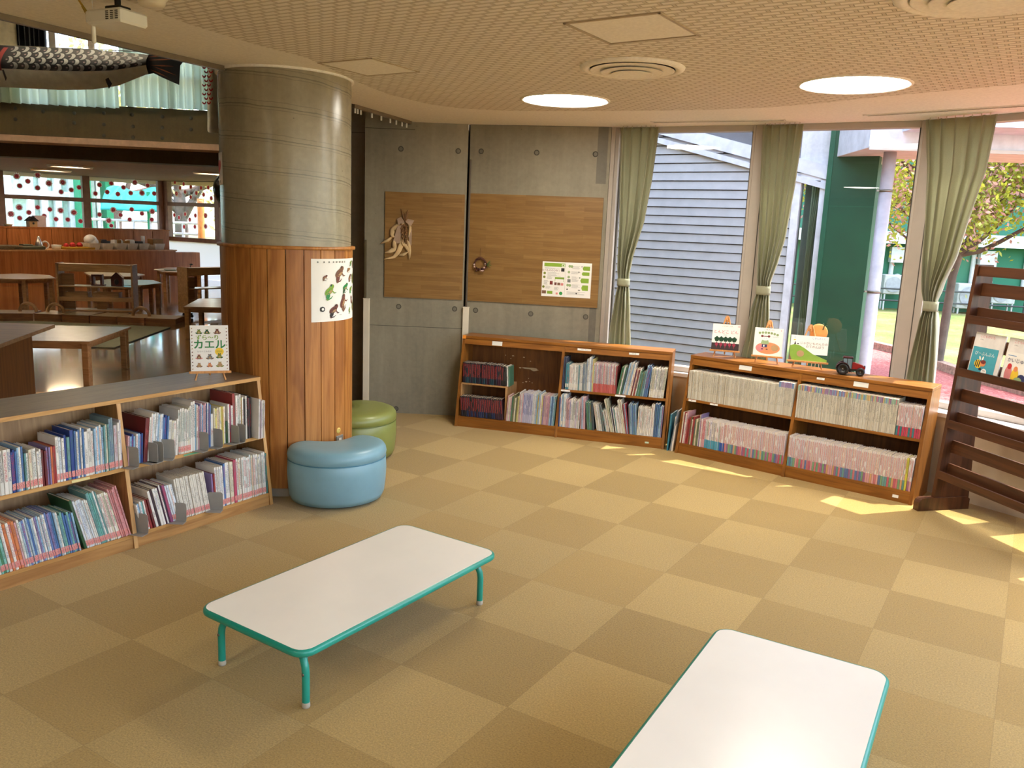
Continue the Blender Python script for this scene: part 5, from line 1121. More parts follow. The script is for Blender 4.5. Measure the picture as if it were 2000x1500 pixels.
mb = MB(); mb.bbox((-.10, -.07, 0), (.10, .07, .055), .012); mb.build('body', WHITEP, t)
mb = MB(); [mb.box((.02+k*.026+(j % 2)*.0, -.0712, .012+j*.007), (.036+k*.026, -.069, .0155+j*.007)) for k in range(3) for j in range(5)]; mb.build('vent_slits', BLACK, t)
mb = MB(); mb.box((-.1012, -.05, .012), (-.098, .05, .042)); mb.build('socket_panel', BLACK, t)
mb = MB(); mb.bbox((-.03, -.03, .055), (.05, .03, .075), .004); mb.tube([(.01, 0, .07), (.01, 0, .115)], .012, 10); mb.build('ceiling_mount', DARKLINE, t)
mb = MB(); mb.tube([(-.10, .02, .03), (-.14, .03, .03), (-.17, .02, .05), (-.19, .0, .09), (-.20, -.01, .113)], .004, 8); mb.tube([(-.10, 0, .028), (-.13, -.01, .02), (-.16, .0, .04), (-.19, -.005, .09)], .003, 8); mb.build('cable', plain('yellow_cable', (170, 140, 40), .5), t)
mb = MB(); q2 = at(182, 48, 2.46); mb.lathe([(0, -.075), (.009, -.07), (.009, .03), (.004, .04), (.0015, .045), (.0015, .10)], 12, c=(q2.x, q2.y, 2.46)); tag(mb.build('cord_weight', WHITEP), 'white hanging cord weight left of the projector', 'cord weight')
# rails under the ceiling edge
def rail(pts, label, gliders=()):
    t = thing('curtain_rail', label, 'rail', (0, 0, 0), 0); t['group'] = 'rails under the ceiling edge'
    mb = MB(); 
    for a, b in zip(pts[:-1], pts[1:]):
        a = Vector(a); b = Vector(b); d_ = (b-a).normalized(); n_ = Vector((-d_.y, d_.x))*.014
        mb.prism([a-n_, b-n_, b+n_, a+n_][::-1], ZC-.028, ZC-.001)
    mb.build('track', plain('rail_metal', (128, 112, 92), .35, .4), t)
    for p in gliders:
        mb = MB(); mb.bbox((p[0]-.006, p[1]-.006, ZC-.062), (p[0]+.006, p[1]+.006, ZC-.028), .002); mb.build('glider', WHITEP, t)
rail([(-4.6, -.25), (-2.345, 3.96), (-1.745, 5.04)], 'grey rail under the ceiling edge left of the column')
g1, g2 = Vector((-1.262, 6.41)), Vector((-.955, 7.32))
rail([g1, g2], 'grey rail with white gliders between the column and the wall', [g1+(g2-g1)*f for f in (.03, .07, .12, .30, .46, .62, .73, .84, .93)])

# ================================================================== ON THE WALLS
def panel(name, a, b, pts, label, out=.014):
    """board on the wall plane a-b spanning photo corners"""
    a = Vector(a); b = Vector(b); d_ = (b-a).normalized(); an = math.atan2(d_.y, d_.x); q = [on(x, y, a, b) for x, y in pts]
    s = [(v.xy-a).dot(d_) for v in q]; x0 = (s[0]+s[3])/2; x1 = (s[1]+s[2])/2; z1 = (q[0].z+q[1].z)/2; z0 = (q[2].z+q[3].z)/2
    mb = MB(); mb.box((x0, -out, z0), (x1, -.0005, z1)); o = mb.build(name, OAKPANEL, loc=(a.x, a.y, 0), rz=an); return tag(o, label, 'wall panel', 'oak pin-up panels'), x0, x1, z0, z1, an
WA0, WA1, WB0, WB1 = (-1.35, 7.387), (-.462, 7.376), (-.445, 7.389), (.742, 7.163)
panel('wood_panel', WA0, WA1, [(752, 374), (907, 380), (904, 585), (752, 580)], 'oak board on the left concrete wall with the dried husk bouquet')
panel('wood_panel', WB0, WB1, [(917, 377), (1180, 387), (1166, 600), (915, 588)], 'wide oak board on the right concrete wall with wreath and notice')
# dried husk bouquet
HUSK = plain('dry_husk', (196, 166, 122), .8, var=.12); RIB = plain('dusty_ribbon', (170, 142, 120), .8); STEM = plain('dry_stems', (120, 84, 50), .8, var=.2)
def wp(x, y, o=.03): 
    v = on(x, y, WA0, WA1); return Vector((v.x, v.y-o, v.z))
def cp(x, y, o=.03): return wp(740+x/12, 395+y/12, o)
t = thing('dried_bouquet', 'dried corn husk bouquet with dusty ribbon hanging on the left oak board', 'ornament', (0, 0, 0)); t.location = (0, 0, 0)
def strip(mb, pts, w0, w1=None, mi=0):
    n_ = len(pts)
    def fn(u_, v_):
        i = min(int(v_*(n_-1)), n_-2); f = v_*(n_-1)-i; p = pts[i]*(1-f)+pts[i+1]*f; i2 = min(i+1, n_-1); dd = (pts[i2]-pts[i]).normalized(); side = dd.cross(Vector((0, -1, 0))).normalized()
        ww = w0*(math.sin(PI*min(1, v_*.85+.12)))+.002
        return p+side*(u_-.5)*ww+Vector((0, -.006*math.sin(PI*u_), 0))
    mb.grid(fn, 4, 14, mi)
for pts, w_ in [([(600, 480), (440, 560), (330, 640), (310, 780), (390, 830)], .022), ([(390, 830), (370, 960), (370, 1100), (250, 1160), (140, 1180)], .020), ([(310, 820), (220, 890), (50, 965)], .012), ([(560, 640), (570, 800), (540, 960), (470, 1150), (350, 1290), (130, 1330)], .022), ([(560, 900), (640, 1030), (720, 1150), (720, 1340)], .016), ([(620, 860), (700, 960), (730, 1120), (740, 1300)], .014), ([(480, 1240), (580, 1230), (700, 1160)], .012), ([(700, 440), (740, 600), (700, 820)], .012), ([(650, 1100), (560, 960), (600, 860)], .010)]:
    mb = MB(); strip(mb, [cp(x, y, .02+.01*(i % 2)) for i, (x, y) in enumerate(pts)], w_*2.0); o = mb.build('husk_leaf', HUSK, t); solid(o, .0012)
mb = MB(); 
for (a, b) in (((620, 440), (690, 190)), ((610, 440), (620, 260)), ((600, 420), (530, 160)), ((640, 430), (700, 230))): mb.tube([cp(*a), cp(*b, .02)], .004, 6)
for k in range(14): x = 540+((k*67) % 150); mb.tube([cp(610, 500, .03), cp(x, 640+((k*41) % 200), .04), cp(x+((k*13) % 60)-30, 780+((k*57) % 250), .03)], .003, 5)
for k in range(16): q = cp(540+((k*83) % 160), 520+((k*47) % 330), .045); mb.ball(q, .008, 0, 8, 5)
mb.build('stem_bundle', STEM, t)
mb = MB(); mb.face([cp(440, 390, .035), cp(540, 345, .045), cp(620, 470, .04), cp(470, 540, .04)]); mb.face([cp(640, 460, .04), cp(690, 390, .045), (cp(840, 430, .035)), cp(760, 570, .04)]); mb.face([cp(410, 700, .032), cp(450, 570, .04), cp(560, 520, .04), cp(540, 760, .036), cp(500, 960, .03), cp(330, 960, .028)])
mb.face([cp(700, 560, .024), cp(780, 640, .02), cp(770, 1000, .018), cp(720, 1060, .02)])
o = mb.build('ribbon', RIB, t); solid(o, .002)
# wreath
q = on(939, 516, WB0, WB1); t = thing('twig_wreath', 'small brown twig wreath with a green sprig hanging on the wide oak board', 'wreath', (q.x-.004, q.y-.032, q.z), math.atan2(WB1[1]-WB0[1], WB1[0]-WB0[0]))
mb = MB(); r = random.Random(3)
for k in range(7):
    R0 = .052+r.uniform(-.006, .006); ph = r.uniform(0, 6.28); mb.tube([((R0+.004*math.sin(3*a+ph))*math.cos(a), .006*math.sin(5*a+ph), (R0+.004*math.sin(3*a+ph))*math.sin(a)) for a in [2*PI*i/28 for i in range(29)]], .003, 6)
mb.build('twig_ring', plain('wreath_twig', (84, 46, 32), .8, var=.25), t)
mb = MB()
for k in range(26): a = PI*1.0+PI*r.random()*1.05; mb.ball((.052*math.cos(a)+r.uniform(-.012, .012), -.012+r.uniform(-.006, .006), .052*math.sin(a)+r.uniform(-.014, .01)), r.uniform(.005, .010), r.choice([0, 0, 1, 2]), 7, 5)
mb.build('berries', [plain('dark_berry', (56, 18, 24), .5), plain('pale_seed', (206, 176, 166), .6), STEM], t)
mb = MB()
for k in range(16): a = r.uniform(-.7, .9); L_ = r.uniform(.03, .055); x0 = .058; mb.tube([(x0, -.005, -.004), (x0+L_*.5*math.cos(a), -.012+r.uniform(-.008, .008), -.004+L_*.5*math.sin(a)), (x0+L_*math.cos(a), -.008, -.004+L_*math.sin(a*1.3))], .0024, 5, 0, True, .4)
mb.build('green_sprig', plain('sprig', (70, 92, 44), .8, var=.2), t)
mb = MB(); mb.tube([(0, 0, .055), (.001, .008, .09), (-.001, .016, .135)], .002, 6); mb.ball((-.001, .014, .135), .004); mb.build('hanging_cord', STEM, t)
# notice on the oak board
a = Vector(WB0); b = Vector(WB1); dB = (b-a).normalized(); anB = math.atan2(dB.y, dB.x)
q0 = on(1057.5, 577.5, WB0, WB1); q1 = on(1153, 581, WB0, WB1); qt = on(1058, 510, WB0, WB1); nw = (q1.xy-q0.xy).length; nh = qt.z-q0.z
mb = MB(); mb.box((0, -.016, 0), (nw, -.0148, nh), 0); s = Sheet(mb, (0, -.0161, 0), (1, 0, 0), (0, 0, 1))
def uv(x, y): return (x-300)/1470*nw, nh-(y-150)/1080*nh
def R_(x0, y0, x1, y1, c, k=1): a_ = uv(x0, y1); b_ = uv(x1, y0); s.rect(a_[0], a_[1], b_[0]-a_[0], b_[1]-a_[1], I[c], k)
def O_(x, y, r, c, k=1): a_ = uv(x, y); s.oval(a_[0], a_[1], r/1470*nw, r/1470*nw, I[c], k, 14)
R_(355, 190, 980, 300, 'grass'); R_(880, 215, 965, 290, 'white', 2); R_(895, 230, 950, 275, 'grass', 3); R_(865, 335, 965, 440, 'black'); R_(540, 745, 630, 860, 'maroon'); R_(680, 785, 750, 870, 'wine'); R_(770, 790, 855, 870, 'brown'); R_(870, 800, 950, 875, 'pink')
R_(690, 620, 970, 680, 'grass'); R_(690, 680, 700, 765, 'grass'); R_(955, 680, 968, 765, 'grass'); R_(315, 1050, 440, 1150, 'brown'); R_(470, 1060, 635, 1150, 'grass'); O_(885, 1120, 52, 'green'); R_(735, 1100, 795, 1160, 'pink')
for x, y in ((375, 510), (370, 630), (355, 935), (1100, 445), (1100, 600)): O_(x, y, 38, 'olive' if x < 1000 else 'sage')
for x, y in ((1115, 265), (1180, 270), (1080, 850), (1145, 855)): O_(x, y, 40, 'sage')
for (x0, y0, x1, y1) in ((1530, 250, 1720, 380), (1510, 430, 1710, 535), (1480, 620, 1700, 765), (1520, 835, 1690, 1000)):
    R_(x0, y0, x1, y1, 'grass'); p_ = [uv(x0, y0), uv(x0-30, (y0+y1)/2), uv(x0, y1)]; s.poly([p_[0], p_[1], p_[2]], I['grass'], 1)
R_(1065, 665, 1160, 765, 'grey'); O_(1350, 1100, 22, 'black'); O_(1070, 980, 22, 'black'); R_(1395, 980, 1460, 1010, 'grey'); O_(1430, 610, 18, 'dgreen'); O_(1395, 435, 20, 'grey'); O_(1480, 265, 18, 'grey')
a_ = uv(565, 420); s.text('\u305f\u3079\u3082\u306e\u306e\u3072\u307f\u3064', a_[0], a_[1], .020, I['maroon'], 2)
r = random.Random(8)
for (x0, x1, y0, y1, st) in ((370, 820, 345, 380, 22), (460, 860, 490, 600, 26), (450, 640, 620, 690, 22), (360, 520, 740, 860, 20), (420, 600, 920, 990, 22), (680, 830, 940, 1030, 20), (1190, 1460, 265, 340, 24), (1170, 1460, 430, 510, 22), (1190, 1400, 590, 740, 24), (1200, 1460, 830, 930, 24), (1060, 1660, 1060, 1150, 26)):
    y = y0
    while y <= y1: a_ = uv(x0, y); b_ = uv(x0+(x1-x0)*r.uniform(.6, 1), y); s.rect(a_[0], a_[1], b_[0]-a_[0], .0016, I['grey'], 1); y += st
a_ = uv(990, 150); s.rect(a_[0], 0, .001, nh, I['grey'], 1)
o = mb.build('notice_sheet', [PAPER]+IM, loc=(q0.x, q0.y, q0.z), rz=anB); tag(o, 'white two-page notice with green boxes pinned low on the wide oak board', 'notice')

# frog poster bent round the column, and the small marks on the cladding
class Bent(Sheet):
    def __init__(s, mb, R, a0, z0): s.mb = mb; s.R = R; s.a0 = a0; s.z0 = z0
    def P(s, x, y, k): a = s.a0+x/s.R; R = s.R+.0018+.0004*k; return Vector((R*math.cos(a), R*math.sin(a), s.z0+y))
PR = .4105; pa0 = math.radians(-55.3); pa1 = math.radians(6); pz0, pz1 = 1.095, 1.478; PW = (pa1-pa0)*PR
mb = MB(); N_ = 18; mb.grid(lambda u_, v_: (PR*math.cos(pa0+(pa1-pa0)*u_), PR*math.sin(pa0+(pa1-pa0)*u_), pz0+(pz1-pz0)*v_), N_, 2, 0)
s = Bent(mb, PR, pa0, pz0); PH = pz1-pz0
def pt(x, y):  # from the flattened picture 0..1034 x 115..1390 ; the bend squeezes the right side
    u_ = (x-85)/820.0; return (math.asin(max(-1, min(1, (u_*1.0)*(math.sin(pa1)-math.sin(pa0))+math.sin(pa0))))-pa0)*PR, PH*(1-(y-115)/1270.0)
def fr2(x, y, k, body, dark, a=0, st=1.0):
    px_, py_ = pt(x, y); ca_, sa_ = math.cos(a+.35), math.sin(a+.35)
    def L(u_, v_): return (px_+k*(u_*ca_-v_*sa_)*st, py_+k*(u_*sa_+v_*ca_))
    def ov(u_, v_, rx, ry, m_, lay, an=0): q_ = L(u_, v_); s.oval(q_[0], q_[1], k*rx, k*ry, I[m_], lay, 14, a+.35+an)
    def ln(u0, v0, u1, v1, w_, m_, lay=1): p_, q_ = L(u0, v0), L(u1, v1); s.line(p_[0], p_[1], q_[0], q_[1], k*w_, I[m_], lay)
    ln(-.35, -.2, -.85, -.62, .22, body); ln(-.85, -.62, -.25, -.78, .13, dark); ln(-.25, -.78, .02, -.72, .07, dark)      # folded hind leg and foot
    ln(.25, -.1, .42, -.66, .15, body); ln(.42, -.66, .66, -.74, .09, dark)                                             # front leg
    ov(-.5, -.34, .36, .24, dark, 3, .5); ov(-.06, 0, .66, .36, body, 2); ov(.52, .16, .32, .25, body, 4, -.1)
    ov(-.05, -.16, .42, .12, 'tan', 3); ov(.56, .36, .09, .09, 'black', 6); ov(.52, .30, .12, .10, dark, 5)
    for q_ in range(4): ov(-.45+q_*.24, .12-.06*(q_ % 2), .07, .05, dark, 4)
for i, x in enumerate((140, 205, 265, 325, 378, 435, 488, 540)): q_ = pt(x, 180); s.oval(q_[0], q_[1], .0058, .0058, I['black' if i > 4 else 'grey'], 1, 10); (s.oval(q_[0], q_[1], .0025, .0025, I['white'], 2, 8) if i > 4 else None)
for x, y, k, b_, d_, a_ in [(430, 400, .052, 'brown', 'wine', .2), (215, 480, .020, 'wine', 'brown', 0), (270, 760, .048, 'grass', 'green', .3), (560, 700, .036, 'green', 'dgreen', 0), (330, 1150, .045, 'wine', 'black', .1), (500, 1000, .050, 'wine', 'brown', .7), (745, 205, .020, 'grass', 'green', 0), (850, 250, .026, 'brown', 'grey', 1.2), (665, 340, .022, 'tan', 'brown', -.5), (700, 510, .026, 'brown', 'wine', .2), (840, 550, .036, 'olive', 'dgreen', 1.4), (745, 755, .026, 'grass', 'green', 0), (880, 840, .022, 'grey', 'brown', 1.4), (775, 990, .028, 'wine', 'brown', 1.3), (690, 1195, .018, 'grass', 'green', .8), (845, 1145, .030, 'olive', 'brown', 1.2)]: fr2(x, y, k*1.18, b_, d_, a_)
for x, y in ((215, 555), (440, 535), (240, 935), (530, 820), (450, 1268), (745, 830), (700, 275), (720, 575), (680, 1275)): q_ = pt(x, y); s.rect(q_[0]-.012, q_[1], .024, .0018, I['grey'], 1)
q_ = pt(205, 1128); s.oval(q_[0]-.012, q_[1], .018, .016, I['black'], 3, 14); s.oval(q_[0]-.010, q_[1], .009, .008, I['white'], 4, 12)
o = mb.build('frog_poster', [PAPER]+IM, loc=(COL.x, COL.y, 0)); tag(o, 'white poster of painted frogs bent round the wood clad column', 'poster')
mb = MB(); M = Matrix.Rotation(math.radians(-26.5), 4, 'Z') @ Matrix.Translation((.4095, 0, .386)) @ Matrix.Rotation(PI/2, 4, 'Y')
mb.lathe([(.019, 0), (.019, .0012), (0, .0012)], 28, 0, M=M); s = Sheet(mb, Matrix.Rotation(math.radians(-26.5), 4, 'Z') @ Vector((.4108, 0, .386)), Matrix.Rotation(math.radians(-26.5), 3, 'Z') @ Vector((0, 1, 0)), (0, 0, 1)); s.text('\u8282\u96fb', 0, .003, .012, 1, 1)
o = mb.build('round_sticker', [plain('sticker_yellow', (222, 188, 96), .5), INKS['brown']], loc=(COL.x, COL.y, 0)); tag(o, 'small round yellow sticker low on the wood cladding above the socket', 'sticker')
mb = MB(); M = Matrix.Rotation(math.radians(-25), 4, 'Z'); mb.bbox((.404, -.035, .275), (.4135, .035, .352), .003, 0, M); mb.bbox((.4135, -.012, .29), (.4155, .014, .335), .001, 1, M)
o = mb.build('wall_socket', [plain('socket_plate', (150, 150, 146), .35, .5), WHITEP], loc=(COL.x, COL.y, 0)); tag(o, 'metal socket plate on the column just above the blue stool', 'socket')
# heart card on the far left of the shaft
mb = MB(); a0, a1 = math.radians(-161), math.radians(-142); HR = .4015; z0h, z1h = z_at(430, 362, (-1.9, 5.24), (-1.6, 5.24)), z_at(430, 300, (-1.9, 5.24), (-1.6, 5.24))
mb.grid(lambda u_, v_: (HR*math.cos(a0+(a1-a0)*u_), HR*math.sin(a0+(a1-a0)*u_), z0h+(z1h-z0h)*v_), 6, 2); s = Bent(mb, HR, a0, z0h); wH = (a1-a0)*HR; hH = z1h-z0h
s.poly([(wH/2+.042*math.sin(t_)**3, hH*.56+.0034*(13*math.cos(t_)-5*math.cos(2*t_)-2*math.cos(3*t_)-math.cos(4*t_))) for t_ in [2*PI*i/28 for i in range(28)]], 1, 1); s.rect(wH*.6, .012, .012, .014, 2, 1)
o = mb.build('heart_card', [PAPER, INKS['red'], INKS['grey']], loc=(COL.x, COL.y, 0)); tag(o, 'white card with a red heart on the left side of the concrete column', 'card')
# ================================================================== THE HALL
def pz(px, py, a, b): return on(px, py, a, b)
HWOOD = wood('hall_table_wood', (150, 108, 66), (186, 142, 96), 'X', 1.0, .4)
HTOP = plain('hall_table_top', (206, 198, 186), .22, var=.02)
COUNTER = wood('counter_wood', (158, 92, 48), (190, 120, 70), 'Z', .5, .4)
def hall_table(pts, label, h=.455, legs=None, inset=.055, lw=.068):
    q = [at(x, y, h) for x, y in pts]; c = sum(q, Vector((0, 0, 0)))/len(q); t = thing('hall_table', label, 'low table', (c.x, c.y, 0), 0, 'low hall tables with pale tops')
    P_ = [(v.x-c.x, v.y-c.y) for v in q]
    ar = sum(P_[i][0]*P_[(i+1) % len(P_)][1]-P_[(i+1) % len(P_)][0]*P_[i][1] for i in range(len(P_)))
    if ar < 0: P_ = P_[::-1]
    mb = MB(); mb.prism(P_, h-.025, h-.002, 0); mb.prism([(x*.985, y*.985) for x, y in P_], h-.002, h, 1); mb.build('table_top', [HWOOD, HTOP], t)
    ins = [(x*(1-inset*1.6/max(.3, math.hypot(x, y))), y*(1-inset*1.6/max(.3, math.hypot(x, y)))) for x, y in P_]
    mb = MB()
    for i in range(len(ins)):
        a, b = Vector(ins[i]), Vector(ins[(i+1) % len(ins)]); d_ = (b-a).normalized(); n_ = Vector((-d_.y, d_.x))*.02; mb.prism([a, b, b+n_, a+n_], h-.085, h-.025)
    mb.build('apron', HWOOD, t)
    for i, (x, y) in enumerate(ins):
        if legs is not None and i not in legs: continue
        mb = MB(); mb.bbox((x-lw/2, y-lw/2, 0), (x+lw/2, y+lw/2, h-.024), .008); mb.build('leg', HWOOD, t)
    return t
hall_table([(30, 634), (256, 638), (175, 667), (-10, 664)], 'low trapezoid table with pale top just behind the bookcase, beside the brown desk', .46)
hall_table([(-60, 537), (40, 534), (97, 537), (109, 543), (50, 545), (-50, 543)], 'low hexagonal table at the left edge of the hall')
hall_table([(164, 532), (185, 529), (250, 530), (283, 536), (262, 540), (178, 539)], 'low hexagonal table behind the wheeled shelf, the farther one')
hall_table([(176, 550), (210, 545), (300, 547), (318, 553), (275, 557), (200, 557)], 'low hexagonal table right behind the wheeled shelf, the nearer one')
t5 = hall_table([(302, 526), (325, 522), (385, 523), (410, 529), (392, 533), (318, 531)], 'low hexagonal table with papers on it near the bright far wall')
hall_table([(358, 599), (388, 583), (470, 583), (470, 601)], 'low rectangular table partly hidden by the column')
# papers and things on the far table
def small(name, mk, px, py, z, label, cat, mats, rz=0, group=None):
    q = at(px, py, z); mb = MB(); mk(mb); o = mb.build(name, mats, loc=(q.x, q.y, z+.001), rz=rz); return tag(o, label, cat, group)
small('paper_sheet', lambda m_: m_.box((-.2, -.14, 0), (.2, .14, .004)), 320, 527, .456, 'white sheet at the left of the far papered table', 'paper', PAPER, .3)
small('paper_sheet', lambda m_: (m_.box((-.22, -.15, 0), (.0, .15, .008)), m_.box((.0, -.15, 0), (.22, .15, .006), 1)), 342, 528, .456, 'dark open picture book on the far papered table', 'book', [INKS['dgreen'], INKS['grey']], .5)
small('storage_tin', lambda m_: m_.bbox((-.16, -.1, 0), (.16, .1, .05), .01), 361, 528, .456, 'flat brown box on the far papered table', 'box', HWOOD, .2)
small('cloth', lambda m_: m_.bbox((-.18, -.16, 0), (.18, .16, .012), .03), 392, 528, .456, 'pale green cloth on the far papered table', 'cloth', plain('pale_green_cloth', (170, 190, 170), .8), .2)
small('toy_bird', lambda m_: (m_.tube([(0, 0, 0), (0, 0, .10)], .01, 8), m_.ball((.02, 0, .12), .03, 0, 10, 6, (1.4, .7, .7))), 372, 527, .456, 'small dark bird-like toy on the far papered table', 'toy', BLACK)

# brown desk at the left edge
c = [at(-150, 690, .72), at(-60, 628, .72), at(107, 634, .72), at(0, 672, .72)]
c = [at(107, 633.5, .72), at(-40, 629, .72), at(-200, 730, .72), at(0, 672, .72)]
t = thing('desk', 'plain brown desk cut off by the left edge, behind the long bookcase', 'desk', (0, 0, 0))
mb = MB(); mb.prism([(v.x, v.y) for v in c], .69, .72); mb.build('desk_top', wood('desk_brown', (140, 104, 70), (170, 132, 94), 'X', .8, .3), t)
e1_, e2_ = at(62, 655, .70), at(-180, 722, .70); d_ = (e2_-e1_).normalized(); n_ = Vector((d_.y, -d_.x, 0)); n_ = n_ if n_.x < 0 else -n_
mb = MB(); e1_ = at(62, 653, .69); fd_ = (c[3]-c[0]).normalized(); bk_ = (c[1]-c[0]).normalized()*.6
cn = [e1_, e1_+fd_*1.5, e1_+fd_*1.5+bk_, e1_+bk_]; ar = (cn[1]-cn[0]).cross(cn[2]-cn[0]).z
cn = cn if ar > 0 else cn[::-1]
mb.prism([(v.x, v.y) for v in cn], 0, .69); mb.build('desk_body', wood('desk_body_brown', (104, 62, 28), (132, 84, 42), 'Z', .8, .4), t)

# serving counter and cabinets below the far window
CA, CB = at(345, 548, 0).xy, at(0, 560, 0).xy
cd = (CA-CB).normalized(); cnn = Vector((-cd.y, cd.x)); CB2 = CA-cd*9
ctz = on(340, 488, CA, CB).z
t = thing('serving_counter', 'long orange-brown serving counter in front of the far window', 'counter', (0, 0, 0))
mb = MB(); mb.prism([CB2, CA, CA+cnn*.75, CB2+cnn*.75], 0, ctz-.03); mb.build('front_panel', COUNTER, t)
mb = MB(); e_ = cd*.03-cnn*.02; mb.prism([CB2-cnn*.02, CA+e_, CA+cnn*.77+cd*.03, CB2+cnn*.77], ctz-.03, ctz); mb.build('worktop', wood('counter_top', (190, 140, 96), (214, 168, 124), 'X', .6, .3), t)
BA2, BB2_ = CA+cnn*1.0, CB2+cnn*1.0
s_r = (on(330, 460, BA2, BB2_).xy-BA2).dot(cd); btz = on(330, 449, BA2, BB2_).z
t = thing('cabinet_row', 'row of taller orange-brown cabinets behind the serving counter', 'cabinet', (0, 0, 0))
mb = MB(); a_, b_ = BB2_, BA2+cd*s_r; mb.prism([a_, b_, b_+cnn*.45, a_+cnn*.45], 0, btz-.03); mb.build('carcass', COUNTER, t)
mb = MB(); mb.prism([a_-cnn*.02, b_+cd*.02-cnn*.02, b_+cd*.02+cnn*.47, a_+cnn*.47], btz-.03, btz); mb.build('top', COUNTER, t)
xs_ = [-60, -15, 12, 57, 100, 142, 182, 222, 260, 297, 329]
for x0, x1 in zip(xs_[:-1], xs_[1:]):
    p0, p1 = (on(x0, 460, BA2, BB2_).xy-BA2).dot(cd), (on(x1, 460, BA2, BB2_).xy-BA2).dot(cd); a_, b_ = BA2+cd*(p0+.012), BA2+cd*(p1-.012)
    mb = MB(); mb.prism([a_-cnn*.02, b_-cnn*.02, b_, a_], .08, btz-.045); mb.build('door', COUNTER, t)
LA_, LB2 = CA+cd*.03, CA+cd*.03+cd*(on(390, 520, CA+cnn*.3, CA+cd+cnn*.3).xy-CA).dot(cd)
t = thing('low_box_bench', 'lower orange-brown box right of the serving counter', 'box', (0, 0, 0))
lz = on(391, 493, CA+cnn*.3, CA+cd+cnn*.3).z
mb = MB(); mb.prism([LA_+cnn*.3, LB2+cnn*.3, LB2+cnn*.6, LA_+cnn*.6], 0, lz); mb.build('body', COUNTER, t)
# things on the counter
def on_counter(px, back=.3): 
    a_, b_ = CA+cnn*back, CB2+cnn*back; return on(px, 480, a_, b_).xy
TUB = plain('tub_plastic', (210, 204, 196), .4); arC = math.atan2(cd.y, cd.x)
stuffs = [(177, 'white tub holding a full clear plastic bag', 'bag'), (203, 'white tub with dark cables and blue things', 'dark'), (229, 'white tub with a clear plastic box leaning out', 'clear'), (251, 'white tub heaped with pale cups', 'pale'), (273, 'white tub with a black box and white roll', 'roll'), (304, 'white tub with brown card box, last on the counter', 'card')]
for px, lab, kind in stuffs:
    p = on_counter(px); t = thing('plastic_tub', lab+', on the serving counter', 'tub', (p.x, p.y, ctz), arC, 'white tubs on the serving counter')
    mb = MB(); mb.prism([(-.11, -.16), (.11, -.16), (.11, .16), (-.11, .16)], 0, .004); 
    vs = [(-.11, -.16, 0), (.11, -.16, 0), (.11, .16, 0), (-.11, .16, 0), (-.14, -.2, .15), (.14, -.2, .15), (.14, .2, .15), (-.14, .2, .15)]
    mb.add(vs, [(0, 1, 5, 4), (1, 2, 6, 5), (2, 3, 7, 6), (3, 0, 4, 7)]); o = mb.build('tub_wall', TUB, t); solid(o, .006)
    r = random.Random(px); mb = MB()
    if kind == 'bag': mb.ball((0, 0, .22), .15, 0, 16, 10, (1, .8, .85)); mb.ball((.05, 0, .15), .14, 0, 12, 8)
    elif kind == 'roll': mb.bbox((-.13, -.1, .12), (.03, .1, .20), .01, 1); mb.tube([(.09, 0, .05), (.09, 0, .33)], .045, 14, 0)
    elif kind == 'card': mb.bbox((-.15, -.12, .12), (.15, .12, .26), .01, 2)
    else:
        for k in range(9): mb.bbox((-.12+r.random()*.14, -.12+r.random()*.1, .08), (-.02+r.random()*.14, .0+r.random()*.12, .15+r.random()*.09), .01, {'dark': 1, 'clear': 0, 'pale': 0}[kind] if k % 3 else 2)
    mb.build('contents', [plain('clear_bag', (222, 222, 226), .3), plain('dark_contents', (50, 50, 60), .5), plain('card_brown', (150, 112, 70), .7)], t)
def ctr_thing(name, px, label, cat, mk, mats, back=.3, z=None):
    p = on_counter(px, back); mb = MB(); mk(mb); o = mb.build(name, mats, loc=(p.x, p.y, (ctz if z is None else z)+.001), rz=arC); return tag(o, label, cat)
ctr_thing('wicker_tray', 10, 'dark wicker tray at the left end of the serving counter', 'tray', lambda m_: m_.bbox((-.3, -.2, 0), (.3, .2, .09), .03), plain('wicker', (96, 82, 60), .8, var=.3, sc=60))
ctr_thing('wicker_tray', 50, 'dark olive tray with a pale lid on the serving counter', 'tray', lambda m_: (m_.bbox((-.35, -.2, 0), (.35, .2, .08), .03), m_.bbox((-.1, -.1, .08), (.12, .1, .11), .02)), plain('olive_tray', (84, 84, 64), .7))
ctr_thing('steel_kettle', 76, 'shiny crumpled steel bottle shape on the serving counter', 'bottle', lambda m_: m_.lathe([(.0, 0), (.07, 0), (.08, .1), (.05, .2), (.03, .25), (.02, .29), (0, .29)], 16), plain('silver', (190, 190, 196), .25, .6))
ctr_thing('ribbon_loop', 88, 'pale loop of tape beside the steel bottle', 'tape', lambda m_: m_.tube([(.08*math.cos(a), 0, .09+.08*math.sin(a)) for a in [2*PI*i/20 for i in range(21)]], .02, 8), TUB)
ctr_thing('small_cup', 110, 'small white cup alone on the serving counter', 'cup', lambda m_: m_.lathe([(0, 0), (.09, 0), (.11, .1), (.1, .1), (.085, .01), (0, .01)], 20), WHITEP)
ctr_thing('fruit_tray', 150, 'yellow tray with red things left of the tubs', 'tray', lambda m_: (m_.bbox((-.35, -.18, 0), (.35, .18, .06), .02), m_.ball((-.1, 0, .09), .07, 1), m_.ball((.08, .02, .09), .07, 1), m_.ball((-.25, 0, .08), .06, 1)), [plain('mustard_tray', (176, 136, 40), .6), INKS['red']])
bz_ = btz
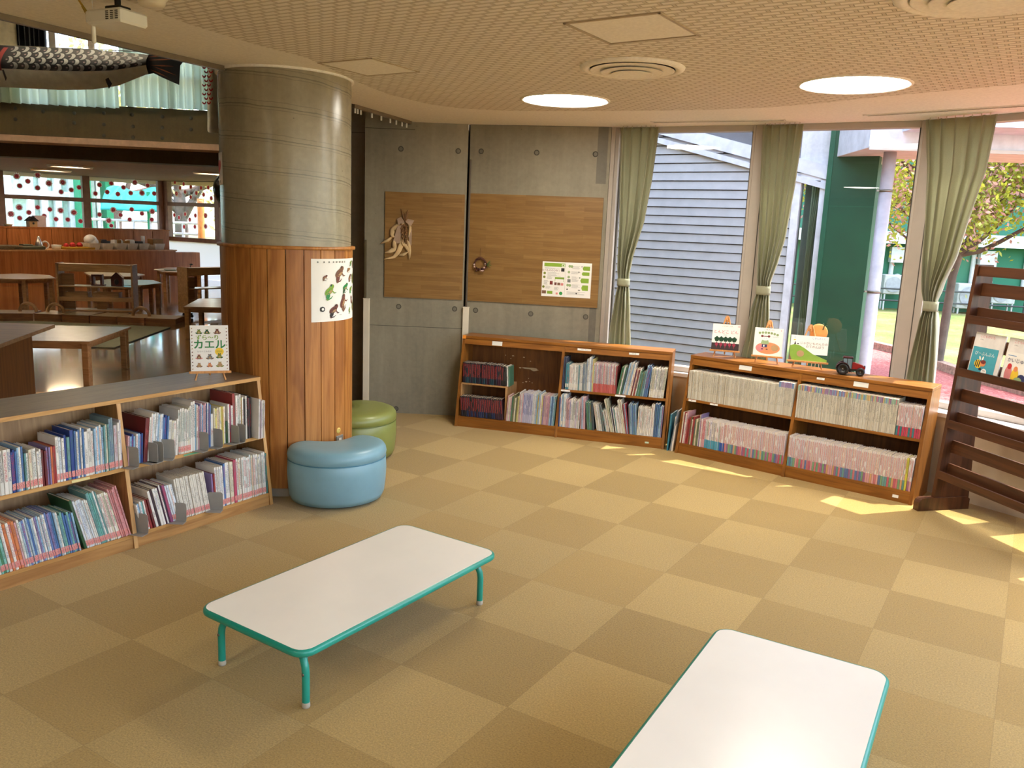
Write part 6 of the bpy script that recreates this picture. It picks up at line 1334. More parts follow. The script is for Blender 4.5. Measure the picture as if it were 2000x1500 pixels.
ctr_thing('bird_house', 65, 'small wooden bird house on top of the cabinets', 'ornament', lambda m_: (m_.bbox((-.09, -.08, 0), (.09, .08, .14), .005), m_.prism([(-.13, .13), (.13, .13), (0, .24)], -.1, .1, 1, M=Matrix.Rotation(PI/2, 4, 'X')), m_.ball((0, -.08, .08), .025, 1)), [plain('house_tan', (170, 140, 100), .7), BLACK], 1.2, bz_)
ctr_thing('greeting_card', 82, 'standing pale card right of the bird house', 'card', lambda m_: (m_.box((-.13, -.004, 0), (.13, .004, .26)), m_.box((-.13, .004, 0), (-.122, .12, .26))), plain('card_lilac', (190, 176, 186), .6), 1.2, bz_)
ctr_thing('small_dish', 19, 'small tan dish at the left end of the cabinets', 'dish', lambda m_: m_.lathe([(0, 0), (.07, 0), (.1, .05), (.09, .05), (0, .012)], 18), plain('dish_tan', (170, 160, 130), .6), 1.2, bz_)

# wheeled shelves
def cart(pl, pr, depth, hgt, label, toys=False):
    a = at(*pl, .08).xy; b = at(*pr, .08).xy; L = (b-a).length; an = math.atan2((b-a).y, (b-a).x)
    t = thing('wheeled_shelf', label, 'wheeled shelf', (a.x, a.y, 0), an, 'wheeled shelves in the hall')
    for x in (0, L-.03):
        mb = MB(); mb.bbox((x, 0, .08), (x+.03, depth, hgt), .006); mb.build('side_panel', HWOOD, t)
    mb = MB(); mb.bbox((.03, depth*.15, hgt-.13), (L-.03, depth*.15+.02, hgt-.01), .004); mb.bbox((.03, depth*.15, hgt-.03), (L-.03, depth*.85, hgt-.01), .004); mb.build('top_board', HWOOD, t)
    for z in (.10, hgt*.56):
        mb = MB(); mb.bbox((.03, .01, z), (L-.03, depth-.01, z+.02), .004, 0); mb.box((.03, .02, z+.02), (L-.03, depth-.02, z+.022), 1); mb.build('shelf', [HWOOD, HTOP], t)
    mb = MB(); mb.bbox((.03, .0, hgt*.30), (L-.03, .02, hgt*.38), .004); mb.build('front_rail', HWOOD, t)
    mb = MB(); mb.bbox((.03, depth*.5, .12), (.22, depth*.5+.02, hgt*.8), .004); mb.build('inner_panel', HWOOD, t); mb = MB(); mb.bbox((L*.48, depth*.4, .12), (L*.48+.15, depth*.4+.02, hgt*.36), .004); mb.build('inner_panel', HWOOD, t)
    for x in (.08, L-.08):
        for y in (.04, depth-.04):
            mb = MB(); mb.lathe([(0, -.015), (.028, -.015), (.035, 0), (.028, .015), (0, .015)], 16, M=Matrix.Translation((x, y, .035)) @ Matrix.Rotation(PI/2, 4, 'Y')); mb.tube([(x, y, .05), (x, y, .085)], .016, 8); mb.build('caster', BLACK, t)
    if toys:
        M = Matrix.Translation((a.x, a.y, 0)) @ Matrix.Rotation(an, 4, 'Z'); RB = plain('toy_red_brown', (86, 36, 24), .5); z = hgt*.56+.024
        q = M @ Vector((L*.50, depth*.5, z)); mb = MB(); mb.box((-.08, -.05, 0), (-.05, .05, .17)); mb.box((.05, -.05, 0), (.08, .05, .17)); mb.box((-.08, -.05, .15), (.08, .05, .18)); mb.box((-.09, -.05, 0), (.11, .05, .02)); tag(mb.build('wooden_toy', RB, loc=q, rz=an), 'square dark red wooden toy frame on the wheeled shelf', 'toy')
        q = M @ Vector((L*.76, depth*.5, z)); mb = MB(); mb.prism([(-.085, 0), (.085, 0), (.085, .13), (.10, .13), (0, .23), (-.10, .13), (-.085, .13)], -.05, .05, 0, M=Matrix.Rotation(PI/2, 4, 'X')); mb.ball((0, -.05, .07), .036, 1, 12, 8, (1, .3, 1.3)); tag(mb.build('wooden_toy_house', [RB, BLACK], loc=q, rz=an), 'small dark red wooden toy house on the wheeled shelf', 'toy')
        for i, (f, w3) in enumerate(((.24, .34), (.62, .40))):
            q = M @ Vector((L*f, depth*.5, hgt*.36)); mb = MB(); mb.box((-w3/2, -.1, 0), (w3/2, .1, .01)); mb.box((-w3/2, -.1, 0), (w3/2, -.09, .09)); mb.box((-w3/2, .09, 0), (w3/2, .1, .09)); mb.box((-w3/2, -.1, 0), (-w3/2+.01, .1, .09)); mb.box((w3/2-.01, -.1, 0), (w3/2, .1, .09))
            o = mb.build('wooden_tray', HWOOD, loc=q, rz=an); tag(o, ('left' if i == 0 else 'right')+' open wooden tray on the wheeled shelf', 'tray')
        mb = MB(); mb.bbox((.03, .02, hgt*.34), (L-.03, depth-.02, hgt*.36), .003); mb.build('shelf', HWOOD, t)
    return t
cart((113, 609), (262, 612), .32, .86, 'open wooden wheeled shelf with toy house in the middle of the hall', True)
cart((368, 613), (470, 607), .32, .84, 'open wooden wheeled shelf half hidden behind the column')
# low blocks, mat and rings
seg = [(-60, 622), (66, 623), (120, 625), (175, 627), (228, 629.5), (283, 632), (344, 634)]
for i, (a_, b_) in enumerate(zip(seg[:-1], seg[1:])):
    p, q = at(*a_, 0).xy, at(*b_, 0).xy; d_ = (q-p).normalized(); n_ = Vector((-d_.y, d_.x))
    mb = MB(); mb.prism([p+d_*.01, q-d_*.01, q-d_*.01+n_*.5, p+d_*.01+n_*.5], 0, .085, 0, mi_top=1)
    o = mb.build('floor_block', [wood('block_wood', (112, 70, 38), (142, 96, 56), 'X', 1, .5), wood('block_top', (150, 124, 92), (176, 150, 114), 'X', 1, .35)]); tag(o, ['leftmost low wooden block of the row, cut by the photo edge', 'low wooden block under the left wooden ring', 'low wooden block left of the shelf casters', 'low wooden block below the middle of the wheeled shelf', 'low wooden block below the right casters', 'rightmost low wooden block of the row'][i], 'floor block', 'row of low wooden blocks')
mt_ = [at(x, y, .012).xy for x, y in [(-80, 628), (66, 627), (332, 639), (222, 679), (150, 677), (-80, 668)]]
mb = MB(); mb.prism(mt_[::-1], .001, .014, 0); mb.prism([(p.x*1, p.y*1) for p in [sum(mt_, Vector((0, 0)))/6+(v-sum(mt_, Vector((0, 0)))/6)*1.006 for v in mt_]][::-1], .0005, .012, 1)
tag(mb.build('floor_mat', [plain('mat_olive', (136, 130, 92), .8, var=.05, sc=30), plain('mat_edge', (50, 56, 50), .8)]), 'flat olive floor mat under the low table in the hall', 'mat')
for i, (x, y) in enumerate([(50, 617), (105, 616), (275, 623)]):
    j_ = 1 if i == 0 else 2 if i == 1 else 5; yl_ = seg[j_-1][1]+(seg[j_][1]-seg[j_-1][1])*(x-seg[j_-1][0])/(seg[j_][0]-seg[j_-1][0]); q = at(x, yl_, 0)+Vector((-.1, .25, 0)); mb = MB(); mb.tube([(.13*math.cos(a), 0, .13*math.sin(a)) for a in [PI*k/14 for k in range(15)]], .026, 8)
    tag(mb.build('wooden_arch', HWOOD, loc=(q.x, q.y, .086)), ['small wooden arch on the blocks, leftmost', 'small wooden arch left of the wheeled shelf casters', 'small wooden arch behind the right casters'][i], 'toy arch')
# dark drum and grey stand at the left of the column
q = on(424, 470, (-10, 9.6), (2, 9.6)); t = thing('drum_stand', 'dark round drum on a grey cylinder stand half hidden by the column', 'drum', (q.x+.19, 9.6, 0))
mb = MB(); mb.lathe([(0, 0), (.15, 0), (.10, .5), (.085, .8), (.085, 2.1), (0, 2.1)], 24); mb.build('stand', GREYP, t)
mb = MB(); mb.ball((0, -.05, 2.0), .19, 0, 24, 14, (1, .5, 1)); mb.lathe([(.19, -.02), (.205, 0), (.19, .02)], 32, 1, M=Matrix.Translation((0, -.05, 2.0)) @ Matrix.Rotation(PI/2, 4, 'X')); mb.build('drum_head', [plain('drum_green_black', (20, 32, 26), .2), STEEL], t)

# carp streamer
def carp(a, b, fn_r, label, back, scale_c, L0, yb_):
    t = thing('carp_streamer', label, 'carp streamer', (0, 0, 0), 0, 'carp streamers hanging in the hall'); return t
KA, KB = Vector((-12, 11.6)), Vector((2, 12.0)); kd = (KB-KA).normalized(); kn = Vector((-kd.y, kd.x))
t = thing('carp_streamer', 'long black and white carp streamer hanging across the hall', 'carp streamer', (0, 0, 0), 0, 'carp streamers hanging in the hall')
up_ = [(-40, 90), (0, 89), (60, 91), (120, 94), (180, 97), (230, 101), (290, 107)]; lo_ = [(-40, 170), (0, 170), (60, 173), (120, 176), (180, 175), (230, 168), (290, 144)]
def kz(tab, x):
    for (x0, y0), (x1, y1) in zip(tab[:-1], tab[1:]):
        if x <= x1: return y0+(y1-y0)*(x-x0)/(x1-x0)
    return tab[-1][1]
def kp(px, f, side=1, off=0):
    """f 0 top .. 1 belly along the front"""
    yu, yl = kz(up_, px), kz(lo_, px); py = yu+(yl-yu)*f; q = on(px, py, KA, KB); dep = math.sin(PI*f)*(.18*(yl-yu)/80+off); return (q.x-kn.x*dep*side, q.y-kn.y*dep*side, q.z)
def kgrid(f0, f1, side, mi, mb, nu=30, nv=8, off=0): mb.grid(lambda u_, v_: kp(-40+330*u_, f0+(f1-f0)*v_, side, off), nu, nv, mi)
mb = MB(); kgrid(0, .60, 1, 0, mb); kgrid(0, .60, -1, 0, mb); mb.build('scaled_back', plain('carp_black', (22, 20, 24), .7), t)
mb = MB(); kgrid(.60, 1, 1, 0, mb); kgrid(.60, 1, -1, 0, mb); mb.build('white_belly', plain('carp_belly', (206, 208, 200), .8), t)
mb = MB()
for row_ in range(4):
    for k in range(13):
        px = 30+k*21.2+(row_ % 2)*10.6; fy = .09+row_*.145
        if px > 283: continue
        for side in (1,):
            pts = []
            for a_ in [(-PI*.5)+PI*i/10 for i in range(11)]: pts.append(kp(px+9.8*math.cos(a_)*.9+1, fy+.085*math.sin(a_), side, .01))
            for a_ in [(-PI*.5)+PI*i/10 for i in range(10, -1, -1)]: pts.append(kp(px+4.6*math.cos(a_)*.9-1.5, fy+.070*math.sin(a_), side, .012))
            mb.add(pts, [(i, i+1, 21-i-1, 21-i) for i in range(10)], 0)
            pts = [kp(px-2+2.2*math.cos(q_), fy+.018*math.sin(q_), side, .012) for q_ in [2*PI*i/8 for i in range(8)]]; mb.face(pts, 1)
mb.build('scales', [plain('scale_grey', (136, 136, 136), .8), plain('scale_dot', (120, 100, 104), .8)], t)
mb = MB()
def kq(x, y, o=0): q = on(x, y, KA, KB); return Vector((q.x-kn.x*o, q.y-kn.y*o, q.z))
mb.face([kq(284, 107), kq(330, 104), kq(366, 110), kq(352, 128), kq(350, 166), kq(318, 152), kq(300, 143), (kq(284, 146))]); 
for x0, y0, x1, y1 in ((290, 112, 340, 108), (292, 118, 345, 116), (296, 128, 340, 130), (294, 136, 330, 152), (300, 130, 346, 148)): mb.face([kq(x0, y0, .02), kq((x0+x1)/2, (y0+y1)/2-1.6, .02), kq(x1, y1, .02), kq((x0+x1)/2, (y0+y1)/2+1.2, .02)], 1)
fm = MB(); fm.face([kq(25, 143, .25), kq(32, 144, .3), kq(38, 160, .3), kq(32, 164, .25)]); solid(fm.build('fin', plain('carp_black', (22, 20, 24), .7), t), .004); fm = MB(); fm.face([kq(219, 160, .2), (kq(228, 158, .25)), kq(235, 170, .25), kq(226, 178, .2)]); solid(fm.build('fin', plain('carp_black', (22, 20, 24), .7), t), .004)
o = mb.build('tail', [plain('carp_black', (22, 20, 24), .7), plain('fin_orange', (150, 80, 50), .7)], t); solid(o, .004)
mb = MB(); 
for k in range(3): mb.grid(lambda u_, v_: kp(-38+k*24+u_*9, .05+.6*v_, 1, .02), 3, 12, k % 2)
mb.build('head_rings', [plain('carp_red', (120, 40, 40), .7), plain('scale_white', (176, 174, 170), .8)], t)
mb = MB(); a_, b_ = kq(-60, 86), kq(440, 108); mb.tube([a_, b_], .006, 6); tag(mb.build('hanging_line', plain('line_grey', (120, 110, 96), .7)), 'thin line the black carp streamer hangs from', 'line')
VA, VB = Vector((-8, 10.4)), Vector((2, 10.6))
t = thing('carp_streamer', 'red and white carp streamer hanging straight down beside the column', 'carp streamer', (0, 0, 0), 0, 'carp streamers hanging in the hall')
def vp(x, y, o=0): q = on(x, y, VA, VB); return Vector((q.x, q.y-o, q.z))
mb = MB(); mb.grid(lambda u_, v_: vp(405+u_*34, 128+v_*(134-6*(2*u_-1)**2*4*max(0, v_-.7)), .15*math.sin(PI*u_)), 12, 20); mb.build('cloth', plain('carp_white', (190, 186, 170), .8), t)
mb = MB()
for r_ in range(9):
    for k in range(2):
        cx, cy = 409+k*9+(r_ % 2)*4, 134+r_*8.5; pts = [vp(cx+4*math.cos(a_), cy+5*math.sin(a_)+1, .17) for a_ in [PI*i/8 for i in range(9)]]+[vp(cx+2.2*math.cos(a_), cy+3*math.sin(a_), .17) for a_ in [PI*i/8 for i in range(8, -1, -1)]]
        mb.add(pts, [(i, i+1, 16-i, 17-i) for i in range(8)], 0)
mb.build('red_scales', INKS['red'], t); q = vp(422, 128); mb = MB(); mb.tube([(q.x, q.y, q.z), (q.x, q.y, 5.6)], .006, 6); mb.build('string', plain('line_grey', (120, 110, 96), .7), t)

# hall curtains behind the clerestory glass
def pleat(px0, px1, y0, y1, mat, label, folds, back=-.12):
    a_, b_ = on(px0, y0, BA, BB), on(px1, y0, BA, BB); z1 = on((px0+px1)/2, y0, BA, BB).z; z0 = on((px0+px1)/2, y1, BA, BB).z
    mb = MB(); mb.grid(lambda u_, v_: (a_.x+(b_.x-a_.x)*u_+n.x*0, a_.y+(b_.y-a_.y)*u_+back+.05*math.sin(2*PI*folds*u_)+.02*math.sin(5*folds*u_), z1+(z0-z1)*v_), int(folds*10), 2)
    return tag(mb.build('hall_curtain', mat), label, 'curtain', 'curtains high in the hall')
def m_sheer():
    mt, n_, b = _new('mint_sheer'); v_ = coords(n_); n_.nodes.remove(b); o = [k for k in n_.nodes if k.type == 'OUTPUT_MATERIAL'][0]
    t_ = n_.nodes.new('ShaderNodeBsdfTranslucent'); t_.inputs[0].default_value = lin((196, 214, 190)); d1 = n_.nodes.new('ShaderNodeBsdfDiffuse'); d1.inputs[0].default_value = lin((190, 204, 184))
    mx = n_.nodes.new('ShaderNodeMixShader'); mx.inputs[0].default_value = .45; n_.links.new(d1.outputs[0], mx.inputs[1]); n_.links.new(t_.outputs[0], mx.inputs[2]); n_.links.new(mx.outputs[0], o.inputs[0]); return mt
SHEER = m_sheer()
pleat(38, 97, 20, 100, BLACK, 'black curtain high in the hall above the carp streamer', 6)
pleat(-60, 236, 110, 206, SHEER, 'mint sheer curtain behind the black carp streamer', 16)
pleat(238, 440, 100, 214, SHEER, 'mint sheer curtain right of the carp tail', 12)

# paper flowers on the far windows
FL = plain('flower_red', (214, 70, 90), .6); FLW = plain('flower_white', (240, 222, 226), .6)
def thinm(mt, f_=.6):
    n_ = mt.node_tree; o = [k for k in n_.nodes if k.type == 'OUTPUT_MATERIAL'][0]; b = [k for k in n_.nodes if k.type == 'BSDF_PRINCIPLED'][0]
    t_ = n_.nodes.new('ShaderNodeBsdfTranslucent'); n_.links.new(b.inputs['Base Color'].links[0].from_socket, t_.inputs[0]); mx = n_.nodes.new('ShaderNodeMixShader'); mx.inputs[0].default_value = f_
    n_.links.new(b.outputs[0], mx.inputs[1]); n_.links.new(t_.outputs[0], mx.inputs[2]); n_.links.new(mx.outputs[0], o.inputs[0])
thinm(FL); thinm(FLW)
def flower(px, py, r, spiky, A, B, label, grp):
    q = on(px, py, A, B); d_ = (Vector(B)-Vector(A)).normalized(); mb = MB(); nn_ = Vector((d_.y, -d_.x)); s = Sheet(mb, (q.x+nn_.x*.0, q.y+nn_.y*.0, q.z), (d_.x, d_.y, 0), (0, 0, 1)); s.o += Vector((nn_.x, nn_.y, 0))*-.03
    k0 = 8
    if spiky: s.star(0, 0, r*1.25, r*.95, 12, 2, k0); s.star(0, 0, r, r*.55, 10, 1, k0+6); s.oval(0, 0, r*.2, r*.2, 2, k0+12, 8)
    else: s.star(0, 0, r*1.35, r*1.2, 10, 2, k0); s.star(0, 0, r, r*.85, 9, 1, k0+6)
    o = mb.build('paper_flower', [FLW, FL, FLW]); tag(o, label, 'paper flower', grp); return o
FW1 = [(33, 344, 1), (55, 354, 0), (39, 363, 0), (74, 342, 1), (96, 358, 1), (74, 367, 0), (123, 356, 1), (120, 375, 0), (140, 371, 0), (155, 366, 0), (38, 405, 1), (22, 418, 1), (39, 426, 0), (57, 415, 0), (74, 405, 0), (98, 409, 0), (87, 422, 0), (119, 411, 1), (145, 415, 1), (110, 428, 0), (133, 429, 0), (158, 432, 0)]
FW2 = [(187, 378, 0), (195, 361, 0), (218, 358, 0), (242, 366, 0), (264, 356, 1), (289, 362, 0), (210, 375, 0), (231, 379, 0), (256, 377, 0), (278, 377, 1), (302, 378, 0), (195, 419, 0), (213, 431, 1), (222, 410, 1), (236, 420, 0), (258, 409, 0), (278, 417, 0), (298, 413, 1), (297, 429, 0), (254, 429, 0), (218, 441, 0)]
FW3 = [(340, 356, 0), (350, 367, 0), (357, 359, 0), (343, 378, 1), (360, 375, 0), (371, 365, 0), (391, 367, 0), (405, 366, 0), (382, 377, 0), (396, 380, 0), (371, 385, 0), (411, 387, 0), (339, 420, 0), (348, 425, 0), (360, 418, 0), (369, 429, 0), (380, 421, 0), (400, 421, 1), (358, 443, 0), (379, 443, 0), (400, 442, 1)]
for L_, A_, B_, pane in ((FW1, WA, WC, 'left pane'), (FW2, WA, WC, 'middle pane'), (FW3, WC, WE, 'right pane')):
    for x, y, s_ in L_:
        up2 = 'upper' if y < 398 else 'lower'
        flower(x, y, .075 if s_ else .052, s_, A_, B_, ('large spiky' if s_ else 'small round')+' red paper flower on the %s %s of the far hall window' % (up2, pane), 'paper flowers on the %s %s, %s' % (up2, pane, 'spiky' if s_ else 'round'))

HL = m_emit('added_hall_diffuser', (255, 250, 238), 3.5); HL2 = m_emit('added_low_hall_diffuser', (255, 246, 230), 1.1)  # lamps added to brighten the hall and its counter
for x, y, z in ((-14, 5, zt), (-14, 10, zt), (-9, 9, zt), (-6, 11.5, zt), (-12, 16.3, LZ), (-9, 17, LZ), (-6.3, 17.5, LZ), (-10.5, 19, LZ)):
    t = thing('added_hall_lamp', 'added round fill lamp high in the hall ceiling' if z == zt else 'added round fill lamp in the low ceiling before the far window', 'ceiling light', (x, y, z-.002), 0, 'added fill lamps high in the hall ceiling' if z == zt else 'added fill lamps in the low hall ceiling')
    mb = MB(); mb.lathe([(.36, 0), (.36, -.02), (.40, -.04), (.42, -.002)], 40); mb.build('rim', CEILING, t); mb = MB(); mb.lathe([(0, -.015), (.36, -.015)], 40); mb.build('diffuser', HL if z == zt else HL2, t)
# ================================================================== OUTSIDE
GZ = -.25
def m_grass():
    mt, n, b = _new('lawn'); v = coords(n); a_ = noise(n, v, .8, 4); f_ = noise(n, v, 14, 4, .7)
    t_ = math_(n, 'ADD', math_(n, 'MULTIPLY', a_, .5), math_(n, 'MULTIPLY', f_, .5))
    n.links.new(ramp(n, t_, [(.38, lin((70, 92, 28))), (.5, lin((98, 106, 42))), (.6, lin((126, 114, 74)))]), b.inputs['Base Color']); b.inputs['Roughness'].default_value = .9; bump(n, b, f_, .8, .02); return mt
def m_red():
    mt, n, b = _new('red_gravel'); v = coords(n); f_ = noise(n, v, 30, 3, .8)
    n.links.new(ramp(n, f_, [(.4, lin((134, 48, 44))), (.62, lin((180, 104, 96)))]), b.inputs['Base Color']); b.inputs['Roughness'].default_value = .8; bump(n, b, f_, .6, .01); return mt
mb = MB(); mb.prism([(-70, 4), (3, 4), (2.6, 7.6), (4.4, 5.2), (4.9, 2.6), (4.7, .8), (4.2, -3.5), (30, -12), (70, 20), (60, 75), (-80, 75), (-80, 10)], GZ-.1, GZ)
gr = mb.build('lawn', m_grass()); gr['kind'] = 'structure'; gr['label'] = 'sunlit lawn outside'
kb = [at(x, y, GZ) for x, y in [(1600, 655), (1703, 681), (1747, 692), (1902, 748), (2000, 775), (2100, 802)]]
rp = [(v.x, v.y) for v in kb]+[(8.2, 4), (7.5, .5), (6.8, -3), (4.5, -3), (4.72, .8), (4.92, 2.6), (4.42, 5.2), (2.9, 7.4), (1.6, 8.0), (2.8, 8.3)]
mb = MB(); mb.prism(rp[::-1], GZ-.05, GZ+.008); o = mb.build('red_path', m_red()); o['kind'] = 'structure'; o['label'] = 'red gravel strip beside the library'
mb = MB()
for a_, b_ in zip(kb[:-1], kb[1:]): d_ = (b_-a_).normalized().xy; n_ = Vector((-d_.y, d_.x))*.16; mb.prism([a_.xy, b_.xy, b_.xy+n_, a_.xy+n_], GZ, GZ+.13)
tag(mb.build('brick_kerb', plain('kerb_brown', (150, 120, 104), .8, var=.2, sc=20)), 'low brown kerb between the red gravel and the lawn', 'kerb')
# the neighbouring wing: clapboard, window, green pier
SA, SB = Vector((-1.18, 11.9)), Vector((5.38, 7.3)); sdv = (SB-SA).normalized(); snn = Vector((sdv.y, -sdv.x))    # snn points to us
SIDEP = plain('grey_clapboard', (176, 174, 174), .6, var=.03); CONCL = m_concrete('pale_render', (206, 204, 206), False, .7); GREENW = plain('green_render', (18, 70, 44), .6, var=.10, sc=2.0); GREEND2 = plain('green_render_strip', (26, 84, 58), .6)  # second green tone for the left strip and cross bands
ss = lambda px, py=450: (on(px, py, SA, SB).xy-SA).dot(sdv)
sz = lambda px, py: on(px, py, SA, SB).z
t = thing('neighbour_wing', 'grey clapboard wing with pale gable and green end wall outside the window', 'building', (SA.x, SA.y, 0), math.atan2(sdv.y, sdv.x))
s1 = ss(1549); s2 = ss(1603, 500); s3 = ss(1702, 480)
mb = MB(); zz = GZ; k = 0; pitch = (sz(1400, 560)-sz(1400, 577))*1.0
ra0, rz0_ = ss(1290, 250), sz(1290, 250); ra1, rz1_ = ss(1545, 318), sz(1545, 318); slope = (rz1_-rz0_)/(ra1-ra0)
rk = lambda x: rz0_+(x-ra0)*slope
while zz < rk(-1.5)+.2:
    z1 = zz+pitch; x1 = s1; 
    if z1 > rk(s1): x1 = ra0+(z1-rz0_)/slope
    if x1 > -2: mb.add([(-2, -.034, zz+.011), (x1, -.034, zz+.011), (x1, -.020, z1), (-2, -.020, z1), (-2, 0, zz+.011), (x1, 0, zz+.011)], [(0, 1, 2, 3), (4, 5, 1, 0)])
    zz = z1
mb.build('clapboard', SIDEP, t)
mb = MB(); mb.prism([(-2, 0), (s1, 0), (s1, .2), (-2, .2)], GZ, min(rk(-2)+.3, 5), 1); mb.prism([(-2, .0), (s3, .0), (s3, .3), (-2, .3)], rk(s1)-.0, 5.6); mb.build('gable_wall', [CONCL, plain('board_lap_shadow', (126, 124, 126), .8)], t)  # backing behind the boards darkened to stand in for their lap shadow
mb = MB()
for off_, w_ in ((0, .07), (-.14, .03)):
    a_ = (-2, rk(-2)+off_); b_ = (s2+.05, rk(s2+.05)+off_); mb.add([(a_[0], -.07, a_[1]-w_), (b_[0], -.07, b_[1]-w_), (b_[0], -.07, b_[1]+w_), (a_[0], -.07, a_[1]+w_), (a_[0], .02, a_[1]-w_), (b_[0], .02, b_[1]-w_), (b_[0], .02, b_[1]+w_), (a_[0], .02, a_[1]+w_)], [(0, 1, 2, 3), (0, 4, 5, 1), (3, 2, 6, 7)])
mb.build('rake_board', plain('rake_white', (206, 206, 212), .6), t)
wt = sz(1575, 338)
f = MB(); f.bbox((s1-.03, -.05, GZ), (s1+.05, .06, wt), .005); f.bbox((s2-.07, -.05, GZ), (s2, .06, wt), .005); f.bbox((s1, -.05, wt-.08), (s2, .06, wt), .005); fo = f.build('window_frame', plain('white_frame', (214, 214, 220), .5), t)
g = MB(); g.face([(s1, .0, GZ), (s2, .0, GZ), (s2, .0, wt), (s1, .0, wt)]); g.build('pane', GLASS, fo)
mb = MB(); mb.prism([(s1, .3), (s2, .3), (s2, .35), (s1, .35)], GZ, 4); mb.build('interior', plain('dim_interior', (120, 136, 130), .9), t)
mb = MB(); mb.grid(lambda u_, v_: (s1+.12+(s2-s1-.2)*u_*(1-.5*math.sin(PI*min(1, v_*1.3))), .12+.03*math.sin(30*u_), wt-.1-(wt-.1-.2)*v_), 30, 10); mb.build('curtain', SHEER, t)
mb = MB(); mb.prism([(s2, -.10), (s3, -.10), (s3, .4), (s2, .4)], GZ, 5.6); mb.prism([(s2, -.106), (s2+.05, -.106), (s2+.05, -.09), (s2, -.09)], GZ, 5.6, 1)
for z in (.55, 2.05): mb.box((s2, -.102, z), (s3, -.09, z+.008), 1)
mb.build('green_end_wall', [GREENW, GREEND2], t)
# eave box, second box and drain pipe
EA, EB = Vector((0, 8.0)), Vector((10, 7.2)); ez = lambda x, y: on(x, y, EA, EB)
a_, b_ = ez(1697, 286), ez(1800, 291); zt0, zb0 = ez(1697, 243).z, ez(1697, 288).z
t = thing('eave_box', 'pale boxed roof edge over the drain pipe outside', 'eave', (0, 0, 0)); d_ = (b_.xy-a_.xy).normalized(); n_ = Vector((-d_.y, d_.x))
mb = MB(); mb.prism([a_.xy, a_.xy+d_*2.6, a_.xy+d_*2.6+n_*1.0, a_.xy+n_*1.0], zb0, 3.6); mb.build('box', plain('eave_white', (208, 208, 214), .6), t)
mb = MB(); mb.prism([a_.xy-n_*.02, a_.xy+d_*2.6-n_*.02, a_.xy+d_*2.6, a_.xy], zb0-.02, zb0+.01); mb.build('drip_edge', ALU, t)
e2 = ez(1762, 262); mb = MB(); mb.prism([e2.xy-n_*.5, e2.xy+d_*1.6-n_*.5, e2.xy+d_*1.6, e2.xy], e2.z+.02, 3.6); mb.build('upper_box', plain('eave_blue', (196, 206, 222), .6), t)
pt_, pb_ = ez(1738, 300), ez(1738, 300); pp = on(1717, 480, (0, 8.3), (10, 7.6))
t = thing('drain_pipe', 'thick grey-white drain pipe outside between the green wall and the post', 'drain pipe', (pp.x, pp.y, 0))
mb = MB(); mb.lathe([(.058, GZ), (.058, zb0+.02), (0, zb0+.02)], 28); mb.build('pipe', plain('pipe_grey', (176, 170, 176), .35), t)
for z in (on(1710, 570, (0, 8.3), (10, 7.6)).z, on(1730, 373, (0, 8.3), (10, 7.6)).z):
    mb = MB(); mb.lathe([(.058, z-.012), (.065, z-.010), (.065, z+.010), (.058, z+.012)], 28); mb.box((-.09, -.01, z-.008), (-.055, .01, z+.008)); mb.build('clamp', STEEL, t)
# long green building far off
FA, FB = at(1700, 600, GZ).xy, at(2040, 618, GZ).xy; fdv = (FB-FA).normalized(); fnn = Vector((fdv.y, -fdv.x)); F0 = FA-fdv*9
t = thing('green_building', 'long green building with white trim across the lawn', 'building', (F0.x, F0.y, 0), math.atan2(fdv.y, fdv.x)); LF = 40
fs = lambda px, py=560: (on(px, py, FA, FB).xy-F0).dot(fdv); fz = lambda px, py: on(px, py, FA, FB).z
ztop = fz(1950, 484)
mb = MB(); mb.box((0, 0, GZ), (LF, 5, ztop), 0); mb.box((0, .6, ztop), (LF, 5, 9.5), 1); mb.build('walls', [plain('far_green', (34, 104, 74), .7, var=.04, sc=1), plain('far_green_upper', (36, 100, 74), .7, var=.04)], t)
mb = MB(); mb.box((0, -.5, ztop), (LF, .6, ztop+.35)); mb.box((0, .3, 6.6), (LF, .6, 7.2)); mb.build('eaves', plain('far_white', (188, 186, 180), .6), t)
for x in (fs(1783), fs(1920)+.2, fs(1790)+9):
    mb = MB(); mb.box((x, .55, 4.2), (x+1.6, .62, 5.8)); mb.build('upper_window', plain('far_window', (96, 110, 116), .2), t)
for px in (1735, 1748, 1893, 1907, 1926, 1996):
    x = fs(px); mb = MB(); mb.tube([(x, -.06, GZ+.5), (x, -.06, ztop-.1 if px not in (1748, 1926) else ztop-1.0)], .07, 8)
    if px in (1748, 1926): mb.ball((x, -.1, ztop-1.0), .12, 0, 8, 6)
    if px in (1735, 1907): mb.box((x-.1, -.3, ztop-.55), (x+.35, -.02, ztop-.1))
    mb.build('wall_pipe', plain('far_white', (188, 186, 180), .6), t)
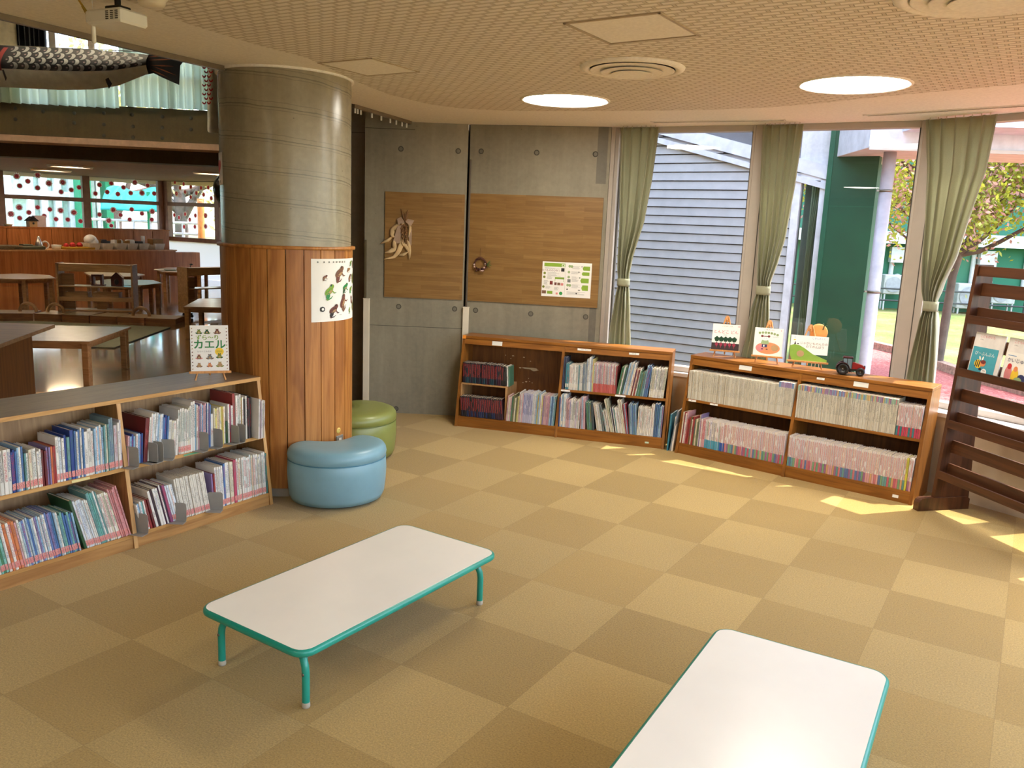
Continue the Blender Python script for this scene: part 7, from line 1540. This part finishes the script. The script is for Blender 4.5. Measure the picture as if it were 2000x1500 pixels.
def ac(px, py0, py1, label):
    x = fs(px); p = F0+fdv*x+fnn*.5; z0, z1 = fz(px, py1), fz(px, py0); h_ = z1-z0; w_ = h_*1.25
    t_ = thing('air_conditioner', label, 'air conditioner', (p.x, p.y, 0), math.atan2(fdv.y, fdv.x), 'air conditioner units at the green building')
    mb = MB(); mb.bbox((-w_/2, -.2, z0), (w_/2, .2, z1), .03); mb.build('casing', plain('ac_white', (176, 174, 166), .5), t_)
    mb = MB(); mb.lathe([(0, .0), (h_*.36, 0), (h_*.4, .02)], 24, 0, M=Matrix.Translation((-w_*.12, -.205, (z0+z1)/2)) @ Matrix.Rotation(PI/2, 4, 'X')); mb.build('fan_grille', plain('ac_grey', (150, 150, 150), .6), t_)
    mb = MB(); [mb.tube([(sx*w_*.42, sy*.16, GZ), (sx*w_*.42, sy*.16, z0+.02)], .025, 6) for sx in (-1, 1) for sy in (-1, 1)]; mb.build('stand', plain('far_white', (188, 186, 180), .6), t_)
ac(1738, 535, 572, 'air conditioner unit outside, seen just right of the drain pipe'); ac(1888, 552, 600, 'air conditioner unit outside left of the dark rack top'); ac(1944, 556, 590, 'air conditioner unit outside seen through the dark rack')
# fence
t = thing('dark_fence', 'dark pipe fence along the lawn in front of the green building', 'fence', (0, 0, 0)); NA, NB = at(1700, 605, GZ).xy, at(2040, 622, GZ).xy; nd = (NB-NA).normalized()
for k in range(-3, 22):
    p = NA+nd*(k*1.05)
    mb = MB(); mb.tube([(p.x, p.y, GZ), (p.x, p.y, GZ+.66)], .035, 6); mb.build('post', plain('fence_dark', (52, 54, 52), .6), t)
mb = MB(); a_, b_ = NA-nd*3.2, NA+nd*23; [mb.tube([(a_.x, a_.y, z), (b_.x, b_.y, z)], .028, 6) for z in (GZ+.64, GZ+.3)]; mb.build('rails', plain('fence_dark', (52, 54, 52), .6), t)
# flowering tree
LEAFY = plain('young_leaf', (160, 166, 58), .6, var=.12, sc=3); PINKB = plain('blossom_pink', (204, 152, 148), .6, var=.08, sc=3); BARK = plain('cherry_bark', (92, 74, 66), .8, var=.2, sc=5)
def leafm(mt):
    n_ = mt.node_tree; o = [k for k in n_.nodes if k.type == 'OUTPUT_MATERIAL'][0]; b = [k for k in n_.nodes if k.type == 'BSDF_PRINCIPLED'][0]
    t_ = n_.nodes.new('ShaderNodeBsdfTranslucent'); n_.links.new(b.inputs['Base Color'].links[0].from_socket, t_.inputs[0]); mx = n_.nodes.new('ShaderNodeMixShader'); mx.inputs[0].default_value = .45
    n_.links.new(b.outputs[0], mx.inputs[1]); n_.links.new(t_.outputs[0], mx.inputs[2]); n_.links.new(mx.outputs[0], o.inputs[0])
leafm(LEAFY); leafm(PINKB)
def tree(base, label, seed, limbs, nleaf, npink, lsz=.07, trunk=.16, spread=.5, lm=None, pm=None, trunk_path=None, group=None, flat=1.0, zmin=0):
    r = random.Random(seed); t = thing('flowering_tree', label, 'tree', base, 0, group); br = MB(); tips = []
    if trunk_path: br.tube([Vector(p) for p in trunk_path], trunk, 10, 0, True, .75)
    def grow(p, d_, ln, rad, dep):
        pts = [p]; q = p.copy(); dd = d_.copy()
        for k in range(5):
            dd = (dd+Vector((r.uniform(-1, 1), r.uniform(-1, 1), r.uniform(-.8, .8)))*.16).normalized(); q = q+dd*ln/5; pts.append(q.copy())
            if q.z < zmin: dd.z = abs(dd.z)+.15
            if dep < 3: tips.append(q.copy())
            if dep >= 2: pass
        br.tube(pts, rad, 5 if dep < 3 else 7, 0, True, .45)
        if dep > 0:
            for k in range(3 if dep > 1 else 4):
                i = r.choice((2, 3, 4, 5)); nd_ = (dd+Vector((r.uniform(-1, 1), r.uniform(-1, 1), r.uniform(-.8, .7)*flat))*.9); nd_.z *= flat; nd_ = nd_.normalized(); grow(pts[i], nd_, ln*r.uniform(.5, .75), rad*.5, dep-1)
    for p, d_, ln, rad in limbs: grow(Vector(p), Vector(d_).normalized(), ln, rad, 3)
    br.build('branches', BARK, t); tips = [q_ for q_ in tips if q_.z > zmin]
    for nm, cnt, mt in (('leaves', nleaf, lm or LEAFY), ('blossoms', npink, pm or PINKB)):
        if not cnt: continue
        mb = MB()
        for k in range(cnt):
            c_ = r.choice(tips)+Vector((r.gauss(0, 1), r.gauss(0, 1), r.gauss(0, 1)))*spread*.35; a_ = Vector((r.uniform(-1, 1), r.uniform(-1, 1), r.uniform(-1, 1))).normalized(); b_ = a_.cross(Vector((r.uniform(-1, 1), r.uniform(-1, 1), r.uniform(-1, 1)))).normalized(); s_ = lsz*r.uniform(.6, 1.3)
            mb.face([c_-a_*s_, c_-b_*s_*.5, c_+a_*s_, c_+b_*s_*.5])
        mb.build(nm, mt, t)
    return t
tb = on(1852, 560, (0, 13.2), (20, 13.2)); bx, by = tb.x, tb.y
T = lambda px, py, y_: (on(px, py, (0, y_), (20, y_)) - Vector((bx, by, GZ)))
tree((bx, by, GZ), 'cherry tree with yellow-green leaves and pink blossom outside the right window', 5,
     [(T(1874, 498, 13.2), T(px_, py_, y_)-T(1874, 498, 13.2), (T(px_, py_, y_)-T(1874, 498, 13.2)).length*k_, .042) for px_, py_, y_, k_ in ((1935, 445, 12.6, 1.5), (1995, 405, 12.9, 1.5), (1965, 340, 13.4, 1.2), (1905, 300, 13.8, 1.15), (1800, 430, 13.6, 1.4), (1765, 350, 13.2, 1.3), (1745, 440, 12.6, 1.3), (2040, 455, 12.4, 1.3), (2030, 300, 13.2, 1.2), (1840, 280, 13.0, 1.2))],
     34000, 13000, .042, .075, .75, trunk_path=[(0, 0, 0), (.03, 0, .7), T(1860, 540, 13.2), T(1874, 498, 13.2)], flat=.6, zmin=2.1)
# behind the hall: annex with mint curtains, pillars, awning, trees
on_a, on_b = WA+Vector((-WD1.y, WD1.x))*9.0, WC+Vector((-WD1.y, WD1.x))*9.0
hs = lambda px, py=400: (on(px, py, on_a, on_b).xy-on_a).dot(WD1); hz = lambda px, py: on(px, py, on_a, on_b).z
t = thing('annex_building', 'white annex with mint curtained windows and green pillars beyond the hall window', 'building', (on_a.x, on_a.y, 0), math.atan2(WD1.y, WD1.x))
AW = plain('annex_white', (244, 245, 245), .6); x1 = hs(195)
mb = MB(); mb.box((-6, 0, hz(80, 331)), (x1, .3, 4.1)); mb.box((-6, 0, hz(80, 384)), (x1, .3, hz(80, 372))); mb.box((-6, .6, GZ), (x1, .7, 4)); mb.build('walls', AW, t)
gaps = [-60, -30, 18, 61, 88, 115, 143, 180, 195]
for i, px in enumerate(gaps): mb = MB(); x = hs(px); mb.box((x-.10, -.02, GZ), (x+.10, .3, hz(80, 331))); mb.build('mullion', AW, t)
for k, (y0, y1) in enumerate(((331, 373), (384, 460))):
    mb = MB(); za, zb_ = hz(80, y0), max(GZ, hz(80, y1)); mb.grid(lambda u_, v_: (-6+(x1+6)*u_, .35+.06*math.sin(150*u_)+.03*math.sin(330*u_), za+(zb_-za)*v_), 400, 2); mb.build('window_curtain', plain('mint_cloth', (206, 232, 216), .8, var=.05), t)
PG = plain('pillar_green', (44, 148, 104), .5)
for a_, b_ in ((142, 165), (193, 206)):
    pa, pb = hs(a_), hs(b_); mb = MB(); mb.box((pa, -.8, GZ), (pb, -.2, 4.1)); mb.build('green_pillar', PG, t)
AA, AB = Vector((-30, 27.5)), Vector((10, 27.5)); aq = lambda x, y: on(x, y, AA, AB)
t = thing('awning', 'turquoise canvas awning on green poles beyond the hall window', 'awning', (0, 0, 0)); TQ = plain('turquoise_canvas', (60, 190, 186), .6, var=.08, sc=1.5)
q0, q1 = aq(203, 366), aq(312, 374); ql = aq(203, 410)
mb = MB(); mb.grid(lambda u_, v_: (q0.x+(q1.x-q0.x)*u_, q0.y+.5*(1-v_)**1.5-.3, q0.z+(ql.z-q0.z)*v_+.08*math.sin(9*u_)*(1-v_)+.25*math.sin(PI*u_)*(v_)*0), 24, 10); o = mb.build('canvas', TQ, t); solid(o, .02)
for px in (290, 318): p = aq(px, 400); mb = MB(); mb.tube([(p.x, p.y, GZ), (p.x, p.y, aq(px, 375).z)], .06, 8); mb.build('pole', PG, t)
mb = MB(); p = aq(392, 400); mb.tube([(p.x, p.y, GZ), (p.x, p.y, aq(392, 388).z)], .12, 8); tag(mb.build('orange_post', plain('orange_paint', (232, 140, 70), .5)), 'orange post beyond the far right hall window', 'post')
t = thing('white_railing', 'white low railing under the turquoise awning', 'railing', (0, 0, 0))
p, q = aq(225, 430), aq(330, 434); mb = MB(); [mb.tube([(p.x-1, p.y, z), (q.x+1, q.y, z)], .05, 6) for z in (p.z, p.z-.35, p.z-.8)]; mb.build('rails', plain('rail_white', (232, 226, 232), .5), t)
for k in range(8): x = p.x-1+(q.x-p.x+2)*k/7; mb = MB(); mb.tube([(x, p.y, GZ), (x, p.y, p.z)], .05, 6); mb.build('post', plain('rail_white', (232, 226, 232), .5), t)
gl = plain('dry_leaf', (190, 180, 110), .6, var=.2, sc=2); leafm(gl)
tq = on(352, 440, (-30, 30), (10, 30))
tree((tq.x, tq.y, GZ), 'large pale tree beyond the far right hall window', 9, [((0, 0, 1.6), (.5, .1, 1), 3.6, .16), ((0, 0, 2.0), (-.8, -.2, .8), 3.8, .16), ((0, 0, 2.6), (.9, 0, .3), 3.6, .14), ((0, 0, 2.6), (-1, 0, .25), 4.2, .14), ((0, 0, 2.4), (0, -.3, 1), 3.4, .14)], 5200, 0, .12, .26, 1.3, lm=gl, trunk_path=[(0, 0, 0), (0.05, 0, 1.4), (0, 0, 2.8)])
tq = on(225, 400, (-40, 42), (10, 42))
tree((tq.x, tq.y, GZ), 'yellow-green tree behind the turquoise awning', 12, [((0, 0, 1.6), (.5, .1, 1), 4, .16), ((0, 0, 2.0), (-.8, -.2, .8), 4.4, .16), ((0, 0, 2.6), (.9, 0, .3), 4.4, .14), ((0, 0, 2.6), (-1, 0, .25), 4.8, .14), ((0, 0, 2.4), (0, -.3, 1), 4, .14)], 5200, 0, .14, .26, 1.5, lm=gl, trunk_path=[(0, 0, 0), (0.05, 0, 1.4), (0, 0, 2.8)])
